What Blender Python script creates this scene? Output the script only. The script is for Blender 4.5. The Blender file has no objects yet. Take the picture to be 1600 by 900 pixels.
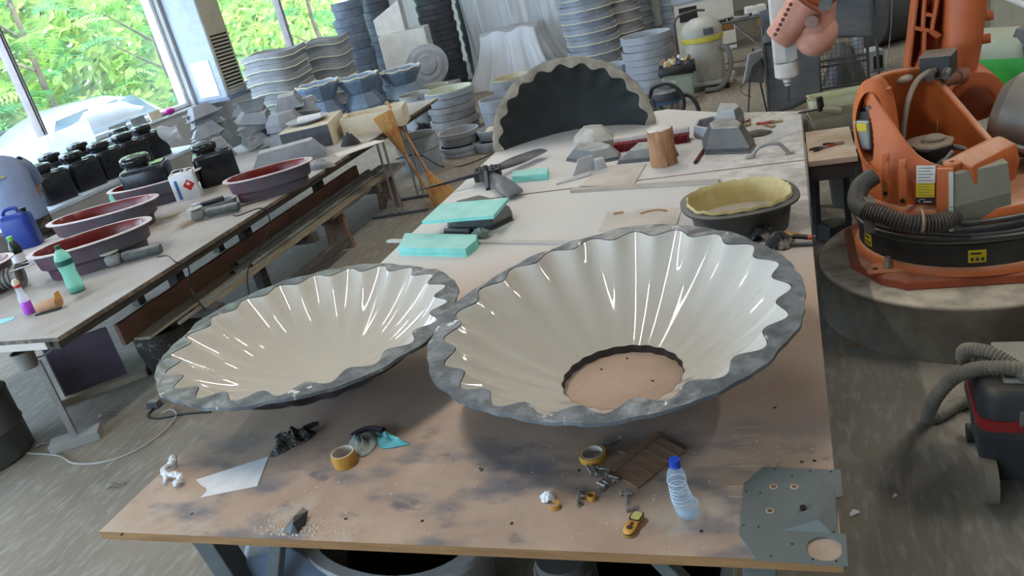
import bpy, bmesh, math, random
from mathutils import Vector, Matrix

PI = math.pi
SC = bpy.context.scene
COL = SC.collection
RND = random.Random(11)

# ---------------------------------------------------------------- camera
cam_data = bpy.data.cameras.new('camera')
cam_data.sensor_width = 36.0
cam_data.lens = 28.2
cam_data.clip_start = 0.05
cam_data.clip_end = 200
cam = bpy.data.objects.new('camera', cam_data)
COL.objects.link(cam)
cam.matrix_world = Matrix(((0.93476, 0.07411, 0.34745, 0.0),
                           (0.28404, 0.43152, -0.85622, 0.0),
                           (-0.21339, 0.89905, 0.38232, 2.25),
                           (0, 0, 0, 1)))
SC.camera = cam

# ---------------------------------------------------------------- world, sun, exposure
w = bpy.data.worlds.new('sky'); SC.world = w
w.use_nodes = True
wn = w.node_tree.nodes; bgn = wn['Background']
bgn.inputs[0].default_value = (0.66, 0.82, 1.0, 1)
bgn.inputs[1].default_value = 9.5
sun = bpy.data.lights.new('sun', 'SUN'); sun.energy = 5.0; sun.angle = 0.01
sun.color = (1.0, 0.95, 0.82)
so = bpy.data.objects.new('sun', sun); COL.objects.link(so)
so.rotation_euler = Vector((-0.45, 0.25, -0.86)).to_track_quat('-Z', 'Y').to_euler()
SC.view_settings.view_transform = 'Standard'
SC.view_settings.look = 'None'
SC.view_settings.gamma = 1.0
SC.view_settings.use_curve_mapping = False
SC.view_settings.exposure = 0.6
try:
    SC.cycles.use_denoising = True
    SC.cycles.max_bounces = 7
    SC.cycles.diffuse_bounces = 4
    SC.cycles.transparent_max_bounces = 12
    SC.cycles.caustics_reflective = False
    SC.cycles.caustics_refractive = False
    SC.cycles.sample_clamp_indirect = 6.0
except Exception:
    pass

# ---------------------------------------------------------------- materials
MATS = {}
def _n(nt, typ, **kw):
    n = nt.nodes.new(typ)
    for k, v in kw.items(): setattr(n, k, v)
    return n
def c4(c): return (c[0], c[1], c[2], 1)
def srgb(r, g, b):
    f = lambda v: (v/255/12.92) if v/255 <= 0.04045 else ((v/255+0.055)/1.055)**2.4
    return (f(r), f(g), f(b))
def mat(name, c, r=0.6, m=0.0, c2=None, ns=6.0, lo=0.4, hi=0.62, det=5.0, dust=None, dw=0.6, bump=0.0, bs=40.0,
        coat=0.0, spec=0.5, trans=0.0, emit=None, es=0.0, alpha=1.0, stretch=None, ior=1.45, c3=None, ns3=20.0, lo3=0.6, hi3=0.7):
    """procedural surface: base colour broken up by noise, settled dust on upward faces, fine relief"""
    if name in MATS: return MATS[name]
    M = bpy.data.materials.new(name); M.use_nodes = True
    nt = M.node_tree; b = nt.nodes['Principled BSDF']; L = nt.links.new
    b.inputs['Roughness'].default_value = r; b.inputs['Metallic'].default_value = m
    b.inputs['Specular IOR Level'].default_value = spec
    b.inputs['IOR'].default_value = ior
    b.inputs['Coat Weight'].default_value = coat; b.inputs['Coat Roughness'].default_value = 0.05
    b.inputs['Transmission Weight'].default_value = trans; b.inputs['Alpha'].default_value = alpha
    if emit: b.inputs['Emission Color'].default_value = c4(emit); b.inputs['Emission Strength'].default_value = es
    tc = _n(nt, 'ShaderNodeTexCoord'); co = tc.outputs['Object']
    if stretch:
        mp = _n(nt, 'ShaderNodeMapping'); mp.inputs['Scale'].default_value = stretch; L(co, mp.inputs[0]); co = mp.outputs[0]
    if c2 is None: c2 = tuple(x*0.86 for x in c)
    def layer(a, colb, scale, l, h, fac=1.0):
        nz = _n(nt, 'ShaderNodeTexNoise'); nz.inputs['Scale'].default_value = scale; nz.inputs['Detail'].default_value = det
        nz.inputs['Roughness'].default_value = 0.62
        L(co, nz.inputs['Vector'])
        mr = _n(nt, 'ShaderNodeMapRange'); mr.inputs[1].default_value = l; mr.inputs[2].default_value = h; mr.inputs[4].default_value = fac
        L(nz.outputs[0], mr.inputs[0])
        mx = _n(nt, 'ShaderNodeMix', data_type='RGBA'); L(mr.outputs[0], mx.inputs[0])
        if isinstance(a, tuple): mx.inputs[6].default_value = c4(a)
        else: L(a, mx.inputs[6])
        mx.inputs[7].default_value = c4(colb)
        return mx.outputs[2]
    out = layer(c, c2, ns, lo, hi)
    if c3 is not None: out = layer(out, c3, ns3, lo3, hi3)
    if dust is not None:
        g = _n(nt, 'ShaderNodeNewGeometry'); sp = _n(nt, 'ShaderNodeSeparateXYZ'); L(g.outputs['Normal'], sp.inputs[0])
        mr = _n(nt, 'ShaderNodeMapRange'); mr.inputs[1].default_value = 0.45; mr.inputs[2].default_value = 0.95; mr.inputs[4].default_value = dw
        L(sp.outputs[2], mr.inputs[0])
        nz = _n(nt, 'ShaderNodeTexNoise'); nz.inputs['Scale'].default_value = 9; nz.inputs['Detail'].default_value = 6; L(tc.outputs['Object'], nz.inputs['Vector'])
        m2 = _n(nt, 'ShaderNodeMapRange'); m2.inputs[1].default_value = 0.25; m2.inputs[2].default_value = 0.6; m2.inputs[3].default_value = 0.35; L(nz.outputs[0], m2.inputs[0])
        mu = _n(nt, 'ShaderNodeMath', operation='MULTIPLY'); L(mr.outputs[0], mu.inputs[0]); L(m2.outputs[0], mu.inputs[1])
        mx = _n(nt, 'ShaderNodeMix', data_type='RGBA'); L(mu.outputs[0], mx.inputs[0]); L(out, mx.inputs[6]); mx.inputs[7].default_value = c4(dust)
        out = mx.outputs[2]
    L(out, b.inputs['Base Color'])
    if bump:
        nz = _n(nt, 'ShaderNodeTexNoise'); nz.inputs['Scale'].default_value = bs; nz.inputs['Detail'].default_value = 4; L(co, nz.inputs['Vector'])
        bp = _n(nt, 'ShaderNodeBump'); bp.inputs['Strength'].default_value = bump; bp.inputs['Distance'].default_value = 0.02
        L(nz.outputs[0], bp.inputs['Height']); L(bp.outputs[0], b.inputs['Normal'])
    MATS[name] = M
    return M

DUST = srgb(196, 197, 196)
def glass_mat():
    M = bpy.data.materials.new('window_glass'); M.use_nodes = True; nt = M.node_tree; nt.nodes.clear(); L = nt.links.new
    o = _n(nt, 'ShaderNodeOutputMaterial'); t = _n(nt, 'ShaderNodeBsdfTransparent'); t.inputs[0].default_value = (0.93, 0.96, 0.98, 1)
    g = _n(nt, 'ShaderNodeBsdfGlossy'); g.inputs['Roughness'].default_value = 0.05
    d = _n(nt, 'ShaderNodeBsdfDiffuse'); d.inputs[0].default_value = (0.8, 0.88, 1, 1)
    m1 = _n(nt, 'ShaderNodeMixShader'); m1.inputs[0].default_value = 0.06; L(t.outputs[0], m1.inputs[1]); L(g.outputs[0], m1.inputs[2])
    tc = _n(nt, 'ShaderNodeTexCoord'); nz = _n(nt, 'ShaderNodeTexNoise'); nz.inputs['Scale'].default_value = 1.4; nz.inputs['Detail'].default_value = 6
    L(tc.outputs['Object'], nz.inputs[0]); mr = _n(nt, 'ShaderNodeMapRange'); mr.inputs[1].default_value = 0.35; mr.inputs[2].default_value = 0.75
    mr.inputs[3].default_value = 0.03; mr.inputs[4].default_value = 0.16; L(nz.outputs[0], mr.inputs[0])
    m2 = _n(nt, 'ShaderNodeMixShader'); L(mr.outputs[0], m2.inputs[0]); L(m1.outputs[0], m2.inputs[1]); L(d.outputs[0], m2.inputs[2])
    L(m2.outputs[0], o.inputs[0]); MATS['glass'] = M; return M
def film_mat(name, c, op, tl=0.5):
    """thin plastic film: part clear, part milky and light-passing"""
    M = bpy.data.materials.new(name); M.use_nodes = True; nt = M.node_tree; nt.nodes.clear(); L = nt.links.new
    o = _n(nt, 'ShaderNodeOutputMaterial'); t = _n(nt, 'ShaderNodeBsdfTransparent')
    b = _n(nt, 'ShaderNodeBsdfPrincipled'); b.inputs['Base Color'].default_value = c4(c); b.inputs['Roughness'].default_value = 0.25
    tr = _n(nt, 'ShaderNodeBsdfTranslucent'); tr.inputs[0].default_value = c4(c)
    m1 = _n(nt, 'ShaderNodeMixShader'); m1.inputs[0].default_value = tl; L(b.outputs[0], m1.inputs[1]); L(tr.outputs[0], m1.inputs[2])
    m2 = _n(nt, 'ShaderNodeMixShader'); m2.inputs[0].default_value = op; L(t.outputs[0], m2.inputs[1]); L(m1.outputs[0], m2.inputs[2])
    L(m2.outputs[0], o.inputs[0]); MATS[name] = M; return M
GLASS = glass_mat()

# ---------------------------------------------------------------- mesh helpers
def V(*a): return Vector(a)
def rz(a): return Matrix.Rotation(a, 4, 'Z')
def xf(loc=(0, 0, 0), r=(0, 0, 0)):
    return Matrix.Translation(loc) @ Matrix.Rotation(r[2], 4, 'Z') @ Matrix.Rotation(r[1], 4, 'Y') @ Matrix.Rotation(r[0], 4, 'X')
def smooth_path(pts, k=6, closed=False):
    P_ = [Vector(p) for p in pts]; n = len(P_); out = []
    rng = n if closed else n-1
    for i in range(rng):
        p0 = P_[(i-1) % n] if (closed or i > 0) else P_[0]*2-P_[1]
        p1 = P_[i]; p2 = P_[(i+1) % n]
        p3 = P_[(i+2) % n] if (closed or i+2 < n) else P_[-1]*2-P_[-2]
        for j in range(k):
            t = j/k
            out.append(0.5*((2*p1)+(p2-p0)*t+(2*p0-5*p1+4*p2-p3)*t*t+(3*p1-p0-3*p2+p3)*t**3))
    if not closed: out.append(P_[-1])
    return out
class B:
    """collects shapes in one bmesh"""
    def __init__(s): s.bm = bmesh.new()
    def add(s, verts, faces, M=None):
        vs = [s.bm.verts.new(M @ Vector(v) if M else v) for v in verts]
        for f in faces:
            try: s.bm.faces.new([vs[i] for i in f])
            except ValueError: pass
        return s
    def box(s, x0, x1, y0, y1, z0, z1, M=None, tp=0.0):
        v = [(x0, y0, z0), (x1, y0, z0), (x1, y1, z0), (x0, y1, z0), (x0+tp, y0+tp, z1), (x1-tp, y0+tp, z1), (x1-tp, y1-tp, z1), (x0+tp, y1-tp, z1)]
        return s.add(v, [(3, 2, 1, 0), (4, 5, 6, 7), (0, 1, 5, 4), (1, 2, 6, 5), (2, 3, 7, 6), (3, 0, 4, 7)], M)
    def bar(s, p0, p1, w, h, up=(0, 0, 1)):
        p0, p1 = Vector(p0), Vector(p1); d = (p1-p0); ln = d.length; d.normalize(); u = Vector(up)
        x = d.cross(u)
        if x.length < 1e-4: x = d.cross(Vector((1, 0, 0)))
        x.normalize(); z = x.cross(d)
        M = Matrix((x, d, z)).transposed().to_4x4(); M.translation = p0
        return s.box(-w/2, w/2, 0, ln, -h/2, h/2, M)
    def loft(s, secs, closed=True, cap0=True, cap1=True, M=None, loop=False):
        n = len(secs[0]); vs = [v for sec in secs for v in sec]; fs = []
        k = n if closed else n-1; m = len(secs)
        for i in range(m if loop else m-1):
            for j in range(k):
                a, b = i*n+j, i*n+(j+1) % n; c, d = ((i+1) % m)*n+(j+1) % n, ((i+1) % m)*n+j
                fs.append((a, b, c, d))
        if closed and not loop:
            if cap0: fs.append(tuple(range(n-1, -1, -1)))
            if cap1: fs.append(tuple((m-1)*n+j for j in range(n)))
        return s.add(vs, fs, M)
    def cyl(s, p0, p1, r0, r1=None, n=16, caps=True):
        p0, p1 = Vector(p0), Vector(p1); r1 = r0 if r1 is None else r1
        d = (p1-p0).normalized(); a = Vector((1, 0, 0)) if abs(d.x) < 0.9 else Vector((0, 1, 0))
        x = d.cross(a).normalized(); y = d.cross(x)
        ring = lambda p, r: [p+(x*math.cos(t*2*PI/n)+y*math.sin(t*2*PI/n))*r for t in range(n)]
        return s.loft([ring(p0, r0), ring(p1, r1)], True, caps, caps)
    def tube(s, pts, r, n=8, closed=False, caps=True):
        P_ = [Vector(p) for p in pts]; m = len(P_); rs = r if isinstance(r, (list, tuple)) else [r]*m
        secs = []; prev = None
        for i, p in enumerate(P_):
            a = P_[(i-1) % m] if (closed or i > 0) else p; b = P_[(i+1) % m] if (closed or i < m-1) else p
            d = (b-a)
            if d.length < 1e-7: d = Vector((0, 0, 1))
            d.normalize()
            if prev is None:
                h = Vector((0, 0, 1)) if abs(d.z) < 0.9 else Vector((1, 0, 0)); x = d.cross(h).normalized()
            else:
                x = (prev-d*prev.dot(d)).normalized()
            prev = x; y = d.cross(x)
            secs.append([p+(x*math.cos(t*2*PI/n)+y*math.sin(t*2*PI/n))*rs[i] for t in range(n)])
        return s.loft(secs, True, caps, caps, None, closed)
    def lathe(s, prof, n=32, M=None, sx=1.0, sy=1.0, loop=False, cap0=False, cap1=False):
        secs = [[(r*math.cos(t*2*PI/n)*sx, r*math.sin(t*2*PI/n)*sy, z) for t in range(n)] for r, z in prof]
        return s.loft(secs, True, cap0, cap1, M, loop)
    def prism(s, poly, z0, z1, M=None, poly1=None):
        p1 = poly1 or poly
        return s.loft([[(x, y, z0) for x, y in poly], [(x, y, z1) for x, y in p1]], True, True, True, M)
    def grid(s, fn, nu, nv, skip=None):
        vs = [fn(i/nu, j/nv) for i in range(nu+1) for j in range(nv+1)]
        fs = [(i*(nv+1)+j, (i+1)*(nv+1)+j, (i+1)*(nv+1)+j+1, i*(nv+1)+j+1) for i in range(nu) for j in range(nv) if not (skip and skip(i, j))]
        return s.add(vs, fs)
    def ball(s, c, r, M=None, n=14, sz=None):
        sz = sz or (1, 1, 1); c = Vector(c)
        secs = []
        for i in range(1, n):
            a = PI*i/n
            secs.append([c+Vector((math.sin(a)*math.cos(t*2*PI/n)*r*sz[0], math.sin(a)*math.sin(t*2*PI/n)*r*sz[1], math.cos(a)*r*sz[2])) for t in range(n)])
        return s.loft(secs, True, True, True, M)
def mk(name, b, m, parent=None, smooth=None, bevel=0, sub=0, solid=0, kind=None, loc=None, r=None, seg=2):
    me = bpy.data.meshes.new(name)
    bmesh.ops.recalc_face_normals(b.bm, faces=b.bm.faces)
    b.bm.to_mesh(me); b.bm.free()
    me.materials.append(m)
    if smooth is not None:
        me.shade_smooth()
        if smooth < 180: me.set_sharp_from_angle(angle=math.radians(smooth))
    o = bpy.data.objects.new(name, me); COL.objects.link(o)
    if loc is not None: o.location = loc
    if r is not None: o.rotation_euler = r
    if parent: o.parent = parent
    if solid:
        md = o.modifiers.new('thickness', 'SOLIDIFY'); md.thickness = solid; md.offset = 0
    if bevel:
        md = o.modifiers.new('edges', 'BEVEL'); md.width = bevel; md.segments = seg; md.limit_method = 'ANGLE'; md.angle_limit = math.radians(40)
    if sub:
        md = o.modifiers.new('round', 'SUBSURF'); md.levels = sub; md.render_levels = sub
    if kind: o['kind'] = kind
    return o
def tag(o, label, cat, group=None):
    o['label'] = label; o['category'] = cat
    if group: o['group'] = group
    return o
def T(name, label, cat, loc=(0, 0, 0), a=0.0, group=None, r=None):
    o = bpy.data.objects.new(name, None); COL.objects.link(o); o.empty_display_size = 0.05
    o.location = loc; o.rotation_euler = r if r else (0, 0, a)
    return tag(o, label, cat, group)
def dup(root, loc, a=0.0, label=None, scale=None):
    r = root.copy(); COL.objects.link(r); r.location = loc; r.rotation_euler = (0, 0, a) if not isinstance(a, tuple) else a
    if scale: r.scale = scale if isinstance(scale, tuple) else (scale,)*3
    if label: r['label'] = label
    for ch in list(root.children):
        c = ch.copy(); COL.objects.link(c); c.parent = r
        for g in list(ch.children):
            d = g.copy(); COL.objects.link(d); d.parent = c
    return r
def poly(n, r, a0=0.0, sx=1.0, sy=1.0): return [(r*sx*math.cos(a0+2*PI*i/n), r*sy*math.sin(a0+2*PI*i/n)) for i in range(n)]
def rrect(w, h, r, k=4):
    out = []
    for cx, cy, a0 in ((w/2-r, h/2-r, 0), (-w/2+r, h/2-r, PI/2), (-w/2+r, -h/2+r, PI), (w/2-r, -h/2+r, 1.5*PI)):
        for i in range(k+1):
            a = a0+PI/2*i/k; out.append((cx+r*math.cos(a), cy+r*math.sin(a)))
    return out
def text(name, body, size, m, parent=None, loc=(0, 0, 0), r=(0, 0, 0), ext=0.0005, align='CENTER', sx=1.0, line=0.0):
    cu = bpy.data.curves.new(name, 'FONT'); cu.body = body; cu.size = size; cu.extrude = ext; cu.align_x = align; cu.align_y = 'CENTER'
    cu.resolution_u = 2
    if line: cu.fill_mode = 'NONE'; cu.extrude = 0; cu.bevel_depth = line; cu.bevel_resolution = 0
    cu.materials.append(m); o = bpy.data.objects.new(name, cu); COL.objects.link(o); o.location = loc; o.rotation_euler = r; o.scale = (sx, 1, 1)
    me = bpy.data.meshes.new_from_object(o.evaluated_get(bpy.context.evaluated_depsgraph_get())); me.materials.clear(); me.materials.append(m)
    bpy.data.objects.remove(o); bpy.data.curves.remove(cu)
    o = bpy.data.objects.new(name, me); COL.objects.link(o); o.location = loc; o.rotation_euler = r; o.scale = (sx, 1, 1)
    if parent: o.parent = parent
    return o
ORD = ['topmost', 'second from the top', 'third from the top', 'fourth from the top', 'fifth from the top', 'sixth from the top', 'seventh from the top', 'eighth from the top', 'ninth from the top', 'tenth from the top', 'eleventh from the top', 'twelfth from the top']

# common materials
m_steel = mat('brushed_steel', (0.45, 0.45, 0.46), 0.35, 0.9)
m_darksteel = mat('dark_steel', (0.10, 0.10, 0.105), 0.5, 0.5, dust=DUST, dw=0.3)
m_black = mat('black_plastic', (0.012, 0.012, 0.014), 0.4, dust=DUST, dw=0.12)
m_rubber = mat('black_rubber', (0.02, 0.02, 0.022), 0.65, dust=DUST, dw=0.25)
m_greyfrp = mat('grey_moulding', srgb(146, 150, 156), 0.55, c2=srgb(126, 130, 138), dust=srgb(205, 206, 206), dw=0.75, ns=5)
m_darkfrp = mat('dark_grey_moulding', srgb(78, 82, 86), 0.5, c2=srgb(62, 66, 70), dust=srgb(196, 197, 196), dw=0.8, ns=5)
m_palegrey = mat('pale_grey_moulding', srgb(168, 175, 186), 0.5, c2=srgb(150, 157, 168), dust=srgb(205, 208, 210), dw=0.5, ns=4)
m_bluegrey = mat('blue_grey_moulding', srgb(130, 150, 174), 0.45, c2=srgb(104, 122, 146), dust=srgb(190, 200, 208), dw=0.7, ns=4)
m_ply = mat('plywood', srgb(186, 150, 110), 0.6, c2=srgb(165, 130, 92), ns=5, stretch=(1, 8, 8))
m_white = mat('white_board', srgb(225, 224, 220), 0.6, c2=srgb(212, 210, 205))
m_cream = mat('cream_board', srgb(222, 212, 190), 0.6, c2=srgb(205, 194, 170))
m_paper = mat('white_paper', srgb(232, 233, 238), 0.8)
m_wood = mat('raw_wood', srgb(170, 125, 82), 0.7, c2=srgb(135, 95, 60), ns=6, stretch=(12, 12, 1.2), bump=0.15)
m_straw = mat('broom_straw', srgb(206, 160, 98), 0.8, c2=srgb(170, 124, 72), ns=30, stretch=(6, 6, 0.6), bump=0.5, bs=60)
m_foam = mat('turquoise_foam', srgb(140, 220, 210), 0.85, c2=srgb(128, 206, 198), dust=srgb(206, 220, 218), dw=0.4, bump=0.1, bs=120)

# ================================================================ the room
m_floor = mat('dusty_concrete', srgb(150, 142, 130), 0.85, c2=srgb(126, 118, 106), ns=1.1, lo=0.3, hi=0.7, bump=0.22, bs=14, stretch=(1.6, 0.4, 1), c3=srgb(174, 170, 164), ns3=16, lo3=0.5, hi3=0.8, det=9)
m_wall = mat('grey_plaster', srgb(178, 178, 174), 0.8, c2=srgb(164, 164, 160), ns=1.2, bump=0.05)
m_wallpale = mat('pale_plaster', srgb(205, 202, 192), 0.85, c2=srgb(192, 188, 178), ns=1.0)
m_frame = mat('white_window_frame', srgb(225, 230, 236), 0.4)
m_mull = mat('grey_aluminium_mullion', srgb(120, 112, 112), 0.4, 0.4)
WX = -9.2          # inner face of the window wall
YB = 18.6          # back wall
b = B()
b.box(-9.5, 7.5, -5.0, YB+0.3, -0.12, 0.0)
floor = mk('floor', b, m_floor, kind='structure')
# saw-cut / broom-finish joints of the concrete
# window wall: parapet, piers, lintel
b = B()
b.box(WX-0.3, WX, -5.0, YB, 0, 1.03)
b.box(WX-0.3, WX, -5.0, YB, 3.35, 4.4)
WINS = [(-4.2, 3.6), (4.6, 11.07), (11.95, 17.6)]
ys = [-5.0]+[y for p in WINS for y in p]+[YB]
for i in range(0, len(ys), 2): b.box(WX-0.3, WX, ys[i], ys[i+1], 1.03, 3.35)
mk('wall_left', b, m_wall, kind='structure')
b = B(); b.box(-9.5, 7.8, YB, YB+0.3, 0, 4.4); mk('wall_back', b, m_wallpale, kind='structure')
b = B(); b.box(7.5, 7.8, -5.3, YB+0.3, 0, 4.4); mk('wall_right', b, m_wallpale, kind='structure')
b = B(); b.box(-9.5, 7.8, -5.3, -5.0, 0, 0.9); b.box(-9.5, 7.8, -5.3, -5.0, 3.6, 4.4); b.box(-9.5, -8.6, -5.3, -5.0, 0.9, 3.6); b.box(-2.6, 7.8, -5.3, -5.0, 0.9, 3.6); mk('wall_front', b, m_wallpale, kind='structure')
wf = T('window_4', 'wide window in the wall behind the viewer', 'window', (-8.6, -5.15, 0.9)); del wf['category']; wf['kind'] = 'structure'
b = B(); b.box(0, 6.0, -0.05, 0.05, 0, 0.07); b.box(0, 6.0, -0.05, 0.05, 2.63, 2.7); b.box(0, 0.07, -0.05, 0.05, 0.07, 2.63); b.box(5.93, 6.0, -0.05, 0.05, 0.07, 2.63); mk('window_frame', b, m_frame, wf)
for k in range(3):
    b = B(); b.box(0.07+1.953*k, 0.07+1.953*(k+1), -0.004, 0.004, 0.07, 2.63); mk('pane', b, GLASS, wf)
    if k: b = B(); b.box(0.03+1.953*k, 0.11+1.953*k, -0.04, 0.04, 0.07, 2.63); mk('mullion', b, m_mull, wf)
m_ceil = mat('ceiling_paint', srgb(214, 212, 206), 0.85)
b = B(); b.box(-9.5, 7.8, -5.3, YB+0.3, 4.4, 4.6); mk('ceiling', b, m_ceil, kind='structure')
MULL = {0: [-0.4], 1: [8.2], 2: [14.55]}
for i, (y0, y1) in enumerate(WINS):
    wdo = T('window_%d' % (i+1), 'wide white framed window over grey parapet wall', 'window', (WX-0.15, y0, 1.03))
    del wdo['category']; wdo['kind'] = 'structure'
    L_ = y1-y0; h = 2.32
    b = B(); t = 0.07
    for a0, a1, z0, z1 in ((0, L_, 0, t), (0, L_, h-t, h), (0, t, t, h-t), (L_-t, L_, t, h-t)): b.box(-0.06, 0.06, a0, a1, z0, z1)
    mk('window_frame', b, m_frame, wdo, bevel=0.008)
    b = B(); b.box(-0.15, 0.19, 0.0, L_, -0.035, 0.0); mk('window_sill', b, m_frame, wdo, bevel=0.008)
    cuts = [t]+[y-y0 for y in MULL[i]]+[L_-t]
    for y in cuts[1:-1]:
        b = B(); b.box(-0.07, 0.07, y-0.035, y+0.035, t, h-t); b.box(0.07, 0.09, y-0.015, y+0.015, t, h-t); mk('mullion', b, m_mull, wdo, bevel=0.006)
    for a0, a1 in zip(cuts[:-1], cuts[1:]):
        b = B(); b.box(-0.004, 0.004, a0, a1, t, h-t); mk('pane', b, GLASS, wdo)
# reveal strip of the window head/side in bright plaster, column casing between the windows
# louvred heater box on the pier between the windows
m_beige = mat('beige_enamel', srgb(172, 166, 148), 0.5, c2=srgb(162, 156, 138))
m_offw = mat('offwhite_enamel', srgb(168, 178, 194), 0.5)
ac = T('wall_heater', 'tall beige louvred wall heater box on the pier between two windows', 'heater', (WX, 11.14, 1.045))
b = B(); b.box(0.0, 0.62, 0.0, 0.56, 0, 2.9); mk('casing', b, m_offw, ac, bevel=0.012)
b = B(); b.box(0.62, 0.632, 0.015, 0.545, 0.05, 2.88); fp = mk('front_panel', b, m_beige, ac, bevel=0.004)
for k in range(15):
    b = B(); z = 0.12+k*0.056
    b.box(0.632, 0.655, 0.06, 0.50, z, z+0.026); mk('louvre', b, m_beige, fp, bevel=0.004)
b = B(); b.box(0.631, 0.634, 0.06, 0.50, 0.11, 0.96); mk('louvre_shade_sheet', b, mat('painted_louvre_shade', srgb(40, 38, 34), 0.8), fp)  # dark sheet behind the louvres paints the shade between them
b = B(); b.box(0.12, 0.5, -0.012, 0.0, 0.05, 0.62); mk('service_panel', b, m_white, ac, bevel=0.004)
b = B(); b.box(0.30, 0.42, -0.016, -0.012, 0.16, 0.24); mk('rating_label', b, mat('cream_label', srgb(222, 214, 180), 0.7), ac)
b = B(); b.box(-0.02, 0.66, -0.02, 0.58, -0.05, 0.0); mk('base_tray', b, mat('heater_tray', srgb(120, 130, 145), 0.5), ac, bevel=0.006)
# ceiling lamps: tube fittings that light the hall
m_tube = mat('lamp_tube', (1, 1, 1), 0.4, emit=(1.0, 0.93, 0.82), es=4.0)
LAMPS = [(-1.9, 2.2, 'above the two fluted dishes'), (-1.9, 7.0, 'above the far end of the work table'), (2.9, 3.9, 'added above the orange robot to brighten it'), (3.2, 7.0, 'above the floor right of the robot'), (-1.9, 12.0, 'above the beige vacuum'), (3.2, 12.0, 'above the pale control cabinet'), (-6.2, 4.5, 'above the oval tubs'), (-6.2, 11.0, 'above the octagonal moulds')]  # the lamp over the robot is added to brighten it and the plinth
for k, (x, y, wh) in enumerate(LAMPS):
    lm = T('ceiling_lamp', 'twin tube ceiling lamp '+wh, 'lamp', (x, y, 4.05), 0, 'ceiling tube lamps')
    b = B(); b.box(-0.12, 0.12, -0.75, 0.75, 0.05, 0.12); mk('housing', b, m_white, lm, bevel=0.01)
    for yy in (-0.5, 0.5): b = B(); b.bar((0, yy, 0.12), (0, yy, 0.35), 0.02, 0.02); mk('hanger', b, m_steel, lm)
    for s in (-1, 1):
        b = B(); b.cyl((s*0.06, -0.72, 0.03), (s*0.06, 0.72, 0.03), 0.014, n=10); mk('tube', b, m_tube, lm, smooth=60)
    ld = bpy.data.lights.new('lamp_light', 'AREA'); ld.shape = 'RECTANGLE'; ld.size = 0.06; ld.size_y = 1.2; ld.energy = 30; ld.color = (1.0, 0.95, 0.86)
    lo = bpy.data.objects.new('lamp_light', ld); COL.objects.link(lo); lo.location = (0, 0, 0.0); lo.parent = lm
ld = bpy.data.lights.new('window_daylight', 'AREA'); ld.shape = 'RECTANGLE'; ld.size = 5.9; ld.size_y = 2.6; ld.cycles.is_portal = True
lo = bpy.data.objects.new('window_daylight', ld); COL.objects.link(lo); lo.location = (-5.6, -5.32, 2.25); lo.rotation_euler = (PI/2, 0, PI)
# daylight portals in the three window openings
for (y0, y1) in WINS:
    ld = bpy.data.lights.new('window_daylight', 'AREA'); ld.shape = 'RECTANGLE'; ld.size = 2.2; ld.size_y = y1-y0-0.1; ld.cycles.is_portal = True
    lo = bpy.data.objects.new('window_daylight', ld); COL.objects.link(lo); lo.location = (WX-0.32, (y0+y1)/2, 2.2); lo.rotation_euler = (0, -PI/2, 0)

# ================================================================ outside the windows
m_ground = mat('pale_gravel', srgb(200, 196, 185), 0.9, c2=srgb(170, 165, 152), ns=3)
b = B(); b.box(-40, -9.5, -15, 45, -0.35, -0.15); mk('ground', b, m_ground, kind='structure')
m_leaf = mat('mid_green_leaves', srgb(150, 190, 84), 0.6, c2=srgb(110, 165, 62), ns=2.5)  # mid green, one of three leaf tones
m_leaf2 = mat('deep_leaves', srgb(98, 158, 96), 0.6, c2=srgb(70, 130, 76), ns=2.5)
m_leaf3 = mat('yellow_leaves', srgb(184, 200, 112), 0.6, c2=srgb(140, 178, 92), ns=2.5)
for _m in (m_leaf, m_leaf2, m_leaf3):
    nt = _m.node_tree; pb = nt.nodes['Principled BSDF']; o = nt.nodes['Material Output']
    tr = nt.nodes.new('ShaderNodeBsdfTranslucent'); mx = nt.nodes.new('ShaderNodeMixShader'); mx.inputs[0].default_value = 0.45
    src = pb.inputs['Base Color'].links[0].from_socket
    nt.links.new(src, tr.inputs[0]); nt.links.new(pb.outputs[0], mx.inputs[1]); nt.links.new(tr.outputs[0], mx.inputs[2]); nt.links.new(mx.outputs[0], o.inputs[0])
m_bark = mat('tree_bark', srgb(120, 105, 88), 0.85, c2=srgb(90, 78, 64), bump=0.4)
def frond_mesh(name, n, ln, m):
    """one feathery compound leaf: a drooping stalk with paired leaflets"""
    b = B(); path = []
    for i in range(n+1):
        t = i/n; path.append(Vector((t*ln, 0, 0.22*ln*math.sin(t*PI*0.55)-0.42*ln*t*t)))
    for i in range(n):
        b.add([path[i]+V(0, 0.006, 0), path[i]-V(0, 0.006, 0), path[i+1]-V(0, 0.005, 0), path[i+1]+V(0, 0.005, 0)], [(0, 1, 2, 3)])
    for i in range(1, n+1):
        t = i/n; w_ = ln*0.30*(math.sin(PI*min(1, t*0.85+0.15))**0.6)
        for s in (-1, 1):
            p = path[i]; e = p+V(0.10*ln, s*w_, -0.10*ln*0.6); md = (p+e)/2
            q = V(0.024*ln*1.6, 0, 0)
            b.add([p, md-q+V(0, 0, .01), e, md+q], [(0, 1, 2, 3)])
    me = bpy.data.meshes.new(name); b.bm.to_mesh(me); b.bm.free(); me.materials.append(m); return me
FR = [frond_mesh('frond_a', 13, 0.95, m_leaf), frond_mesh('frond_b', 12, 0.8, m_leaf2), frond_mesh('frond_c', 11, 0.85, m_leaf3)]
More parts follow.
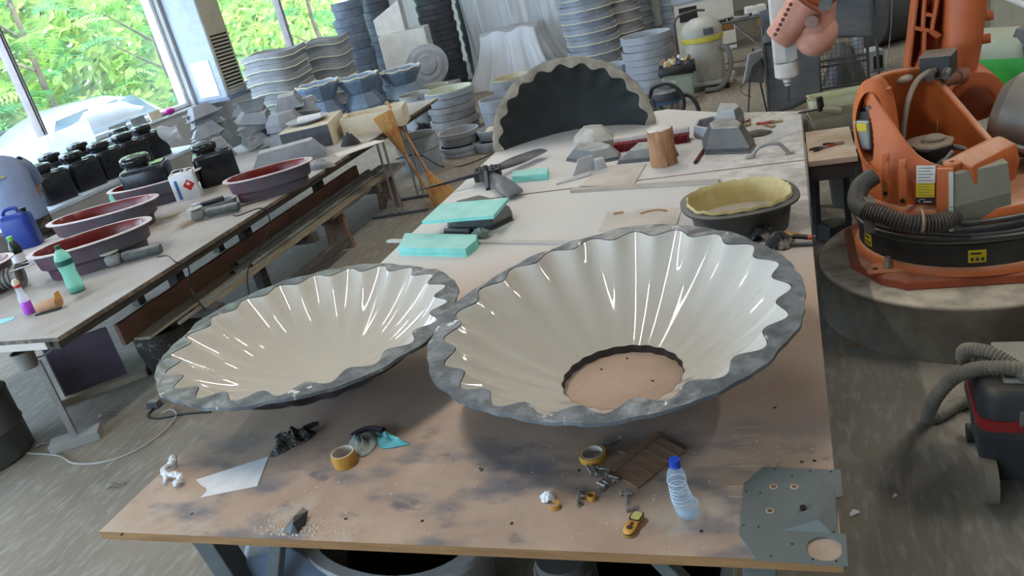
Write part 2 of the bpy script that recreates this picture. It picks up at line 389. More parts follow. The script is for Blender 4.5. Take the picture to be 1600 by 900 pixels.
TREES = [(-14.6, 10.6, 'feathery green tree beyond the parked car, left of the others', (0, 2, 0, 1)),
         (-14.2, 13.4, 'feathery tree behind the rear of the parked car', (1, 0, 1, 2)),
         (-13.6, 16.4, 'feathery tree outside, seen right of the wall heater box', (0, 2, 1, 0)),
         (-14.4, 19.6, 'yellow-green tree outside the farther window', (2, 0, 1, 2)),
         (-13.0, 22.6, 'bluish green tree outside the far end of the farther window', (1, 1, 0, 1))]
for ti, (x, y, lab, kinds) in enumerate(TREES):
    tr = T('tree', lab, 'tree', (x-0.5, y, -0.15), 0, 'trees outside the windows')
    rr = random.Random(40+ti)
    b = B(); b.tube(smooth_path([(0, 0, 0), (0.06, 0.05, 0.9), (-0.05, 0.1, 1.8), (0.1, 0, 3.2), (0, 0.1, 4.6)], 4), [0.10-0.004*i for i in range(17)], 8); mk('trunk', b, m_bark, tr, smooth=60)
    for k in range(5):
        a = k*1.3+ti; z = 0.9+0.65*k
        b = B(); b.tube(smooth_path([(0, 0, z), (0.5*math.cos(a), 0.5*math.sin(a), z+0.35), (1.1*math.cos(a), 1.1*math.sin(a), z+0.8)], 3), [0.035, 0.033, 0.03, 0.027, 0.022, 0.018, 0.012], 6); mk('branch', b, m_bark, tr, smooth=60)
    for k in range(112):
        a = rr.uniform(0, 2*PI); rad = rr.uniform(0.2, 1.35); z = rr.uniform(0.15, 4.9)
        o = bpy.data.objects.new('frond', FR[kinds[rr.randrange(4)]]); COL.objects.link(o); o.parent = tr
        o.location = (rad*math.cos(a), rad*math.sin(a), z); o.rotation_euler = (rr.uniform(-.5, .5), rr.uniform(-.6, .5), a+rr.uniform(-.7, .7))
        s = rr.uniform(0.7, 1.25); o.scale = (s, s, s)
# dense hedge mass behind the feathery trees
b = B(); rr = random.Random(5)
for k in range(15000):
    c = V(-16.9+rr.uniform(-0.4, 0.4), rr.uniform(9.9, 30), rr.uniform(0, 5.6)); s = rr.uniform(0.14, 0.32)
    a = V(rr.gauss(0, 1), rr.gauss(0, 1), rr.gauss(0, 1)).normalized(); e = a.orthogonal().normalized(); g = a.cross(e)
    b.add([c-e*s, c-g*s*0.5, c+e*s, c+g*s*0.5], [(0, 1, 2, 3)])
hg = mk('hedge', b, m_leaf3, kind='stuff'); tag(hg, 'dense green foliage filling the background behind the trees', 'foliage')
# terracotta plank fence on the left
m_terra = mat('terracotta_board', srgb(206, 150, 110), 0.8, c2=srgb(184, 122, 86), ns=3)
fc = T('board_fence', 'sunlit terracotta board fence outside the left window', 'fence', (-15.2, 5.0, -0.15))
for k in range(22):
    b = B(); h = 3.0+0.05*math.sin(k*2.3); b.box(-0.03, 0.03, k*0.19, k*0.19+0.17, 0, h); mk('board', b, m_terra, fc)
b = B(); b.box(0.03, 0.09, 0, 4.15, 0.5, 0.62); mk('rail', b, m_terra, fc)
b = B(); b.box(0.03, 0.09, 0, 4.15, 2.2, 2.32); mk('rail', b, m_terra, fc)
# parked silver car, seen from its side over the sill
m_car = mat('silver_car_paint', srgb(128, 128, 130), 0.35, 0.3, coat=0.6)
m_carglass = mat('car_glass', srgb(70, 86, 96), 0.08, 0.0, spec=0.8, c2=srgb(92, 108, 112), ns=2)
car = T('parked_car', 'silver hatchback parked right outside the left window', 'car', (-12.3, 11.0, -0.15))
def carsec(y, zb, zs, zt, w, wt):
    return [(-w, y, zb), (-w*1.02, y, (zb+zs)/2), (-w*0.98, y, zs), (-wt, y, zt-0.06), (-wt*0.7, y, zt), (wt*0.7, y, zt), (wt, y, zt-0.06), (w*0.98, y, zs), (w*1.02, y, (zb+zs)/2), (w, y, zb)]
b = B()
b.loft([carsec(*s) for s in ((-2.1, .35, .62, .66, .62, .5), (-2.0, .25, .78, .84, .76, .66), (-1.2, .22, .92, .98, .84, .74), (0, .2, .95, 1.0, .86, .76), (1.3, .2, .97, 1.03, .86, .76), (2.0, .26, .95, 1.0, .8, .7), (2.12, .4, .8, .85, .66, .55))])
mk('body', b, m_car, car, smooth=50)
b = B()
b.loft([carsec(*s) for s in ((-1.15, .9, .96, 1.0, .80, .72), (-0.45, .92, 1.2, 1.42, .78, .60), (0.2, .92, 1.25, 1.56, .78, .60), (1.0, .92, 1.25, 1.55, .78, .60), (1.7, .92, 1.15, 1.38, .76, .58), (2.0, .92, 1.0, 1.05, .74, .62))])
cb = mk('cabin', b, m_car, car, smooth=50)
for (ya, yb, yc, yd) in ((-0.85, -0.42, 0.32, 0.32), (0.40, 0.40, 1.05, 1.05), (1.13, 1.13, 1.45, 1.78)):
    for s in (-1, 1):
        b = B(); xx, xt = s*0.80, s*0.625
        b.add([(xx, ya, 1.03), (xx, yd, 1.03), (xt+s*0.02, yc, 1.44), (xt+s*0.02, yb, 1.40)], [(0, 1, 2, 3)]); mk('side_window', b, m_carglass, cb, solid=0.01)
for y in (-1.35, 1.35):
    for s in (-1, 1):
        b = B(); b.cyl((s*0.62, y, 0.31), (s*0.84, y, 0.31), 0.31, n=20); wl = mk('wheel', b, m_rubber, car, smooth=50)
        b = B(); b.cyl((s*0.84, y, 0.31), (s*0.85, y, 0.31), 0.19, n=16); mk('hubcap', b, m_steel, wl, smooth=50)
b = B(); b.box(0.86, 1.02, -0.72, -0.58, 0.98, 1.12); mk('wing_mirror', b, m_car, car, bevel=0.03)

# ================================================================ main work table
TZ = 0.75
def table_top_mat():
    M = bpy.data.materials.new('stained_fibreboard'); M.use_nodes = True; nt = M.node_tree; L = nt.links.new; b = nt.nodes['Principled BSDF']
    b.inputs['Roughness'].default_value = 0.62; b.inputs['Specular IOR Level'].default_value = 0.35
    tc = _n(nt, 'ShaderNodeTexCoord'); co = tc.outputs['Object']
    def noise(scale, l, h, det=6, st=None, rough=0.6):
        src = co
        if st:
            mp = _n(nt, 'ShaderNodeMapping'); mp.inputs['Scale'].default_value = st; mp.inputs['Rotation'].default_value = (0, 0, 0.5); L(co, mp.inputs[0]); src = mp.outputs[0]
        z = _n(nt, 'ShaderNodeTexNoise'); z.inputs['Scale'].default_value = scale; z.inputs['Detail'].default_value = det; z.inputs['Roughness'].default_value = rough; L(src, z.inputs['Vector'])
        r = _n(nt, 'ShaderNodeMapRange'); r.interpolation_type = 'SMOOTHSTEP'; r.inputs[1].default_value = l; r.inputs[2].default_value = h; L(z.outputs[0], r.inputs[0]); return r.outputs[0]
    def mix(f, a, c):
        m = _n(nt, 'ShaderNodeMix', data_type='RGBA'); L(f, m.inputs[0])
        if isinstance(a, tuple): m.inputs[6].default_value = c4(a)
        else: L(a, m.inputs[6])
        m.inputs[7].default_value = c4(c); return m.outputs[2]
    def mul(a, c):
        m = _n(nt, 'ShaderNodeMath', operation='MULTIPLY'); L(a, m.inputs[0])
        if isinstance(c, float): m.inputs[1].default_value = c
        else: L(c, m.inputs[1])
        return m.outputs[0]
    sp = _n(nt, 'ShaderNodeSeparateXYZ'); L(co, sp.inputs[0])
    def rng(sock, a, c):
        r = _n(nt, 'ShaderNodeMapRange'); r.interpolation_type = 'SMOOTHSTEP'; r.inputs[1].default_value = a; r.inputs[2].default_value = c; L(sock, r.inputs[0]); return r.outputs[0]
    col = mix(noise(1.6, 0.35, 0.7), srgb(188, 164, 147), srgb(166, 141, 125))
    # overspray clouds of grey paint near the front edge
    front = rng(sp.outputs[1], 2.35, 1.9)
    col = mix(mul(mul(noise(2.6, 0.47, 0.66, 3, (1, 1.9, 1)), front), 0.85), col, srgb(104, 106, 116))
    col = mix(mul(mul(noise(5.5, 0.58, 0.72, 4, (1, 1.6, 1)), front), 0.8), col, srgb(86, 90, 100))
    col = mix(mul(mul(noise(2.1, 0.56, 0.66, 7), front), 0.55), col, srgb(192, 182, 168))
    # sanding dust that lies on the rear half
    back = rng(sp.outputs[1], 3.0, 4.2)
    col = mix(mul(mul(noise(1.3, 0.05, 0.4), back), 0.97), col, srgb(212, 211, 211))
    grey = rng(sp.outputs[0], -0.75, -0.3)
    col = mix(mul(mul(mul(noise(14, 0.4, 0.6, 8), back), grey), 0.8), col, srgb(176, 177, 172))
    col = mix(mul(noise(60, 0.68, 0.75, 2), 0.8), col, srgb(205, 196, 186))
    L(col, b.inputs['Base Color'])
    z = _n(nt, 'ShaderNodeTexNoise'); z.inputs['Scale'].default_value = 70; L(co, z.inputs['Vector'])
    bp = _n(nt, 'ShaderNodeBump'); bp.inputs['Strength'].default_value = 0.06; L(z.outputs[0], bp.inputs['Height']); L(bp.outputs[0], b.inputs['Normal'])
    return M
m_top = table_top_mat()
m_edge = mat('fibreboard_edge', srgb(170, 128, 84), 0.7, c2=srgb(150, 110, 70), ns=4, stretch=(1, 8, 8))
m_legs = mat('grey_steel_frame', srgb(116, 122, 124), 0.5, 0.2, c2=srgb(98, 104, 106), dust=DUST, dw=0.4)
tb = T('work_table', 'large fibreboard work table carrying the two white fluted dishes', 'table')
b = B(); b.box(-2.34, 0.025, 1.592, 4.86, 0.7495, 0.7505); mk('front_board_face', b, m_top, tb)
b = B(); b.box(-2.34, 0.025, 1.592, 4.86, 0.718, 0.7495); mk('front_board', b, m_edge, tb)
b = B(); b.prism([(-2.35, 4.875), (0.025, 4.875), (0.03, 6.05), (-0.5, 6.32), (-1.0, 6.75), (-2.35, 6.75)], 0.7505, 0.753); mk('rear_board_face', b, m_top, tb)
b = B(); b.prism([(-2.35, 4.875), (0.025, 4.875), (0.03, 6.05), (-0.5, 6.32), (-1.0, 6.75), (-2.35, 6.75)], 0.718, 0.7505); mk('rear_board', b, m_edge, tb)
# steel frame: long beams, cross beams, splayed legs at each corner
for x in (-2.1, -0.18):
    b = B(); b.box(x-0.04, x+0.04, 1.72, 6.0, 0.64, 0.718); mk('long_beam', b, m_legs, tb, bevel=0.004)
for y in (1.76, 3.85, 5.95):
    b = B(); b.box(-2.06, -0.22, y-0.03, y+0.03, 0.645, 0.7175); mk('cross_beam', b, m_legs, tb, bevel=0.004)
for x, sx in ((-2.1, 1), (-0.18, -1)):
    for y, sy in ((1.78, 1), (5.9, -1)):
        b = B(); b.bar((x, y, 0.645), (x+sx*0.06, y+sy*0.05, 0.0), 0.09, 0.09, (0, 1, 0)); mk('leg', b, m_legs, tb, bevel=0.005)
        b = B(); b.bar((x+sx*0.34, y, 0.64), (x+sx*0.08, y+sy*0.06, 0.16), 0.045, 0.045, (0, 1, 0)); mk('brace', b, m_legs, tb, bevel=0.004)
# raised routed lines that read as letters near the right front corner
m_rout = mat('scratched_line', srgb(192, 168, 144), 0.7)
text('scratched_letters', 'US:1OSU', 0.145, m_rout, tb, (-0.20, 1.995, 0.7508), (0, 0, PI/2), 0.0002, sx=0.62, line=0.0009)
text('scratched_letters', 'UR I C', 0.145, m_rout, tb, (-0.075, 2.01, 0.7508), (0, 0, PI/2), 0.0002, sx=0.62, line=0.0009)
# screw holes in the board
m_hole = mat('dark_screw_hole', (0.02, 0.018, 0.015), 0.8)
for px in ((-2.23, 1.583, 0.751), (-0.133, 2.263, 0.751), (-0.059, 1.982, 0.751), (-0.025, 1.988, 0.751), (-0.709, 1.939, 0.751), (-0.317, 1.685, 0.751), (-2.019, 1.693, 0.751), (-1.413, 1.691, 0.751), (-1.146, 1.692, 0.751), (-0.857, 1.693, 0.751), (-0.67, 2.619, 0.751), (-0.55, 2.451, 0.751), (-0.756, 2.546, 0.751)):
    b = B(); b.cyl((px[0], px[1], 0.7490), (px[0], px[1], 0.7512), 0.0055, n=8); mk('screw_hole', b, m_hole, tb)
# ================================================================ fluted dishes
m_gel = mat('white_gelcoat', srgb(194, 190, 182), 0.05, c2=srgb(192, 188, 180), ns=2, coat=0.3, spec=0.55)
m_flange = mat('grey_resin_flange', srgb(92, 96, 100), 0.3, c2=srgb(126, 130, 134), ns=14, lo=0.42, hi=0.62, bump=0.15, bs=50, c3=srgb(214, 214, 214), ns3=13, lo3=0.63, hi3=0.66)
m_dishback = mat('dark_resin_back', srgb(66, 66, 68), 0.6, c2=srgb(44, 44, 46), ns=9, bump=0.3, bs=25)
NF = 21
def dish(name, label, C, tx, ty, R, rim_tab, r_in, z_in, hole, prof, ph, amp):
    """C rim centre; the fluted bowl runs from r_in at z_in up to the rim plane"""
    root = T(name, label, 'dish', (C[0], C[1], TZ))
    H_ = C[2]-TZ
    NA = NF*12
    tab = sorted((math.radians(a), k) for a, k in rim_tab)
    def rk(a):
        a = (a+PI) % (2*PI)-PI
        for i in range(len(tab)):
            a0, k0 = tab[i-1] if i else (tab[-1][0]-2*PI, tab[-1][1]); a1, k1 = tab[i]
            if a0 <= a <= a1: t = (a-a0)/(a1-a0); t = t*t*(3-2*t); return k0+(k1-k0)*t
        a0, k0 = tab[-1]; a1, k1 = tab[0][0]+2*PI, tab[0][1]; t = (a-a0)/(a1-a0); t = t*t*(3-2*t)
        return k0+(k1-k0)*t
    def flute(a, sh=1.0):
        u = (a*NF/(2*PI)+ph) % 1.0
        c_ = 0.5-0.5*math.cos(2*PI*u); k_ = 0.0*sh**4; return (1-k_)*c_+k_*(1-math.sqrt(max(0.0, 1-c_*c_)))          # wavy lobes, a little sharper outward
    def pt(a, s, off=0.0):
        """s 0 at bottom, 1 at rim; lobes bulge outward"""
        e = amp*(0.32+0.68*s**2.6)
        r0 = r_in+(R*0.937-r_in)*s
        r = r0*(1-e*(1-flute(a, s)))-off
        z = z_in+(H_-z_in)*prof(s)
        z += (tx*r*math.cos(a)+ty*r*math.sin(a))*s
        return (r*math.cos(a), r*math.sin(a), z)
    NS = 26
    b = B(); b.loft([[pt(2*PI*i/NA, k/NS) for i in range(NA)] for k in range(NS+1)], True, False, False)
    if not hole:
        b.add([pt(2*PI*i/NA, 0) for i in range(NA)], [tuple(range(NA))])
    bmesh.ops.remove_doubles(b.bm, verts=b.bm.verts, dist=1e-5)
    mk('gelcoat_bowl', b, m_gel, root, smooth=75)
    # outer lip ring in the rim plane, from the lobed edge to the hand-trimmed outline
    def rim(a, rr, dz): return (rr*math.cos(a), rr*math.sin(a), H_+tx*rr*math.cos(a)+ty*rr*math.sin(a)+dz)
    inner = []; outer = []; outer2 = []; inner2 = []
    for i in range(NA):
        a = 2*PI*i/NA; p = pt(a, 1.0); ri = math.hypot(p[0], p[1])+0.002
        ro = R*rk(a)*(1+0.004*math.sin(a*17)+0.003*math.sin(a*41+1))
        wob = 0.0025*math.sin(a*9)+0.002*math.sin(a*23)
        inner.append(rim(a, ri, 0.003)); outer.append(rim(a, ro, wob)); outer2.append(rim(a, ro, wob-0.013)); inner2.append(rim(a, ri+0.004, -0.012))
    mid = [[tuple(inner[i][c]*(1-t)+outer[i][c]*t+(0.003*math.sin(i*0.9+t*7) if c == 2 else 0) for c in range(3)) for i in range(NA)] for t in (0.33, 0.66)]
    b = B(); b.loft([inner, mid[0], mid[1], outer, outer2, inner2], True, False, False, None, True)
    mk('resin_flange', b, m_flange, root, smooth=50)
    # dark outer laminate below
    def po(a, s):
        p = pt(a, s); r = math.hypot(p[0], p[1])+0.016; z = p[2]-0.012*(s if s > 0.15 else 1)
        return (r*math.cos(a), r*math.sin(a), max(0.0, z))
    NB = NF*6
    b = B(); b.loft([[po(2*PI*i/NB, k/10) for i in range(NB)] for k in range(11)], True, False, not True)
    if hole:
        b.loft([[po(2*PI*i/NB, 0) for i in range(NB)], [pt(2*PI*i/NB, 0) for i in range(NB)]], True, False, False)
        b.loft([[pt(2*PI*i/NB, 0, 0.0015) for i in range(NB)], [(q[0], q[1], 0.003) for q in [pt(2*PI*i/NB, 0, 0.001) for i in range(NB)]]], True, False, False)  # hole lining: laminate edge, its dark colour also draws the shadow gap
    mk('outer_laminate', b, m_dishback, root, smooth=60)
    return root
dish('fluted_dish', 'white fluted dish with a round opening in its bottom, right of the pair', (-0.654, 2.442, 1.056), 0.01, 0.07, 0.639,
     [(-163, 1.024), (-145, 1.023), (-134, 1.002), (-117, .974), (-98, .97), (-84, .989), (-71, 1.003), (-56, .999), (-40, 1.009), (-26, 1.007), (-8, 1.002), (7, .998), (25, .994), (43, .979), (64, .999), (77, 1.023), (93, 1.026), (113, .989), (132, .967), (153, .971), (169, 1.01)],
     0.222, 0.034, True, lambda s: 0.72*s+0.28*s*s, 0.25, 0.082)
dish('fluted_dish', 'white fluted dish with a closed bottom, overhanging the table edge on the left', (-1.936, 2.53, 1.031), -0.03, 0.0, 0.617,
     [(-138, 1.004), (-125, 1.018), (-106, .997), (-89, 1.001), (-73, .983), (-57, .99), (-42, 1.01), (-24, 1.008), (-6, 1.0), (15, .996), (34, 1.018), (48, 1.003), (66, .974), (85, .982), (104, 1.007), (124, 1.001), (145, 1.015), (167, 1.006), (-171, .977), (-155, .996)],
     0.06, 0.03, False, lambda s: 0.12*s+0.88*s**2.0, 0.6, 0.10)
# half dish standing upright at the far end of the table
m_tan = mat('raw_tan_laminate', srgb(160, 150, 134), 0.6, c2=srgb(128, 118, 104), ns=7, bump=0.3, bs=20)
m_inblack = mat('black_mould_skin', srgb(36, 40, 40), 0.75, c2=srgb(48, 52, 52), ns=3)
hd = T('half_dish', 'half of a scalloped dish standing upright, dark inside with a tan rim', 'dish', (-1.70, 6.22, TZ+0.003), math.atan2(0.17, 1.26))
HR = 0.665
def hp(a, s, rr=HR):
    fl = 0.5-0.5*math.cos(a*22)
    e = 0.93-0.06*(1-fl)*s**5
    r = rr*e*s
    d = 0.30*(1-s**1.7)
    return (r*math.cos(a), d, r*math.sin(a)*0.96)
NA2 = 132
b = B(); b.grid(lambda u, v: hp(PI*u, v), NA2, 14); bmesh.ops.remove_doubles(b.bm, verts=b.bm.verts, dist=1e-5)
mk('dark_bowl', b, m_inblack, hd, smooth=70)
b = B(); secs = []
for i in range(NA2+1):
    a = PI*i/NA2; p = hp(a, 1.0); ri = math.hypot(p[0], p[2]/0.96); ro = HR*(1.0+0.006*math.sin(a*15)+0.004*math.sin(a*37))
    c, s = math.cos(a), math.sin(a)*0.96
    secs.append([(ri*c, 0.0, ri*s), ((ri+ro)/2*c, -0.012, (ri+ro)/2*s), (ro*c, -0.004, ro*s), (ro*c, 0.02, ro*s), (ri*1.01*c, 0.03, ri*1.01*s)])
b.loft(secs, True, True, True); mk('tan_rim', b, m_tan, hd, smooth=50)
b = B(); b.grid(lambda u, v: tuple(x*1.03 + (0.025 if k == 1 else 0) for k, x in enumerate(hp(PI*u, v))), 66, 8); bmesh.ops.remove_doubles(b.bm, verts=b.bm.verts, dist=1e-5); mk('outer_shell', b, m_tan, hd, smooth=60)

# ================================================================ long bench on the left
BZ = 0.85
m_bench = mat('worn_bench_top', srgb(188, 186, 186), 0.6, c2=srgb(160, 152, 144), ns=2.2, lo=0.35, hi=0.7, stretch=(1, 0.5, 1), c3=srgb(140, 116, 92), ns3=4, lo3=0.6, hi3=0.72, bump=0.08)
m_benchedge = mat('dirty_bench_edge', srgb(98, 88, 78), 0.8, c2=srgb(140, 124, 106), ns=14, lo=0.5, hi=0.62, bump=0.5)
m_dwood = mat('grey_brown_timber', srgb(96, 92, 88), 0.8, c2=srgb(74, 70, 66), ns=5, stretch=(8, 1, 8), bump=0.2)
bn = T('long_bench', 'long worn white bench with oval tubs on it, left of the main table', 'bench')
b = B(); b.box(-6.1, -3.9, 2.96, 8.72, 0.846, BZ); mk('bench_top', b, m_bench, bn)
b = B(); b.box(-6.1, -3.9, 2.96, 8.72, 0.822, 0.846); mk('top_core', b, m_benchedge, bn)
b = B(); b.box(-6.0, -4.02, 2.962, 2.99, 0.775, 0.822); mk('front_rail', b, mat('pale_rail', srgb(206, 196, 186), 0.7), bn, bevel=0.003)
for x in (-4.0, -5.95):
    b = B(); b.box(x-0.03, x+0.03, 3.0, 8.65, 0.755, 0.822); mk('side_rail', b, m_dwood, bn, bevel=0.003)
for y in (3.3, 4.1, 5.0, 6.2, 7.6):
    b = B(); b.box(-5.98, -4.04, y-0.03, y+0.03, 0.75, 0.815); mk('cross_rail', b, m_dwood, bn, bevel=0.003)
for y in (4.45, 5.35, 6.6):
    for x in (-4.42, -5.85):
        b = B(); b.box(x-0.045, x+0.045, y-0.045, y+0.045, 0.0, 0.76); mk('leg', b, m_dwood, bn, bevel=0.004)
b = B(); b.box(-4.09, -4.0, 4.4, 6.2, 0.07, 0.15); mk('lower_beam', b, m_dwood, bn, bevel=0.003)
for y in (4.25, 5.6, 6.9):
    b = B(); b.box(-4.6, -3.93, y-0.04, y+0.04, 0.33, 0.41); mk('shelf_bearer', b, m_dwood, bn, bevel=0.003)
# trestle frames of thin steel tube at the far end
for i, (x, y) in enumerate(((-3.9, 7.09), (-3.88, 7.62))):
    tr = T('steel_trestle', ('steel tube trestle nearest the straw brooms, front one', 'steel tube trestle at the far bench end')[i], 'trestle', (x, y, 0))
    for dx in (-0.035, 0.035):
        b = B(); b.cyl((dx, 0, 0.03), (dx, 0, 0.80), 0.013, n=10); mk('upright', b, m_steel, tr, smooth=50)
    b = B(); b.bar((-0.32, -0.02, 0.0155), (0.30, 0.06, 0.0155), 0.03, 0.03); mk('foot_bar', b, m_darksteel, tr, bevel=0.004)
    b = B(); b.bar((-0.5, -0.05, 0.81), (0.04, 0.03, 0.81), 0.03, 0.02); mk('head_bar', b, m_steel, tr, bevel=0.003)
# stored timber, pipes and the brown plank on the shelf under the bench
m_brown = mat('brown_plank', srgb(116, 84, 68), 0.65, c2=srgb(96, 68, 54), ns=4, stretch=(10, 1, 4))
o = mk('plank', B().box(-0.018, 0.018, 0, 3.5, 0, 0.155), m_brown, bevel=0.002, loc=(-4.30, 3.68, 0.412)); tag(o, 'long reddish brown plank on edge under the bench', 'plank')
m_pipe = mat('grey_pipe', srgb(128, 130, 126), 0.5, c2=srgb(112, 114, 110)); m_slat = mat('pale_batten', srgb(160, 150, 132), 0.7, c2=srgb(136, 126, 108), stretch=(10, 1, 10))
for k, (x, y0, y1, r, lab) in enumerate(((-4.235, 4.9, 7.3, 0.034, 'thick grey pipe next to the brown plank under the bench'), (-4.165, 4.75, 7.25, 0.028, 'thinner grey pipe beside the thick one under the bench'), (-4.10, 4.9, 7.35, 0.022, 'slim grey pipe third from the brown plank'))):
    b = B(); n = 14; b.loft([[(q*math.cos(2*PI*i/n), y, q*math.sin(2*PI*i/n)) for i in range(n)] for q, y in ((r*.85, 0.0), (r, 0), (r, y1-y0), (r*.85, y1-y0))], True, False, False, None, True)
    o = mk('pipe', b, m_pipe, smooth=50, loc=(x, y0, 0.411+r)); tag(o, lab, 'pipe')
for k, (x, y0, y1, w_, lab) in enumerate(((-4.21, 3.75, 4.85, 0.14, 'wide pale board lying along the shelf under the bench'), (-4.055, 3.95, 7.2, 0.022, 'long thin batten nearest the pipes'), (-4.025, 4.2, 7.3, 0.022, 'long thin batten in the middle of the bundle'), (-3.99, 4.3, 7.25, 0.026, 'long thin batten on the outside of the bundle'))):
    o = mk('batten', B().box(-w_/2, w_/2, 0, y1-y0, 0, 0.02), m_slat, bevel=0.002, loc=(x, y0, 0.411)); tag(o, lab, 'batten')
# wooden stool bench
st = T('wooden_bench_seat', 'low rough wooden bench seat between the long bench and the brooms', 'stool', (-4.16, 6.05, 0))
m_gwood = mat('grey_weathered_wood', srgb(158, 152, 146), 0.75, c2=srgb(132, 126, 120), stretch=(8, 1, 8)); m_rwood = mat('reddish_wood', srgb(140, 110, 92), 0.75, c2=srgb(112, 86, 70), ns=6, stretch=(3, 3, 1))
b = B(); b.box(-0.16, 0.16, 0, 1.65, 0.37, 0.41); mk('seat_plank', b, m_gwood, st, bevel=0.005)
for y in (0.22, 1.35):
    b = B(); b.loft([[(-0.11, y, 0.36), (0.11, y, 0.36), (0.11, y+0.045, 0.36), (-0.11, y+0.045, 0.36)], [(-0.125, y, 0.1), (0.125, y, 0.1), (0.125, y+0.045, 0.1), (-0.125, y+0.045, 0.1)]]); lg = mk('leg_board', b, m_rwood, st, bevel=0.003)
    for s in (-1, 1):
        b = B(); b.loft([[(s*0.125, y, 0.1), (s*0.02, y, 0.1), (s*0.02, y+0.045, 0.1), (s*0.125, y+0.045, 0.1)], [(s*0.14, y, 0.0), (s*0.075, y, 0.0), (s*0.075, y+0.045, 0.0), (s*0.14, y+0.045, 0.0)]]); mk('leg_foot', b, m_rwood, lg)
b = B(); b.box(-0.1, 0.1, 0.16, 0.225, 0.27, 0.355); mk('apron', b, mat('dark_red_wood', srgb(106, 80, 68), 0.75), st, bevel=0.003)
# straw brooms leaning by the trestle
def broom(label, p_end, p_neck, p_tip, w_):
    p_end, p_neck, p_tip = V(*p_end), V(*p_neck), V(*p_tip)
    root = T('straw_broom', label, 'broom', (p_tip.x, p_tip.y, 0.0)); o_ = V(p_tip.x, p_tip.y, 0)
    b = B(); b.cyl(p_end-o_, p_neck-o_, 0.014, 0.016, n=10); mk('stick', b, mat('broom_stick', srgb(176, 132, 92), 0.6, c2=srgb(150, 108, 72)), root, smooth=50)
    ax = (p_tip-p_neck); L_ = ax.length; ax.normalize(); sd = ax.cross(V(0.45, -0.85, 0.3)).normalized(); nr = ax.cross(sd)
    b = B(); secs = []
    for t, w2, th in ((0.0, 0.025, 0.024), (0.12, 0.035, 0.03), (0.3, 0.05, 0.04), (0.5, w_*.62, 0.045), (0.75, w_*.85, 0.045), (1.0, w_, 0.03)):
        c = p_neck-o_+ax*(L_*t)
        secs.append([c+sd*(w2*math.cos(2*PI*i/30)*(1+0.05*(i % 2)))+nr*(th*math.sin(2*PI*i/30)*(1+0.25*(i % 3 == 0)))+ax*(0.02*math.sin(i*2.3) if t == 1 else 0) for i in range(30)])
    b.loft(secs, True, True, True); hd_ = mk('straw_head', b, m_straw, root, smooth=30)
    m_twine = mat('red_twine', srgb(196, 96, 62), 0.7)
    for t, w2, th in ((0.14, 0.040, 0.034), (0.5, w_*.62+.006, 0.05), (0.56, w_*.68+.006, 0.051), (0.62, w_*.73+.006, 0.051)):
        c = p_neck-o_+ax*(L_*t); b = B(); b.tube([c+sd*(w2*math.cos(2*PI*i/24))+nr*(th*math.sin(2*PI*i/24)) for i in range(24)], 0.0035, 5, True); mk('twine', b, m_twine, hd_, smooth=60)
broom('straw broom standing on its head on the floor, stick leaning up left', (-3.942, 7.55, 1.095), (-3.597, 7.35, 0.353), (-3.444, 7.28, 0.01), 0.16)
broom('straw broom stored upside down, its straw head in the air', (-3.508, 7.193, 0), (-3.725, 7.2, 0.621), (-3.815, 7.15, 1.028), 0.10)
# ------------------------------------------------ oval tubs
m_tubred = mat('glossy_red_gelcoat', srgb(122, 38, 36), 0.25, c2=srgb(100, 28, 28), ns=3); m_tubrim = mat('pale_tub_rim', srgb(212, 196, 198), 0.45, c2=srgb(190, 172, 176)); m_tubout = mat('dusty_maroon_outside', srgb(88, 58, 68), 0.55, c2=srgb(80, 76, 84), ns=3, lo=0.4, hi=0.6)
def tub(label, L0, R0, wd_, h, zb=BZ, e=2.2):
    c = ((L0[0]+R0[0])/2, (L0[1]+R0[1])/2); an = math.atan2(R0[1]-L0[1], R0[0]-L0[0]); hl = math.dist(L0[:2], R0[:2])/2
    root = T('oval_tub', label, 'tub', (c[0], c[1], zb+0.001), an, 'dark red oval tubs on the bench')
    ov = lambda kx, ky, z: oval_(hl*kx, wd_*ky, z, e)
    b = B(); b.loft([ov(.78, .78, 0), ov(.8, .8, h*.35), ov(.88, .88, h*.45), ov(.92, .9, h*.95), ov(.92, .9, h*.955)], True, True, False); mk('outside', b, m_tubout, root, smooth=40)
    b = B(); b.loft([ov(.92, .9, h*.95), ov(1, 1, h*.97), ov(1.0, 1.0, h), ov(.9, .86, h*1.01)], True, False, False); mk('rim', b, m_tubrim, root, smooth=40)
    b = B(); b.loft([ov(.9, .86, h*1.008), ov(.87, .83, h*.92), ov(.84, .79, h*.5), ov(.78, .72, h*.45), ov(.75, .7, h*.12), ov(.7, .6, h*.06)], True, False, True); mk('red_inside', b, m_tubred, root, smooth=40)
    b = B(); b.loft([ov(.845, .795, h*.5), ov(.845, .795, h*.52), ov(.80, .74, h*.515), ov(.80, .74, h*.49)], True, False, False, None, True); mk('inner_ledge', b, mat('ledge_line', srgb(150, 104, 96), 0.4), root, smooth=40)
    return c, an
def oval_(kx, ky, z, e=2.2, n=48):
    out = []
    for i in range(n):
        a = 2*PI*i/n; c, s = math.cos(a), math.sin(a); r = (abs(c)**e+abs(s)**e)**(-1/e); out.append((r*c*kx, r*s*ky, z))
    return out
tub('dark red oval tub behind the green bottle, nearest the camera', (-5.002, 3.846, 1.05), (-4.396, 4.43, 1.05), 0.25, 0.20)
tub('dark red oval tub second from the camera, just behind the nearest one', (-5.672, 4.661, 1.05), (-4.873, 5.063, 1.05), 0.25, 0.20)
cC, aC = tub('dark red oval tub with a black tank standing in it', (-5.821, 5.491, 1.05), (-5.086, 5.903, 1.05), 0.25, 0.20)
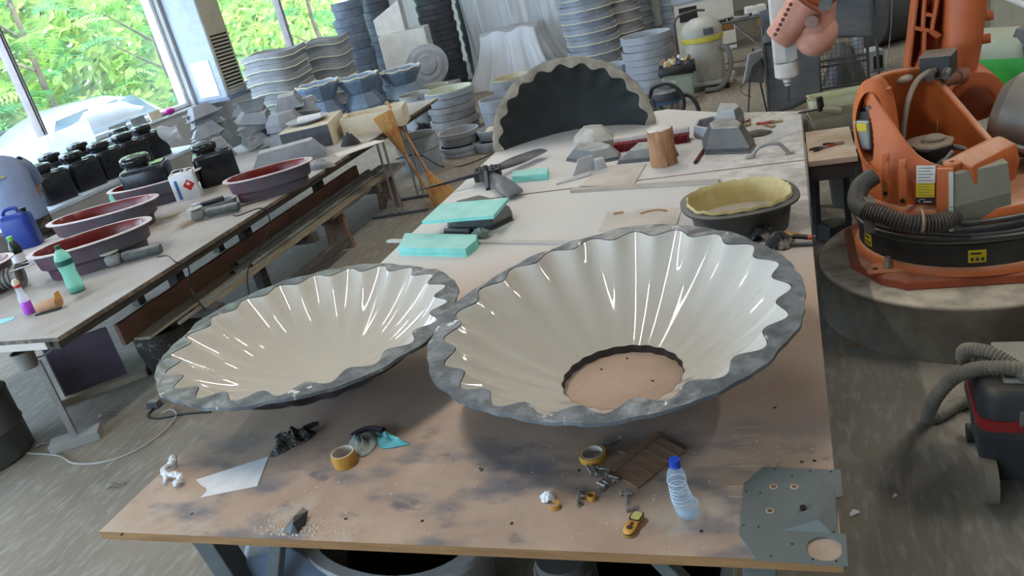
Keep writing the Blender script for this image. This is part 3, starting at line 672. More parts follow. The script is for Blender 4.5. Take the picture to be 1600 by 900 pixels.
tub('dark red oval tub at the bench edge, right of the lone black tank', (-4.371, 5.245, 1.04), (-3.742, 5.635, 1.04), 0.22, 0.19)
tub('dark red oval tub cut off by the left picture edge', (-5.563, 3.358, 1.05), (-5.302, 3.992, 1.05), 0.25, 0.20)
# ------------------------------------------------ black tanks
m_tank = mat('black_gloss_tank', srgb(24, 26, 32), 0.22, c2=srgb(34, 36, 42), ns=4, dust=srgb(150, 160, 175), dw=0.35); m_capt = mat('black_gloss_cap', srgb(30, 31, 34), 0.15, dust=srgb(200, 210, 220), dw=0.3)
TANK0 = []
def tank(label, loc, a=0.0, s=1.0):
    if not TANK0:
        root = T('black_tank', label, 'tank', loc, a, 'black plastic tanks')
        b = B(); b.loft([[(x*k, y*k, z) for x, y in rrect(0.40, 0.32, 0.05)] for k, z in ((0.97, 0), (1, 0.02), (1, 0.27), (0.97, 0.30), (0.9, 0.315))], True, True, True); mk('body', b, m_tank, root, smooth=45)
        b = B(); b.loft([[(-0.05+x*k, y*k, z) for x, y in rrect(0.24, 0.24, 0.09, 6)] for k, z in ((0.8, 0.31), (0.8, 0.335), (1.0, 0.35), (1.05, 0.375), (1.0, 0.41), (0.85, 0.425))], True, True, True); cp = mk('filler_cap', b, m_capt, root, smooth=50)
        b = B(); b.lathe([(0.03, 0.4255), (0.06, 0.4255), (0.06, 0.43), (0.03, 0.43)], 20, xf((-0.05, 0, 0)), loop=True); mk('cap_ring', b, m_capt, cp, smooth=50)
        b = B(); b.box(0.09, 0.18, -0.1, 0.1, 0.312, 0.328); mk('shoulder_pad', b, m_capt, root, bevel=0.008)
        TANK0.append(root); root.scale = (s, s, s); return root
    r = dup(TANK0[0], loc, a, label, s); return r
tank('black tank standing inside the third dark red tub', (cC[0]-0.04, cC[1]-0.02, BZ+0.03), 0.5, 1.0)
tank('lone black tank between the tubs on the long bench', (-5.103, 6.121, 0.851), 0.7, 0.92)
# window-side bench with its row of tanks
b2 = T('window_bench', 'white window-side bench full of black tanks', 'bench')
m_b2 = mat('bluish_white_top', srgb(206, 216, 230), 0.5, c2=srgb(180, 192, 208), ns=3)
b = B(); b.box(-8.7, -7.38, 5.4, 8.72, 0.76, 0.80); mk('bench_top', b, m_b2, b2, bevel=0.004)
b = B(); b.box(-7.43, -7.385, 5.42, 8.70, 0.52, 0.759); mk('front_apron', b, mat('grey_apron', srgb(160, 160, 158), 0.7), b2, bevel=0.003)
b = B(); b.box(-8.65, -7.43, 8.68, 8.715, 0.3, 0.759); mk('end_panel', b, m_b2, b2, bevel=0.003)
for x in (-8.6, -7.5):
    for y in (5.5, 8.6):
        b = B(); b.box(x-0.035, x+0.035, y-0.035, y+0.035, 0, 0.758); mk('leg', b, m_dwood, b2)
TK = [((103,306), 'nearest black tank on the window bench, beside the worker'), ((128,291), 'second black tank along the window bench front row'), ((156,281), 'third black tank along the window bench front row'), ((181,272), 'fourth black tank along the window bench front row'), ((206,260), 'fifth black tank in the window bench row, by the white rag'),
      ((98,277), 'black tank in the back row on the window bench, behind the worker arm'), ((128,262), 'black tank in the middle of the back row on the window bench'), ((160,248), 'black tank in the back row below the window sill'), ((215,238), 'black tank standing behind the white rag on the window bench')]
m_tank
TKP = [(-7.962, 6.958, 0.801), (-8.08, 7.399, 0.801), (-7.963, 7.576, 0.801), (-8.009, 7.905, 0.801), (-8.005, 8.231, 0.801), (-8.771, 7.485, 0.801), (-8.98, 8.141, 0.801), (-8.965, 8.475, 0.801), (-8.46, 9.102, 0.801)]
for (pp, lab), pt_ in zip(TK, ((-7.66, 6.55), (-7.66, 7.0), (-7.66, 7.42), (-7.66, 7.82), (-7.7, 8.2), (-8.22, 6.75), (-8.22, 7.22), (-8.22, 7.66), (-8.2, 8.35))):
    tank(lab, (pt_[0], pt_[1], 0.801), 1.35, (0.92, 0.92, 1.02))
b = B(); b.grid(lambda u, v: (u*0.25-0.12, v*0.03*math.sin(u*3)+0.01*math.sin(v*9), 0.22-v*0.22+0.03*math.sin(u*6+v*4)), 10, 10)
o = mk('cloth_rag', b, m_paper, smooth=60, solid=0.004, loc=(-7.46, 8.32, 0.93), r=(0.25, 0, 0.5)); tag(o, 'crumpled white rag hanging on the last black tank', 'rag')
# ------------------------------------------------ bottles, cans, tools on the long bench
root = T('solvent_can', 'white rectangular can with a red flammable diamond on the bench', 'can', (-5.088, 5.632, 0.851), 0.55)
b = B(); b.loft([[(x*k, y*k, z) for x, y in rrect(0.21, 0.13, 0.012)] for k, z in ((1, 0), (1, 0.23), (0.95, 0.238))], True, True, True); mk('can_body', b, mat('white_tin', srgb(214, 218, 226), 0.35), root, smooth=40)
m_haz = mat('hazard_red', srgb(196, 42, 44), 0.5)
b = B(); b.prism([(0.0, -0.052), (0.052, 0.0), (0.0, 0.052), (-0.052, 0.0)], 0, 0.001, xf((0.042, -0.0655, 0.13), (PI/2, 0, 0))); dm = mk('red_diamond', b, m_haz, root)
b = B(); b.prism([(-0.012, -0.008), (0.012, -0.008), (0.016, 0.008), (0.006, 0.004), (0.004, 0.026), (-0.006, 0.012), (-0.014, 0.014)], 0, 0.001, xf((0.042, -0.0667, 0.138), (PI/2, 0, 0))); mk('flame_symbol', b, m_white, dm)
b = B(); b.box(-0.07, -0.045, -0.0665, -0.0655, 0.02, 0.19); mk('blue_stripe', b, mat('blue_print', srgb(60, 110, 170), 0.5), root)
b = B(); b.cyl((0.05, 0.02, 0.238), (0.05, 0.02, 0.262), 0.024, n=16); mk('screw_cap', b, m_steel, root, smooth=40)
b = B(); b.tube(smooth_path([(-0.08, 0, 0.238), (-0.06, 0, 0.265), (0.0, 0, 0.268), (0.015, 0, 0.238)], 4), 0.006, 8); mk('carry_handle', b, m_steel, root, smooth=50)
def bottle(name, label, loc, prof, m, capz, capr, m_cap, extra=None, a=0.0):
    root = T(name, label, 'bottle', loc, a)
    b = B(); b.lathe(prof, 24, cap0=True, cap1=True); mk('bottle_body', b, m, root, smooth=60)
    b = B(); b.cyl((0, 0, capz[0]), (0, 0, capz[1]), capr, n=16); mk('cap', b, m_cap, root, smooth=40)
    return root
m_gpet = film_mat('green_clear_plastic', (0.36, 0.82, 0.66), 0.6, 0.4)
rt = bottle('green_bottle', 'tall green soft drink bottle near the bench corner', (-4.418, 3.626, 0.851), [(0.035, 0), (0.05, 0.01), (0.052, 0.05), (0.046, 0.11), (0.044, 0.14), (0.05, 0.18), (0.052, 0.215), (0.048, 0.245), (0.03, 0.28), (0.014, 0.295), (0.014, 0.30)], m_gpet, (0.295, 0.318), 0.017, mat('dark_green_cap', srgb(30, 84, 66), 0.4))
b = B(); b.lathe([(0.0525, 0.19), (0.0535, 0.19), (0.0535, 0.225), (0.0525, 0.225)], 24, loop=True); mk('label_band', b, mat('dark_green_label', srgb(26, 84, 74), 0.4, c2=srgb(30, 96, 84)), rt, smooth=60)
b = B(); b.cyl((0, 0, 0.004), (0, 0, 0.03), 0.048, n=20); mk('base_liquid', b, mat('green_base', srgb(60, 190, 150), 0.1, trans=0.6), rt, smooth=50)
rt = T('purple_bottle', 'clear bottle half filled with purple liquid and a red collar', 'bottle', (-4.517, 3.333, 0.851))
m_clear = film_mat('clear_plastic', (0.8, 0.84, 0.9), 0.45, 0.4)
b = B(); b.lathe([(0.026, 0.075), (0.03, 0.08), (0.031, 0.105), (0.02, 0.135), (0.019, 0.175)], 20, cap0=True, cap1=True); mk('upper_body', b, m_clear, rt, smooth=60)
b = B(); b.lathe([(0.026, 0), (0.031, 0.004), (0.031, 0.079), (0.03, 0.08)], 20, cap0=True, cap1=True); mk('purple_liquid', b, mat('purple_fluid', srgb(176, 70, 206), 0.2, c2=srgb(190, 90, 216)), rt, smooth=60)
b = B(); b.cyl((0, 0, 0.175), (0, 0, 0.193), 0.021, n=18); mk('red_collar', b, m_haz, rt, smooth=40)
b = B(); b.lathe([(0.021, 0.193), (0.022, 0.21), (0.014, 0.228)], 18, cap0=True, cap1=True); mk('pale_nozzle', b, m_cream, rt, smooth=50)
root = T('sandpaper_roll', 'short brown abrasive roll lying on the bench corner', 'roll', (-4.363, 3.355, 0.851), 0.5)
b = B(); b.loft([[(-0.06+0.012*math.cos(a), 0.03*math.cos(a), 0.034+0.032*math.sin(a)) for a in [2*PI*i/20 for i in range(20)]], [(0.06+0.012*math.cos(a), 0.034*math.cos(a), 0.037+0.036*math.sin(a)) for a in [2*PI*i/20 for i in range(20)]]], True, False, True); mk('paper_roll', b, mat('brown_abrasive', srgb(184, 140, 108), 0.85), root, smooth=60, solid=0.002)
b = B(); b.add([(0.055, -0.03, 0.05), (0.075, 0.035, 0.05), (0.07, 0.03, 0.10), (0.055, -0.0, 0.095)], [(0, 1, 2, 3)]); mk('torn_flap', b, mat('amber_abrasive', srgb(214, 156, 84), 0.8), root, solid=0.002)
b = B(); b.box(-0.08, 0.07, -0.05, -0.015, 0, 0.008); mk('dark_strip', b, m_black, root)
sheet_pts = [(-4.64, 3.191, 0.85), (-4.57, 3.249, 0.85), (-4.601, 3.295, 0.85), (-4.732, 3.27, 0.85)]
b = B(); b.prism([(p[0]-sheet_pts[0][0], p[1]-sheet_pts[0][1]) for p in sheet_pts], 0, 0.002); o = mk('cyan_card', b, mat('cyan_card', srgb(150, 224, 226), 0.6), loc=(sheet_pts[0][0], sheet_pts[0][1], BZ+0.0005)); tag(o, 'pale cyan card at the left picture edge on the bench', 'card')
# blue jerrican, dark bottle, grey flanged motor
root = T('jerrican', 'blue plastic jerrican behind the nearest tub', 'canister', (-6.129, 4.779, 0.851), 0.55)
b = B(); b.loft([[(x*k, y*k, z) for x, y in rrect(0.24, 0.18, 0.05)] for k, z in ((0.95, 0), (1, 0.02), (1, 0.25), (0.92, 0.285), (0.7, 0.30))], True, True, True); mk('canister', b, mat('blue_canister', srgb(36, 62, 150), 0.35, c2=srgb(28, 50, 130)), root, smooth=45)
b = B(); b.tube(smooth_path([(-0.09, 0, 0.285), (-0.05, 0, 0.335), (0.03, 0, 0.335), (0.05, 0, 0.29)], 4), 0.016, 8); mk('handle', b, MATS['blue_canister'], root, smooth=60)
b = B(); b.cyl((0.08, 0, 0.28), (0.08, 0, 0.325), 0.03, n=16); mk('screw_cap', b, m_black, root, smooth=40)
rt = bottle('dark_bottle', 'dark bottle with a bright green cap at the left bench edge', (-5.616, 4.265, 0.851), [(0.04, 0), (0.045, 0.01), (0.045, 0.15), (0.03, 0.19), (0.022, 0.21)], mat('dark_green_glass', srgb(40, 52, 44), 0.2), (0.21, 0.245), 0.02, mat('lime_cap', srgb(120, 196, 80), 0.4))
b = B(); b.lathe([(0.0455, 0.04), (0.046, 0.04), (0.046, 0.11), (0.0455, 0.11)], 20, loop=True); mk('paper_label', b, m_paper, rt, smooth=60)
root = T('flanged_motor', 'grey ribbed motor casing with a flange at the left bench edge', 'motor', (-5.162, 3.781, 0.851), 0.5)
m_cast = mat('grey_casting', srgb(140, 138, 134), 0.55, 0.2, c2=srgb(118, 116, 112)); b = B(); b.cyl((-0.12, 0, 0.085), (0.06, 0, 0.085), 0.06, n=24); mk('casing', b, m_cast, root, smooth=50)
for k in range(5):
    b = B(); b.lathe([(0.06, -0.006), (0.072, -0.006), (0.072, 0.006), (0.06, 0.006)], 24, xf((-0.10+0.03*k, 0, 0.085), (0, PI/2, 0)), loop=True); mk('rib', b, m_cast, root, smooth=40)
b = B(); b.lathe([(0.045, -0.012), (0.084, -0.012), (0.084, 0.012), (0.045, 0.012)], 28, xf((0.07, 0, 0.085), (0, PI/2, 0)), loop=True); mk('flange', b, m_cast, root, smooth=40)
for s in (-1, 1):
    b = B(); b.cyl((0.05, s*0.06, 0.14), (0.22, s*0.06, 0.15), 0.006, n=8); mk('tie_rod', b, m_steel, root, smooth=50)
# angle grinders
m_grd = mat('worn_dark_green', srgb(66, 74, 74), 0.5, c2=srgb(92, 96, 94), ns=18, dust=DUST, dw=0.5)
def grinder(label, p, a, cord):
    root = T('angle_grinder', label, 'grinder', (p[0], p[1], BZ+0.001), a)
    b = B(); b.loft([[(x, r*math.cos(2*PI*i/16), 0.045+r*1.0*math.sin(2*PI*i/16)) for i in range(16)] for x, r in ((0.02, 0.032), (0.05, 0.037), (0.13, 0.034), (0.2, 0.036), (0.27, 0.038), (0.285, 0.03))], True, True, True); mk('motor_body', b, m_grd, root, smooth=45)
    b = B(); b.loft([[(-0.05+x*k, y*k, z) for x, y in rrect(0.11, 0.075, 0.025)] for k, z in ((0.8, 0.012), (1, 0.025), (1, 0.065), (0.7, 0.085))], True, True, True); mk('gear_head', b, m_cast, root, smooth=45)
    b = B(); b.cyl((-0.06, 0, 0.085), (-0.06, 0, 0.10), 0.02, n=14); mk('spindle', b, m_steel, root, smooth=50)
    b = B(); b.lathe([(0.012, 0.100), (0.062, 0.098), (0.062, 0.105), (0.012, 0.108)], 28, xf((-0.06, 0, 0)), loop=True); mk('disc', b, mat('pale_disc', srgb(186, 186, 180), 0.6), root, smooth=40)
    b = B(); b.tube(smooth_path([(x-p[0], y-p[1], z-BZ) for x, y, z in cord], 5), 0.005, 6); c_ = mk('cord', b, m_black, root, smooth=60); c_.rotation_euler = (0, 0, -a)
pg = (-4.439, 4.068, 0.851)
grinder('angle grinder with a pale disc lying near the bench edge, the nearer one', pg, 0.42, [(-4.032, 3.977, 0.9), (-3.948, 3.98, 0.9), (-3.845, 3.921, 0.87), (-3.86, 4.02, 0.80), (-3.84, 3.951, 0.647), (-3.8, 3.955, 0.483)])
pg2 = (-4.364, 4.913, 0.851)
grinder('angle grinder beside the grey bristle tray, the farther one', pg2, 0.3, [(-3.997, 4.772, 0.9), (-3.928, 4.751, 0.89), (-3.87, 4.98, 0.855), (-3.85, 4.94, 0.70), (-3.82, 4.525, 0.549), (-3.78, 4.383, 0.396)])
# grey shallow tray mould with black bristles in front of the tubs
p = (-4.452, 5.156, 0.851); root = T('tray_mould', 'small grey oval tray mould behind the farther grinder', 'mould', (p[0], p[1], BZ+0.001), 0.35)
b = B(); b.loft([oval_(.17, .10, 0), oval_(.19, .115, .06), oval_(.19, .115, .065), oval_(.17, .095, .062), oval_(.15, .08, .015)], True, True, True); mk('tray', b, m_greyfrp, root, smooth=35)
b = B(); b.cyl((-0.10, 0.0, 0.06), (0.08, 0.03, 0.07), 0.022, n=10); mk('black_brush', b, m_rubber, root, smooth=50)
b = B(); b.lathe([(0.0, 0.10), (0.05, 0.095), (0.05, 0.09)], 20, xf((-0.14, 0.03, -0.02)), cap1=True); mk('metal_disc', b, m_steel, root, smooth=40)
p = (-4.973, 5.09, 0.851); b = B(); b.prism([(-0.13, -0.03), (0.12, -0.01), (0.14, 0.05), (-0.10, 0.02)], 0, 0.004); o = mk('card_offcut', b, m_cb if 'm_cb' in globals() else mat('tan_card', srgb(188, 164, 132), 0.8), loc=(p[0], p[1], BZ+0.001), r=(0, 0, 0.4)); tag(o, 'tan card offcut between the tubs and the grey tray', 'card')
p = (-4.127, 5.187, 0.851); b = B(); b.box(-0.11, 0.11, -0.012, 0.012, 0, 0.012); o = mk('dark_rod', b, m_darksteel, bevel=0.003, loc=(p[0], p[1], BZ+0.001), r=(0, 0, 0.75)); tag(o, 'short dark metal bar right of the grey tray', 'bar')
rt = bottle('small_green_bottle', 'small pale green bottle in front of the window bench', (-6.02, 5.72, 0.851), [(0.03, 0), (0.036, 0.01), (0.036, 0.09), (0.028, 0.12), (0.014, 0.14)], m_gpet, (0.14, 0.16), 0.016, m_black)
# boxes, plate, faceted moulds at the far end of the bench
root = T('long_box', 'dark-fronted white box at the far end of the bench carrying a plate', 'box', (-4.515, 6.927, 0.851), 0.0)
p1 = (-4.393, 6.937, 0.851); p0 = (-4.866, 7.001, 0.851); an = math.atan2(p1[1]-p0[1], p1[0]-p0[0])
root.rotation_euler = (0, 0, 0.30)
b = B(); b.box(-0.33, 0.18, 0.0, 0.72, 0, 0.22); mk('carcass', b, m_cream, root, bevel=0.004)
b = B(); b.box(-0.325, 0.175, -0.008, 0.0, 0.005, 0.21); mk('dark_front', b, mat('slate_panel', srgb(84, 88, 96), 0.5, c2=srgb(62, 66, 74), ns=5), root, bevel=0.002)
pb = root.location
rt = T('paper_plate', 'shallow plate with folded paper on the dark-fronted box', 'plate', (pb.x-0.20, pb.y+0.30, BZ+0.222))
b = B(); b.lathe([(0.0, 0.004), (0.14, 0.004), (0.22, 0.035), (0.225, 0.04), (0.215, 0.042), (0.14, 0.012), (0.0, 0.012)], 36); mk('plate', b, m_palegrey, rt, smooth=50)
o = mk('folded_paper', B().box(-0.12, 0.12, -0.08, 0.09, 0, 0.03), m_paper, bevel=0.003, loc=(pb.x-0.18, pb.y+0.31, BZ+0.247), r=(0.08, 0.05, 0.5)); tag(o, 'folded white paper lying on the plate', 'paper')
root = T('open_box', 'open cream box frame with a dark lump inside at the far bench end', 'box', (-4.006, 7.308, 0.851), 0.28)
b = B(); b.box(-0.35, 0.30, 0.0, 0.02, 0, 0.19); mk('front_side', b, m_cream, root, bevel=0.002)
b = B(); b.box(-0.35, 0.30, 0.33, 0.35, 0, 0.19); mk('rear_side', b, m_cream, root, bevel=0.002)
for x in (-0.35, 0.28):
    b = B(); b.box(x, x+0.02, 0.021, 0.329, 0, 0.19); mk('end_side', b, m_cream, root, bevel=0.002)
b = B(); b.box(-0.349, 0.299, 0.001, 0.349, -0.0005, 0.012); mk('bottom', b, m_cream, root)
p = (-4.084, 6.854, 0.851)
def crumple2(name, label, cat, loc, sx, sy, h, m, seed):
    rr = random.Random(seed); ph = [(rr.uniform(1, 5), rr.uniform(1, 5), rr.uniform(0, 6), rr.uniform(.3, 1)) for _ in range(7)]
    b = B(); n = 16
    def fn(u, v):
        a = 2*PI*u; q = v; x, y = q*math.cos(a), q*math.sin(a); s = sum(k*abs(math.sin(fx*x*3+fy*y*3+p_)) for fx, fy, p_, k in ph)/3
        return (x*sx/2, y*sy/2, max(0.001, h*(1-q*q)*(0.4+s*0.8)))
    b.grid(fn, n, 8); bmesh.ops.remove_doubles(b.bm, verts=b.bm.verts, dist=1e-4)
    o = mk(name, b, m, smooth=50, loc=loc); return tag(o, label, cat)
crumple2('rag_lump', 'dark crumpled rag in front of the open cream box', 'rag', p, 0.22, 0.12, 0.09, m_rubber, 4)
p = (-3.943, 6.055, 0.851)
for k, (px_, lab) in enumerate((((-4.375, 5.934, 0.851), 'thin scrap board by the tub at the bench edge'), ((-3.879, 6.624, 0.851), 'thin white sheet lying before the open box'))):
    b = B(); b.prism([(-0.25, -0.10), (0.25, -0.08), (0.22, 0.10), (-0.2, 0.12)], 0, 0.006)
    if k: o = mk('thin_sheet', b, m_white, loc=px_, r=(0, 0, 0.9)); tag(o, lab, 'sheet')
crumple2('tool_wrap', 'dark rag with a tool at the bench edge right of the tub', 'rag', (-3.97, 6.066, 0.851), 0.30, 0.14, 0.06, m_darkfrp, 6)
def frm(label, p, pts, zs, z1, k, m, a=0.0, zb=BZ+0.001):
    root = T('faceted_mould', label, 'mould', (p[0], p[1], zb), a); b = B(); cx = cy = 0
    b.loft([[(x, y, 0) for x, y in pts], [(x, y, zs) for x, y in pts], [(x*k, y*k, z1) for x, y in pts]], True, True, True); mk('shell', b, m, root, bevel=0.006)
    b = B(); b.prism([(x*1.04, y*1.04) for x, y in pts], 0, 0.01); mk('lip', b, m, root, bevel=0.002)
    return root
hexa = poly(6, 0.24, 0.3, 1.0, 0.75)
frm('grey faceted mould with a flat top behind the bench-edge tub', (-4.497, 6.405, 0.851), [(-0.36, -0.10), (0.34, -0.10), (0.36, 0.12), (-0.34, 0.14)], 0.04, 0.18, 0.72, m_greyfrp, 0.6)
frm('grey hexagonal mould left of the dark-fronted box, lower of two', (-5.164, 7.482, 0.851), hexa, 0.06, 0.15, 0.75, m_greyfrp, 0.2)
fm_p = (-5.164, 7.482, 0.851)
frm('grey hexagonal mould left of the dark-fronted box, upper of two', fm_p, [(x*.9, y*.9) for x, y in hexa], 0.08, 0.18, 0.68, m_greyfrp, 0.5, BZ+0.153)
# heap of bracket moulds at the window end
rr = random.Random(77); hb_ = (-5.557, 7.228, 0.851)
def bracket_mesh(kind=0):
    b = B()
    pl = [[(-0.2, -0.14), (0.18, -0.14), (0.26, 0.0), (0.18, 0.14), (-0.2, 0.14)], [(-0.24, -0.12), (0.24, -0.05), (0.24, 0.05), (-0.24, 0.12)], [(-0.18, -0.16), (0.18, -0.16), (0.18, 0.16), (-0.18, 0.16)]][kind]
    b.prism([(x*1.08, y*1.08) for x, y in pl], 0, 0.012)
    k = (0.7, 0.8, 0.6)[kind]
    b.loft([[(x, y, 0.012) for x, y in pl], [(x*k-(0.03 if kind == 0 else 0), y*k, (0.14, 0.11, 0.16)[kind]) for x, y in pl]]); return b
LABP = 'dusty grey bracket mould in the heap at the window end of the long bench'
base_o = {}
for k in range(30):
    col = k % 3; lev = k//3; kd = (k*7+lev) % 3
    x = hb_[0]+(-0.40+0.40*col)+rr.uniform(-.06, .06); y = hb_[1]+0.02+(0.26*col)+rr.uniform(-.06, .06); z = BZ+0.004+0.058*lev
    if lev > 8-col: continue
    if kd not in base_o:
        o = base_o[kd] = mk('bracket_mould', bracket_mesh(kd), m_greyfrp, bevel=0.003); tag(o, LABP, 'mould', 'heap of bracket moulds')
    else:
        o = base_o[kd].copy(); COL.objects.link(o)
    o.location = (x, y, z); o.scale = (0.82, 0.82, 0.8)
    o.rotation_euler = (rr.uniform(-.22, .22), rr.uniform(-.22, .22)+(PI if lev % 4 == 3 else 0), rr.choice((0.3, 3.4, 0.9, 3.9, 2.2))+rr.uniform(-.3, .3))
    if lev % 4 == 3: o.location.z += 0.1
# plastic sheet taped along the lower window and small things on the sill
m_film = film_mat('milky_film', (0.72, 0.84, 0.98), 0.75, 0.5)
b = B(); b.grid(lambda u, v: (0.01*math.sin(u*20), u*3.6, v*0.34+0.03*u), 20, 4); o = mk('plastic_sheet', b, m_film, smooth=60, loc=(WX+0.06, 5.2, 0.98)); tag(o, 'milky blue plastic sheet hung over the lower left window', 'plastic sheet')
for k, (y, w_, lab) in enumerate(((9.15, 0.35, 'grey plastic offcut leaning on the window sill, left one'), (9.6, 0.3, 'grey plastic offcut leaning on the window sill, middle one'), (10.0, 0.25, 'cream card leaning on the window sill'))):
    o = mk('sill_offcut', B().box(-0.01, 0.01, 0, w_, 0, 0.13), (m_palegrey, m_greyfrp, m_cream)[k], bevel=0.002, loc=(WX+0.005, y, 1.032), r=(0, -0.1, 0)); tag(o, lab, 'offcut')
b = B(); b.ball((0, 0, 0.05), 0.07, n=10, sz=(1, 1.4, 0.75)); o = mk('magenta_wrapper', b, mat('magenta_film', srgb(170, 30, 130), 0.4), loc=(WX+0.01, 10.45, 1.031)); tag(o, 'small crumpled magenta wrapper on the window sill', 'wrapper')
# ------------------------------------------------ floor under and before the bench
root = T('pipe_stand', 'grey tube holder on a steel post and channel foot, by the bench', 'stand', (-4.43, 3.164, 0), 0.62)
m_gpvc = mat('grey_pvc', srgb(150, 148, 142), 0.5, dust=DUST, dw=0.4)
b = B(); b.box(-0.15, 0.15, -0.065, 0.065, 0.0, 0.06); mk('channel_foot', b, m_gpvc, root, bevel=0.004)
b = B(); b.box(-0.02, 0.02, -0.012, 0.012, 0.06, 0.60); mk('post', b, m_steel, root, bevel=0.002)
b = B(); b.lathe([(0.052, 0.58), (0.06, 0.58), (0.066, 0.68), (0.066, 0.69), (0.056, 0.69), (0.052, 0.6)], 28, xf((-0.055, 0, 0)), loop=True); mk('tube_cup', b, m_gpvc, root, smooth=40)
b = B(); b.tube(smooth_path([(0.0, 0.0, 0.62), (0.08, 0.02, 0.63), (0.16, 0.05, 0.70), (0.2, 0.1, 0.80)], 4), 0.006, 6); mk('wire', b, m_gpvc, root, smooth=60)
root = T('purple_panel_box', 'storage box with a dusky purple side panel under the bench', 'box', (-5.013, 3.662, 0), 0.72)
b = B(); b.box(0.0, 0.42, -0.01, 0.01, 0.055, 0.44); mk('purple_panel', b, mat('dusky_purple', srgb(88, 76, 90), 0.5, c2=srgb(78, 66, 80)), root, bevel=0.002)
b = B(); b.box(-0.012, 0.01, 0.0, 0.50, 0.05, 0.46); mk('beige_panel', b, mat('dull_beige', srgb(150, 148, 138), 0.6), root, bevel=0.002)
b = B(); b.box(-0.05, 0.55, -0.06, 0.56, 0.0, 0.05); mk('base_board', b, mat('beige_edge', srgb(160, 150, 130), 0.6), root, bevel=0.003)
root = T('grey_drum', 'dark grey drum cut off by the left picture edge', 'drum', (-5.02, 2.98, 0.0))
b = B(); b.lathe([(0.26, 0), (0.28, 0.02), (0.28, 0.2), (0.288, 0.21), (0.28, 0.22), (0.28, 0.42), (0.285, 0.43), (0.27, 0.44)], 36, cap0=True, cap1=True); mk('drum_body', b, mat('drum_green_grey', srgb(74, 78, 76), 0.5), root, smooth=40)
root = T('tar_pot', 'splattered dark round pot on the floor behind the left dish', 'pot', (-4.406, 4.112, 0))
m_pot = mat('splattered_black', srgb(46, 42, 40), 0.6, c2=srgb(140, 132, 126), ns=14, lo=0.58, hi=0.66, bump=0.5)
b = B(); b.lathe([(0.15, 0), (0.17, 0.02), (0.2, 0.2), (0.2, 0.33), (0.19, 0.335), (0.18, 0.32), (0.17, 0.1)], 30, cap0=True, cap1=True); mk('pot_wall', b, m_pot, root, smooth=40)
# cable on the floor with a plug lump
m_cab = mat('pale_cable', srgb(176, 174, 168), 0.6)
pts = [(-5.134, 3.072, 0.006), (-4.761, 3.05, 0.006), (-4.456, 3.023, 0.006), (-4.245, 2.946, 0.006), (-4.027, 2.959, 0.006), (-3.874, 3.065, 0.006), (-3.817, 3.262, 0.006), (-3.86, 3.438, 0.006), (-3.96, 3.514, 0.006), (-4.016, 3.479, 0.006)]
b = B(); b.tube(smooth_path(pts, 6), 0.006, 6); o = mk('floor_cable', b, m_cab, smooth=60); tag(o, 'pale cable curving over the floor in front of the stand', 'cable')
root = T('plug_cluster', 'dusty power plug with black leads on the floor below the left dish', 'plug', (-4.136, 3.561, 0))
b = B(); b.box(-0.05, 0.05, -0.03, 0.03, 0.0, 0.05, None, 0.008); mk('socket', b, m_darkfrp, root, bevel=0.006)
pz = (-4.136, 3.561, 0)
b = B(); b.tube(smooth_path([(q[0]-pz[0], q[1]-pz[1], 0.008) for q in ((-4.126, 3.53, 0), (-4.091, 3.439, 0), (-3.974, 3.414, 0), (-3.802, 3.459, 0), (-3.61, 3.474, 0))], 5), 0.007, 6); mk('lead', b, m_black, root, smooth=60)
for k, (pp, lab) in enumerate((((-4.427, 3.465, 0), 'pale curled strip on the floor left of the dish shadow'), ((-4.657, 3.132, 0), 'crumpled strip on the floor left of the channel foot'), ((-3.717, 2.73, 0), 'small bent chip on the floor left of the table'))):
    b = B(); s = (0.09, 0.08, 0.05)[k]; b.grid(lambda u, v: (u*s*2-s, v*0.035+0.01*math.sin(u*6), 0.012+0.010*math.sin(u*5+v)), 8, 2); o = mk('floor_scrap', b, m_gwood, smooth=60, solid=0.002, loc=(pp[0], pp[1], 0.0), r=(0, 0, 0.5)); tag(o, lab, 'scrap')

# ================================================================ things on the main table
Z0 = TZ+0.0006     # front board surface
Z1 = TZ+0.0035     # rear board surface
def frustum(b, pl, z0, zs, z1, k=0.6, off=(0, 0), M=None):
    """skirt then sloped facets up to a smaller flat top"""
    cx = sum(p[0] for p in pl)/len(pl); cy = sum(p[1] for p in pl)/len(pl)
    top = [(cx+off[0]+(x-cx)*k, cy+off[1]+(y-cy)*k, z1) for x, y in pl]
    b.loft([[(x, y, z0) for x, y in pl], [(x, y, zs) for x, y in pl], top], True, True, True, M)
def local(pts, o): return [(p[0]-o[0], p[1]-o[1]) for p in pts]
def strip(p0, p1, w_, h): 
    b = B(); b.bar((p0[0], p0[1], h/2), (p1[0], p1[1], h/2), w_, h); return b
# two loose laths across the boards
p0, p1 = (-2.453, 4.216, 0.75), (-1.134, 3.865, 0.75)
o = mk('wooden_lath', strip((0, 0), (p1[0]-p0[0], p1[1]-p0[1]), 0.035, 0.014), mat('whitewashed_lath', srgb(196, 194, 192), 0.7), bevel=0.002, loc=(p0[0], p0[1], Z0)); tag(o, 'long pale lath behind the dishes sticking out past the left table edge', 'lath')
p0, p1 = (-1.39, 4.832, 0.75), (-0.45, 4.659, 0.75)
o = mk('wooden_lath', strip((0, 0), (p1[0]-p0[0], p1[1]-p0[1]), 0.05, 0.018), mat('dusty_lath', srgb(186, 178, 168), 0.75), bevel=0.002, loc=(p0[0], p0[1]-0.03, Z0)); tag(o, 'dusty lath lying in front of the bark log', 'lath')
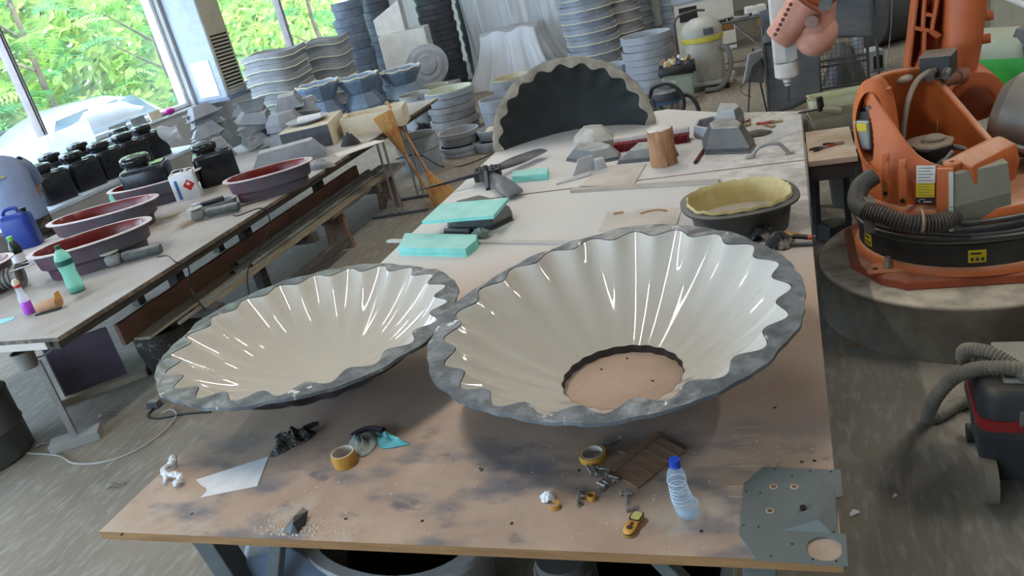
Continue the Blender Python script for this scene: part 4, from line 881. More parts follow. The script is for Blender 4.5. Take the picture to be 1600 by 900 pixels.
# thin dusty sheets and offcuts on the rear board
m_sheet = mat('dusty_thin_sheet', srgb(204, 198, 192), 0.75, c2=srgb(188, 180, 172), ns=4)
def sheet(name, pts, h, m, label, z=None, cat='sheet'):
    o0 = pts[0]; b = B(); b.prism(local(pts, o0), 0, h)
    o = mk(name, b, m, bevel=0.001, loc=(o0[0], o0[1], Z0 if z is None else z)); return tag(o, label, cat)
sheet('thin_sheet', [(-1.358, 4.885, 0.75), (-0.978, 4.746, 0.75), (-0.961, 5.188, 0.75), (-1.307, 5.276, 0.75), (-1.312, 5.08, 0.75)], 0.005, m_sheet, 'thin dusty sheet with a notched brown edge under the grey bracket', Z1)
sheet('thin_sheet', [(-1.059, 4.02, 0.75), (-0.629, 3.996, 0.75), (-0.629, 4.258, 0.75), (-0.872, 4.303, 0.75), (-0.92, 4.256, 0.75), (-1.061, 4.319, 0.75)], 0.006, m_sheet, 'dusty board offcut with a curved slot just behind the right dish')
sheet('offcut_sliver', [(-1.013, 4.247, 0.756), (-0.956, 4.261, 0.756), (-0.964, 4.284, 0.756), (-1.023, 4.281, 0.756)], 0.004, m_edge, 'small brown wood sliver on the board offcut', Z0+0.0065, 'wood')
b = B(); c_ = (-0.782, 4.239, 0.756)
b.loft([[(r*math.cos(a), r*math.sin(a)*0.8, z) for r, z in ((0.085, 0), (0.085, 0.004), (0.065, 0.004), (0.065, 0))] for a in [0.35+2.4*i/14 for i in range(15)]], True, True, True)
o = mk('curved_offcut', b, m_edge, smooth=40, loc=(c_[0], c_[1]-0.05, Z0+0.0065)); tag(o, 'brown crescent-shaped offcut on the dusty board behind the right dish', 'wood')
b = B(); c_ = (-0.968, 4.901, 0.756)
b.tube([(0.06*math.cos(a), 0.05*math.sin(a), 0.001) for a in [0.5+3.6*i/16 for i in range(17)]], 0.0025, 6)
o = mk('plastic_ring_scrap', b, m_sheet, smooth=60, loc=(c_[0], c_[1], Z1)); tag(o, 'thin open ring of trimmed edge on the rear board', 'scrap')
# turquoise insulation foam
pts = [(-2.148, 4.136, 0.865), (-1.67, 4.093, 0.865), (-1.645, 4.334, 0.885), (-2.113, 4.382, 0.885)]
o0 = pts[0]
b = B(); lo_ = [(p[0]-o0[0], p[1]-o0[1], p[2]-o0[2]) for p in pts]; b.loft([lo_, [(x, y, z+0.022) for x, y, z in lo_]])
o = mk('foam_board', b, m_foam, bevel=0.002, loc=o0); tag(o, 'turquoise foam board resting tilted on a dark faceted mould', 'foam board')
pts = [(-2.254, 3.96, 0.75), (-1.771, 3.825, 0.75), (-1.748, 3.948, 0.75), (-1.776, 4.04, 0.75), (-2.316, 4.204, 0.75)]
o0 = pts[0]; b = B(); b.prism(local(pts, o0), 0, 0.035); o = mk('foam_board', b, m_foam, bevel=0.002, loc=(o0[0], o0[1], Z0+0.016)); tag(o, 'turquoise foam block with a dusty top lying over the pale lath', 'foam board')
b = B(); b.prism(local(pts, o0), 0.0, 0.015); mk('foam_underlay', b, m_foam, o, loc=(0, 0, -0.0155))
pts = [(-1.903, 5.167, 0.75), (-1.634, 5.135, 0.75), (-1.669, 5.292, 0.75), (-1.942, 5.312, 0.75)]
o0 = pts[0]; b = B(); b.prism(local(pts, o0), 0, 0.045); o = mk('foam_block', b, m_foam, bevel=0.002, loc=(o0[0], o0[1], Z1)); tag(o, 'small turquoise foam block right of the propeller', 'foam board')
# faceted moulds
def facet(label, pts, zs, z1, k, m, z=Z1, off=(0, 0), name='faceted_mould', lip=True):
    cx = sum(p[0] for p in pts)/len(pts); cy = sum(p[1] for p in pts)/len(pts)
    root = T(name, label, 'mould', (cx, cy, z))
    pl = [(p[0]-cx, p[1]-cy) for p in pts]
    b = B(); frustum(b, pl, 0, zs, z1, k, off); mk('shell', b, m, root, bevel=0.006)
    if lip:
        b = B(); b.prism([(x*1.035, y*1.035) for x, y in pl], 0.0, 0.008); mk('lip', b, m, root, bevel=0.002)
    return root
m_dk = mat('charcoal_mould', srgb(70, 72, 72), 0.5, c2=srgb(56, 58, 58), dust=srgb(170, 170, 168), dw=0.3)
facet('charcoal faceted mould under the tilted turquoise foam board', [(-2.068, 4.309, 0.75), (-1.752, 4.235, 0.75), (-1.666, 4.37, 0.75), (-1.733, 4.547, 0.75), (-1.999, 4.775, 0.75), (-2.218, 4.671, 0.75)], 0.03, 0.095, 0.62, m_dk, Z0)
facet('flat grey faceted mould with a pale top behind the grey bracket', [(-1.598, 5.552, 0.75), (-1.37, 5.362, 0.75), (-1.18, 5.4, 0.75), (-1.19, 5.513, 0.75), (-1.341, 5.695, 0.75), (-1.599, 5.748, 0.75)], 0.02, 0.085, 0.66, m_darkfrp)
facet('grey faceted mould half hidden behind the bark log', [(-1.17, 5.292, 0.75), (-0.884, 5.256, 0.75), (-0.761, 5.303, 0.75), (-0.804, 5.506, 0.75), (-1.109, 5.587, 0.75)], 0.022, 0.075, 0.62, m_darkfrp)
facet('large dark grey faceted mould with sloping sides right of the log', [(-0.576, 5.249, 0.75), (-0.294, 5.148, 0.75), (-0.266, 5.309, 0.75), (-0.356, 5.571, 0.75), (-0.555, 5.673, 0.75), (-0.617, 5.51, 0.75)], 0.035, 0.15, 0.60, m_darkfrp)
facet('pale grey angular mould at the rear table edge behind the others', [(-0.546, 5.873, 0.75), (-0.398, 5.758, 0.75), (-0.351, 5.907, 0.75), (-0.393, 6.078, 0.75), (-0.546, 6.168, 0.75)], 0.08, 0.13, 0.72, m_greyfrp, Z1)
# open octagonal grey mould
pts = [(-0.686, 5.707, 0.75), (-0.559, 5.545, 0.75), (-0.466, 5.644, 0.75), (-0.453, 5.805, 0.75), (-0.56, 5.953, 0.75), (-0.676, 5.909, 0.75)]
cx = sum(p[0] for p in pts)/6; cy = sum(p[1] for p in pts)/6; pl = [(p[0]-cx, p[1]-cy) for p in pts]
root = T('open_mould', 'open octagonal grey mould with a hollow top left of the big faceted mould', 'mould', (cx, cy, Z1))
b = B(); b.loft([[(x*k, y*k, z) for x, y in pl] for k, z in ((1.0, 0), (1.06, 0.03), (0.98, 0.085), (0.8, 0.085), (0.7, 0.02))], True, True, True); mk('shell', b, m_greyfrp, root, bevel=0.004)
# dusty domed shell leaning on the standing half dish
pts = [(-1.599, 5.815, 0.75), (-1.407, 5.66, 0.75), (-1.265, 5.725, 0.75), (-1.309, 5.918, 0.75), (-1.504, 6.015, 0.75), (-1.631, 6.006, 0.75)]
facet('dusty pale domed shell leaning near the black half dish', pts, 0.07, 0.15, 0.45, mat('dusty_shell', srgb(176, 174, 168), 0.75, c2=srgb(150, 148, 142)), Z1, (0.01, 0.02), 'domed_shell')
# grey sheet-metal bracket with slot
root = T('angle_bracket', 'pale grey bent bracket with an oval slot in front of the flat mould', 'bracket', (-1.371, 5.09, 0.754), 0.45)
m_br = mat('pale_bracket', srgb(178, 180, 182), 0.5, c2=srgb(160, 162, 164), dust=srgb(205, 205, 205), dw=0.5)
def ringplate(outer, inner, z0, z1):
    b = B(); n = len(outer)
    b.loft([[(x, y, z1) for x, y in outer], [(x, y, z1) for x, y in inner], [(x, y, z0) for x, y in inner], [(x, y, z0) for x, y in outer]], True, False, False, None, True); return b
def resamp(pts, n):
    d = [0]; m = len(pts)
    for i in range(m): d.append(d[-1]+math.dist(pts[i], pts[(i+1) % m]))
    out = []; 
    for k in range(n):
        s = d[-1]*k/n; i = max(j for j in range(m) if d[j] <= s+1e-9); t = (s-d[i])/max(1e-9, d[i+1]-d[i]); a, c = pts[i], pts[(i+1) % m]
        out.append((a[0]+(c[0]-a[0])*t, a[1]+(c[1]-a[1])*t))
    return out
outer = resamp([(0.17, -0.02), (0.17, 0.06), (-0.02, 0.07), (-0.20, -0.02), (-0.20, -0.03)], 40)
inner = [(0.09+0.055*math.cos(math.atan2(y-0.02, x-0.09)), 0.02+0.022*math.sin(math.atan2(y-0.02, x-0.09))) for x, y in outer]
mk('plate', ringplate(outer, inner, 0.0, 0.008), m_br, root)
b = B(); b.prism([(-0.10, 0.0), (0.10, 0.0), (0.10, 0.012), (-0.10, 0.012)], 0.0, 0.10, xf((0.03, 0.07, 0.0), (0, 0, 0.25)), [(-0.02, 0.03), (0.09, 0.03), (0.09, 0.042), (-0.02, 0.042)]); mk('upright_flange', b, m_br, root, bevel=0.002)
b = B(); b.box(0.10, 0.18, 0.05, 0.12, 0.0, 0.075, None, 0.008); mk('corner_block', b, m_br, root, bevel=0.004)
# bark log
m_bk = mat('log_bark', srgb(186, 142, 106), 0.85, c2=srgb(146, 106, 76), ns=7, stretch=(5, 5, 0.8), bump=0.9, bs=14, c3=srgb(192, 150, 108), ns3=10)
root = T('bark_log', 'short upright log with rough bark used as a mallet block', 'log', (-0.836, 5.152, 0.753))
b = B(); rr = random.Random(3); n = 28; jit = [1+rr.uniform(-.05, .05) for _ in range(n)]
b.loft([[(0.085*jit[i]*k*math.cos(2*PI*i/n), 0.085*jit[i]*k*math.sin(2*PI*i/n), z+0.004*math.sin(i)) for i in range(n)] for k, z in ((1.0, 0), (1.04, 0.03), (0.98, 0.1), (1.0, 0.18), (1.0, 0.235))], True, True, True); mk('bark', b, m_bk, root, smooth=50)
b = B(); b.loft([[(0.08*jit[i]*k*math.cos(2*PI*i/n), 0.08*jit[i]*k*math.sin(2*PI*i/n), z) for i in range(n)] for k, z in ((1.0, 0.228), (1.0, 0.241), (0.97, 0.243))], True, True, True); mk('sawn_face', b, mat('sawn_end', srgb(220, 216, 210), 0.8, c2=srgb(200, 194, 184), ns=18), root, smooth=40)
# red bristle broom head
p0 = (-1.258, 5.639, 0.755); p1 = (-0.717, 5.655, 0.755); d_ = V(p1[0]-p0[0], p1[1]-p0[1], 0)
root = T('broom_head', 'long broom head with red bristles lying behind the log', 'broom', (p0[0], p0[1], Z1), math.atan2(d_.y, d_.x)); ln = d_.length
b = B(); b.box(0, ln, 0.03, 0.075, 0.03, 0.085); mk('wooden_back', b, mat('pale_broom_wood', srgb(206, 200, 194), 0.7), root, bevel=0.004)
m_redb = mat('red_bristles', srgb(150, 34, 48), 0.6, c2=srgb(110, 20, 34))
for k in range(34):
    x = 0.01+(ln-0.02)*k/33; b = B()
    b.box(x-0.0062, x+0.0062, -0.05, 0.032, 0.0, 0.055, None, 0.001); mk('bristle_tuft', b, m_redb, root)
# red and black marking rod
p0 = (-0.628, 5.052, 0.757); p1 = (-0.591, 5.351, 0.757)
root = T('marking_pencil', 'dull red rod with a dark tip in front of the big faceted mould', 'pencil', (p0[0], p0[1], Z1+0.011)); d_ = V(p1[0]-p0[0], p1[1]-p0[1], 0)
b = B(); b.cyl(d_*0.08, d_, 0.011, n=8); mk('shaft', b, mat('dull_red_paint', srgb(120, 66, 62), 0.6), root, smooth=40)
b = B(); b.cyl((0, 0, 0), d_*0.08, 0.009, 0.011, n=8); mk('tip', b, m_black, root, smooth=40)
# arched metal handle tool
root = T('float_handle', 'dusty arched metal handle on two feet at the right table edge', 'tool', (-0.165, 5.037, 0.753), -0.05)
m_al = mat('dusty_aluminium', srgb(150, 150, 148), 0.5, 0.3, c2=srgb(120, 120, 118), dust=DUST, dw=0.6)
b = B(); b.tube(smooth_path([(-0.11, 0, 0.012), (-0.075, 0, 0.055), (-0.02, 0, 0.075), (0.05, 0, 0.07), (0.085, 0, 0.03), (0.1, 0, 0.012)], 5), 0.013, 10); mk('grip', b, m_al, root, smooth=60)
for x in (-0.12, 0.11):
    b = B(); b.box(x-0.025, x+0.025, -0.02, 0.02, 0, 0.013); mk('foot', b, m_al, root, bevel=0.003)
# paint brushes at the rear edge
def brush(label, p, q, w_, mh, mb):
    d_ = V(q[0]-p[0], q[1]-p[1], 0); root = T('paint_brush', label, 'brush', (p[0], p[1], Z1), math.atan2(d_.y, d_.x)); L_ = d_.length
    b = B(); b.prism([(0, -w_/2), (L_*0.3, -w_/2), (L_*0.3, w_/2), (0, w_/2)], 0.001, 0.016); mk('bristles', b, mb, root, bevel=0.004)
    b = B(); b.box(L_*0.3, L_*0.42, -w_/2-0.002, w_/2+0.002, 0, 0.019); mk('ferrule', b, m_steel, root, bevel=0.002)
    b = B(); b.tube(smooth_path([(L_*0.42, 0, 0.011), (L_*0.55, 0, 0.012), (L_*0.75, 0, 0.011), (L_, 0, 0.011)], 3), [w_*0.42, w_*0.36, w_*.3, w_*.24, w_*.2, w_*.2, w_*.2, w_*.22, w_*.2, w_*.12], 8); mk('handle', b, mh, root, smooth=60)
m_yb = mat('yellowed_bristle', srgb(176, 160, 120), 0.8); m_redh = mat('red_lacquer', srgb(178, 60, 52), 0.4)
brush('red handled brush lying along the rear table edge', (-0.089, 5.814, 0.754), (-0.269, 5.811, 0.754), 0.032, m_redh, m_yb)
brush('short brush with yellowed bristles beside the red handled one', (-0.148, 5.692, 0.754), (-0.265, 5.844, 0.754), 0.03, m_redh, m_yb)
brush('stubby brush with a red tip next to the rear angular mould', (-0.339, 5.815, 0.754), (-0.317, 5.981, 0.754), 0.045, m_redh, m_yb)
# crumpled grey crust, paper sheets
def crumple(name, label, cat, c, sx, sy, h, m, seed, rough=0.5, n=22, z=Z1):
    rr = random.Random(seed)
    ph = [(rr.uniform(1, 5), rr.uniform(1, 5), rr.uniform(0, 6), rr.uniform(.3, 1)) for _ in range(7)]
    def fn(u, v):
        x, y = u-0.5, v-0.5; rad = math.hypot(x, y)*2
        edge = 1+0.18*math.sin(math.atan2(y, x)*3+seed)+0.12*math.sin(math.atan2(y, x)*7+seed*2)
        s = sum(a*abs(math.sin(fx*x*6+fy*y*6+p)) for fx, fy, p, a in ph)/4
        zz = h*max(0, 1-rad**2*0.9)*(1-rough+rough*s*1.3)
        return (x*sx*edge, y*sy*edge, max(0.001, zz))
    b = B(); b.grid(fn, n, n)
    bmesh.ops.delete(b.bm, geom=[v for v in b.bm.verts if (v.co.x/sx)**2+(v.co.y/sy)**2 > 0.27], context='VERTS')
    o = mk(name, b, m, smooth=50, solid=0.003, loc=(c[0], c[1], z+0.0015)); return tag(o, label, cat)
crumple('resin_crust', 'crumbled dark grey resin crust at the rear of the table', 'scrap', (-0.26, 5.569, 0.75), 0.20, 0.14, 0.03, mat('grey_crust', srgb(118, 120, 116), 0.8, c2=srgb(80, 82, 80)), 2)
sheet('paper_sheet', [(-0.226, 5.319, 0.75), (0.005, 5.509, 0.75), (0.012, 5.858, 0.75), (-0.136, 5.856, 0.75), (-0.169, 5.569, 0.75)], 0.001, mat('dusty_paper', srgb(200, 204, 208), 0.8), 'large dusty sheet at the rear right corner of the table', Z1, 'paper')
# propeller with black hub
hubp = (-2.115, 5.265, 0.753)
root = T('propeller', 'black three-bladed propeller with a square hub lying on the table', 'propeller', (hubp[0], hubp[1], Z1))
m_blade = mat('carbon_blade', srgb(52, 54, 60), 0.35, c2=srgb(40, 42, 48), dust=srgb(150, 155, 165), dw=0.4)
b = B(); b.prism(rrect(0.20, 0.15, 0.02), 0.03, 0.10, xf((0, 0, 0), (0, 0, 0.3))); hb = mk('hub', b, m_black, root, bevel=0.006)
for k in range(10):
    a = k*2*PI/10; b = B(); b.cyl((0.075*math.cos(a), 0.055*math.sin(a), 0.10), (0.075*math.cos(a), 0.055*math.sin(a), 0.112), 0.007, n=6); mk('bolt_head', b, m_black, hb)
b = B(); b.box(-0.06, 0.06, -0.08, -0.05, 0.035, 0.085, xf((0, 0, 0), (0, 0, 0.3))); mk('hub_window', b, m_darksteel, hb, bevel=0.004)
def blade(name, p, w0, w1, z0, z1, m=m_blade, tw=0.6):
    d = V(p[0], p[1], 0); a = math.atan2(d.y, d.x); L_ = d.length; b = B(); secs = []
    for i in range(11):
        t = i/10; x = 0.08+(L_-0.08)*t; w_ = w0+(w1-w0)*math.sin(min(1, t*1.6)*PI/2); th = 0.02*(1-t)+0.005; ang = tw*(1-t*0.8)
        if t == 1: w_ *= 0.8
        sec = []
        for k in range(10):
            q = 2*PI*k/10; yy = w_/2*math.cos(q); zz = th/2*math.sin(q); sec.append((x, yy*math.cos(ang)-zz*math.sin(ang), z0+(z1-z0)*t+yy*math.sin(ang)+zz*math.cos(ang)))
        secs.append(sec)
    b.loft(secs, True, True, True, rz(a)); return mk(name, b, m, root, smooth=60)
q = (-1.817, 5.749, 0.8); blade('blade', (q[0]-hubp[0], q[1]-hubp[1]), 0.05, 0.12, 0.07, 0.06)
q = (-1.757, 4.78, 0.76); blade('blade', (q[0]-hubp[0], q[1]-hubp[1]), 0.06, 0.13, 0.065, 0.03, m_blade, 0.35)
q = (-2.638, 5.018, 0.82); blade('blade', (q[0]-hubp[0], q[1]-hubp[1]), 0.035, 0.03, 0.075, 0.065, m_blade, 1.2)
b = B(); b.cyl((0.02, -0.08, 0.10), (0.06, -0.21, 0.005), 0.018, 0.016, n=10); b.cyl((0.01, -0.055, 0.13), (0.02, -0.08, 0.10), 0.024, 0.02, n=10); mk('clamp_handle', b, m_rubber, root, smooth=50)
# grey tube tool and crumpled foil behind the foam
p0 = (-2.072, 4.262, 0.765); p1 = (-1.887, 4.202, 0.765)
root = T('tube_tool', 'small dark grey tube tool beside the flat turquoise foam', 'tool', (p0[0], p0[1], Z0+0.017)); d_ = V(p1[0]-p0[0], p1[1]-p0[1], 0)
b = B(); b.cyl((0, 0, 0), d_, 0.016, n=14); mk('barrel', b, m_darksteel, root, smooth=50)
b = B(); b.cyl(d_, d_*1.06, 0.017, n=14); mk('cap', b, m_black, root, smooth=50)
b = B(); b.cyl((-0.05, -0.02, -0.012), (0.0, -0.012, -0.012), 0.004, n=8); mk('rod', b, m_darksteel, root, smooth=50)
crumple('foil_scrap', 'crumpled grey-green foil scrap between foam and lath', 'scrap', (-1.785, 4.111, 0.75), 0.14, 0.10, 0.04, mat('greenish_foil', srgb(120, 140, 134), 0.5, c2=srgb(80, 96, 92), ns=12), 8, z=Z0+0.015)
# oval mould lined with cream fibreglass
L0 = (-0.574, 3.808, 0.92); R0 = (-0.03, 3.942, 0.92); c_ = ((L0[0]+R0[0])/2, (L0[1]+R0[1])/2); an = math.atan2(R0[1]-L0[1], R0[0]-L0[0]); hl = math.dist(L0[:2], R0[:2])/2
root = T('oval_mould', 'dark oval mould lined with cream fibreglass behind the right dish', 'mould', (c_[0]+0.005, c_[1]+0.005, Z0), an)
m_cfg = mat('cream_fibreglass', srgb(206, 190, 140), 0.6, c2=srgb(186, 168, 112), ns=8, bump=0.3, bs=40)
def oval(kx, ky, z, n=48, e=2.5, j=0.0):
    out = []
    for i in range(n):
        a = 2*PI*i/n; c, s = math.cos(a), math.sin(a)
        r = (abs(c)**e+abs(s)**e)**(-1/e); q = 1+j*math.sin(i*2.7)+j*math.sin(i*1.3)
        out.append((r*c*kx*q, r*s*ky*q, z+(j*0.25*math.sin(i*1.9))))
    return out
W_ = 0.265
b = B(); b.loft([oval(hl*.78, W_*.78, 0), oval(hl*.86, W_*.86, 0.13), oval(hl, W_, 0.145), oval(hl*1.0, W_*1.0, 0.155), oval(hl*.86, W_*.84, 0.158), oval(hl*.78, W_*.76, 0.052), oval(hl*.7, W_*.66, 0.05)], True, True, True); mk('mould_body', b, m_dk, root, smooth=35)
b = B(); b.loft([oval(hl*.89, W_*.87, 0.162, 60, 2.5, .012), oval(hl*.87, W_*.85, 0.176, 60, 2.5, .015), oval(hl*.84, W_*.82, 0.168), oval(hl*.82, W_*.79, 0.15), oval(hl*.735, W_*.70, 0.016), oval(hl*.6, W_*.5, 0.014)][:6] if False else [oval(hl*.89, W_*.87, 0.162, 60, 2.5, .012), oval(hl*.87, W_*.85, 0.176, 60, 2.5, .015), oval(hl*.84, W_*.82, 0.168, 60), oval(hl*.82, W_*.80, 0.15, 60), oval(hl*.76, W_*.74, 0.054, 60)], True, False, False); mk('fibreglass_lining', b, m_cfg, root, smooth=60)
b = B(); b.prism([(x, y) for x, y, z in oval(hl*.765, W_*.745, 0)], 0.0525, 0.056); mk('dusty_floor', b, m_sheet, root)
# clamps and dark gloves at the right edge
root = T('spring_clamp', 'black bar clamp with an orange tip at the right table edge', 'clamp', (-0.079, 3.57, 0.751), -0.12)
b = B(); b.box(0, 0.12, -0.008, 0.008, 0.004, 0.016); b.box(0.105, 0.12, -0.008, 0.008, 0.004, 0.05); mk('bar', b, m_darksteel, root, bevel=0.002)
b = B(); b.tube([(-0.03, 0.03, 0.02), (0.03, 0.04, 0.035), (0.085, 0.03, 0.03)], 0.012, 8); mk('grip', b, m_black, root, smooth=60)
b = B(); b.cyl((0.085, 0.03, 0.03), (0.10, 0.028, 0.03), 0.012, n=10); mk('orange_tip', b, mat('orange_plastic', srgb(214, 92, 50), 0.5), root, smooth=50)
root = T('wooden_clamp_key', 'small orange-brown wooden piece by the black clamp', 'wood', (-0.07, 3.675, 0.751), 0.5)
b = B(); b.box(-0.05, 0.05, -0.015, 0.015, 0, 0.012); mk('long_piece', b, mat('orange_wood', srgb(206, 150, 82), 0.6), root, bevel=0.003)
b = B(); b.box(-0.012, 0.012, -0.05, 0.04, 0.0125, 0.024); mk('cross_piece', b, MATS['orange_wood'], root, bevel=0.003)
m_gl = mat('dark_glove_fabric', srgb(52, 54, 58), 0.85, c2=srgb(150, 142, 134), ns=14, lo=0.5, hi=0.62, bump=0.5)
crumple('work_glove', 'crumpled black and beige work glove behind the right dish rim', 'glove', (-0.199, 3.694, 0.75), 0.16, 0.11, 0.07, m_gl, 13, z=Z0)
crumple('work_glove', 'crumpled dark work glove against the black clamp', 'glove', (-0.118, 3.596, 0.75), 0.13, 0.14, 0.07, m_gl, 21, z=Z0)
# ------------------------------------------------ front edge: tape, paper, bolts, bottle, plate ...
m_tape = mat('amber_tape', srgb(206, 158, 74), 0.3, c2=srgb(190, 140, 60), ns=4)
m_core = mat('grey_card_core', srgb(196, 190, 180), 0.8)
def tape(label, c, ro, ri, h, a=(0, 0, 0), dz=0):
    root = T('tape_roll', label, 'tape', (c[0], c[1], Z0+dz), r=a)
    b = B(); b.lathe([(ri+0.004, 0), (ro, 0), (ro, h), (ri+0.004, h)], 40, loop=True); mk('tape', b, m_tape, root, smooth=40)
    b = B(); b.lathe([(ri, -0.0), (ri+0.004, -0.0), (ri+0.004, h+0.0005), (ri, h+0.0005)], 40, loop=True); mk('cardboard_core', b, m_core, root, smooth=40)
tape('roll of amber packing tape lying below the turquoise rag', (-1.562, 1.973, 0.75), 0.043, 0.036, 0.048)
tape('nearly full roll of amber tape beside the cardboard piece', (-0.677, 2.002, 0.75), 0.043, 0.032, 0.022)
sheet('paper_sheet', [(-2.143, 1.873, 0.75), (-1.914, 2.012, 0.75), (-1.851, 1.842, 0.75), (-2.048, 1.776, 0.75), (-2.046, 1.811, 0.75), (-2.062, 1.828, 0.75), (-2.087, 1.838, 0.75)], 0.0012, m_paper, 'white paper sheet with a torn corner at the front left', cat='paper')
# twisted white tissue
root0 = (-2.24, 1.837, 0.757); b = B()
b.tube(smooth_path([(x[0]-root0[0], x[1]-root0[1], z) for x, z in (((-2.258, 1.841, 0.757), 0.002), ((-2.268, 1.87, 0.757), 0.012), ((-2.298, 1.892, 0.757), 0.018), ((-2.302, 1.926, 0.757), 0.014), ((-2.297, 1.946, 0.757), 0.012), ((-2.322, 1.973, 0.757), 0.02))], 4), [0.006, 0.008, 0.011, 0.009, 0.012, 0.01, 0.013, 0.01, 0.012, 0.011, 0.009, 0.012, 0.01, 0.014, 0.013, 0.016, 0.013, 0.015, 0.012, 0.016, 0.01], 7)
b.tube(smooth_path([(x[0]-root0[0], x[1]-root0[1], z) for x, z in (((-2.268, 1.87, 0.757), 0.01), ((-2.232, 1.871, 0.757), 0.016), ((-2.203, 1.867, 0.757), 0.012), ((-2.179, 1.838, 0.757), 0.012), ((-2.2, 1.827, 0.757), 0.012))], 4), [0.01, 0.012, 0.009, 0.011, 0.013, 0.01, 0.014, 0.011, 0.015, 0.012, 0.011, 0.014, 0.01, 0.012, 0.014, 0.012, 0.01], 7)
for v in b.bm.verts: v.co += V(RND.uniform(-.003, .003), RND.uniform(-.003, .003), RND.uniform(-.002, .003))
o = mk('tissue', b, mat('white_tissue', srgb(226, 230, 236), 0.8, bump=0.4), loc=(root0[0], root0[1], Z0+0.008)); tag(o, 'twisted white tissue beside the paper sheet', 'tissue')
# knitted dark glove
m_knit = mat('dark_knit', srgb(56, 55, 54), 0.9, c2=srgb(122, 120, 114), ns=55, lo=0.45, hi=0.6, det=2, bump=0.7, bs=90, stretch=(1, 3, 1))
gc = (-1.864, 2.105, 0.75)
root = T('knit_glove', 'dark flecked knit glove crumpled on the table front left', 'glove', (gc[0], gc[1], Z0))
b = B()
def kn(u, v):
    a = 2*PI*u; q = v; w_ = 0.062+0.012*math.sin(3*a+1); x, y = q*w_*math.cos(a)*0.95, q*w_*1.35*math.sin(a)+0.012*math.cos(a)
    hz = 0.05*(1-q**2.5)*(0.62+0.38*math.sin(x*95+1)*math.cos(y*80))+0.008*math.sin(a*9)*q*(1-q)*4; return (x+y*0.18, y, max(0.001, hz))
b.grid(kn, 48, 14); bmesh.ops.remove_doubles(b.bm, verts=b.bm.verts, dist=1e-4); mk('hand', b, m_knit, root, smooth=70)
b = B(); b.tube(smooth_path([(-0.03, 0.02, 0.012), (-0.065, 0.03, 0.012), (-0.075, 0.005, 0.01), (-0.055, -0.005, 0.01), (-0.035, 0.008, 0.012)], 4), 0.009, 8); mk('thumb_loop', b, m_knit, root, smooth=60)
b = B(); b.tube([(0.02, 0.055, 0.018), (0.045, 0.085, 0.016), (0.058, 0.10, 0.012)], [0.012, 0.011, 0.008], 8); mk('finger', b, m_knit, root, smooth=60)
# turquoise rag
rc = (-1.517, 2.1, 0.75)
root = T('rag', 'crumpled turquoise and grey rag behind the amber tape roll', 'rag', (rc[0], rc[1], Z0))
m_tq = mat('turquoise_cloth', srgb(118, 196, 202), 0.85, c2=srgb(92, 168, 178), ns=6); m_gr = mat('grey_stained_cloth', srgb(120, 128, 128), 0.85, c2=srgb(190, 196, 190), ns=9, lo=0.45, hi=0.6)
def rag(pts_, m, h, seed, nm):
    rr = random.Random(seed); b = B(); cx_ = sum(p[0] for p in pts_)/len(pts_)-rc[0]; cy_ = sum(p[1] for p in pts_)/len(pts_)-rc[1]
    pl = [(p[0]-rc[0], p[1]-rc[1]) for p in smooth_path([(p[0], p[1], 0) for p in pts_], 4, True)]; secs = []
    for k in range(9):
        t = k/8; secs.append([(cx_+(x-cx_)*(1-t), cy_+(y-cy_)*(1-t), max(0.002, h*min(1, t*2.2)*(0.6+0.4*math.sin(i*0.9+t*6+seed))+0.002)) for i, (x, y) in enumerate(pl)])
    b.loft(secs, True, False, True); mk(nm, b, m, root, smooth=80, solid=0.002)
rag([(-1.531, 2.153, 0.755), (-1.498, 2.156, 0.755), (-1.377, 2.091, 0.755), (-1.365, 2.076, 0.755), (-1.449, 2.054, 0.755), (-1.499, 2.093, 0.755)], m_tq, 0.022, 1, 'turquoise_fold')
rag([(-1.611, 2.094, 0.755), (-1.594, 2.134, 0.755), (-1.517, 2.14, 0.755), (-1.489, 2.062, 0.755), (-1.513, 2.006, 0.755), (-1.567, 2.04, 0.755)], m_gr, 0.035, 4, 'stained_fold')
b = B(); b.tube(smooth_path([(x[0]-rc[0], x[1]-rc[1], 0.015) for x in ((-1.61, 2.111, 0.76), (-1.592, 2.143, 0.76), (-1.553, 2.162, 0.76), (-1.493, 2.149, 0.76))], 5), 0.010, 8); mk('dark_hem', b, mat('dark_cloth', srgb(66, 62, 70), 0.9), root, smooth=60)
# black folded plastic scrap and the crumbs round it
bc = (-1.569, 1.629, 0.75)
root = T('plastic_scrap', 'folded black plastic scrap standing at the front table edge', 'scrap', (bc[0], bc[1], Z0))
b = B(); b.add([(-0.04, 0.0, 0.001), (0.0, -0.018, 0.001), (0.025, -0.012, 0.001), (0.028, 0.03, 0.002), (0.02, 0.07, 0.022), (0.0, 0.075, 0.030), (-0.012, 0.035, 0.026), (0.008, 0.0, 0.03)], [(0, 1, 7, 6), (1, 2, 7), (2, 3, 7), (3, 4, 7), (4, 5, 6, 7), (6, 0, 5)]); mk('film', b, m_black, root, solid=0.002)
m_crumb = mat('white_crumbs', srgb(212, 212, 204), 0.9)
b = B(); rr = random.Random(9)
for k in range(170):
    x = bc[0]+rr.gauss(0, 0.065); y = max(1.61, bc[1]+rr.gauss(0.005, 0.025)); s = rr.uniform(0.0012, 0.0034)
    b.box(x-s, x+s, y-s, y+s, Z0, Z0+s*1.4, None, s*0.3)
o = mk('crumbs', b, m_crumb, kind='stuff'); tag(o, 'pale crumbs scattered round the black plastic scrap', 'crumbs')
b = B()
for k in range(160):
    x = rr.uniform(-2.2, -0.05); y = rr.uniform(1.62, 2.15); s = rr.uniform(0.0008, 0.0022)
    b.box(x-s, x+s*1.5, y-s, y+s, Z0, Z0+s, None, s*0.3)
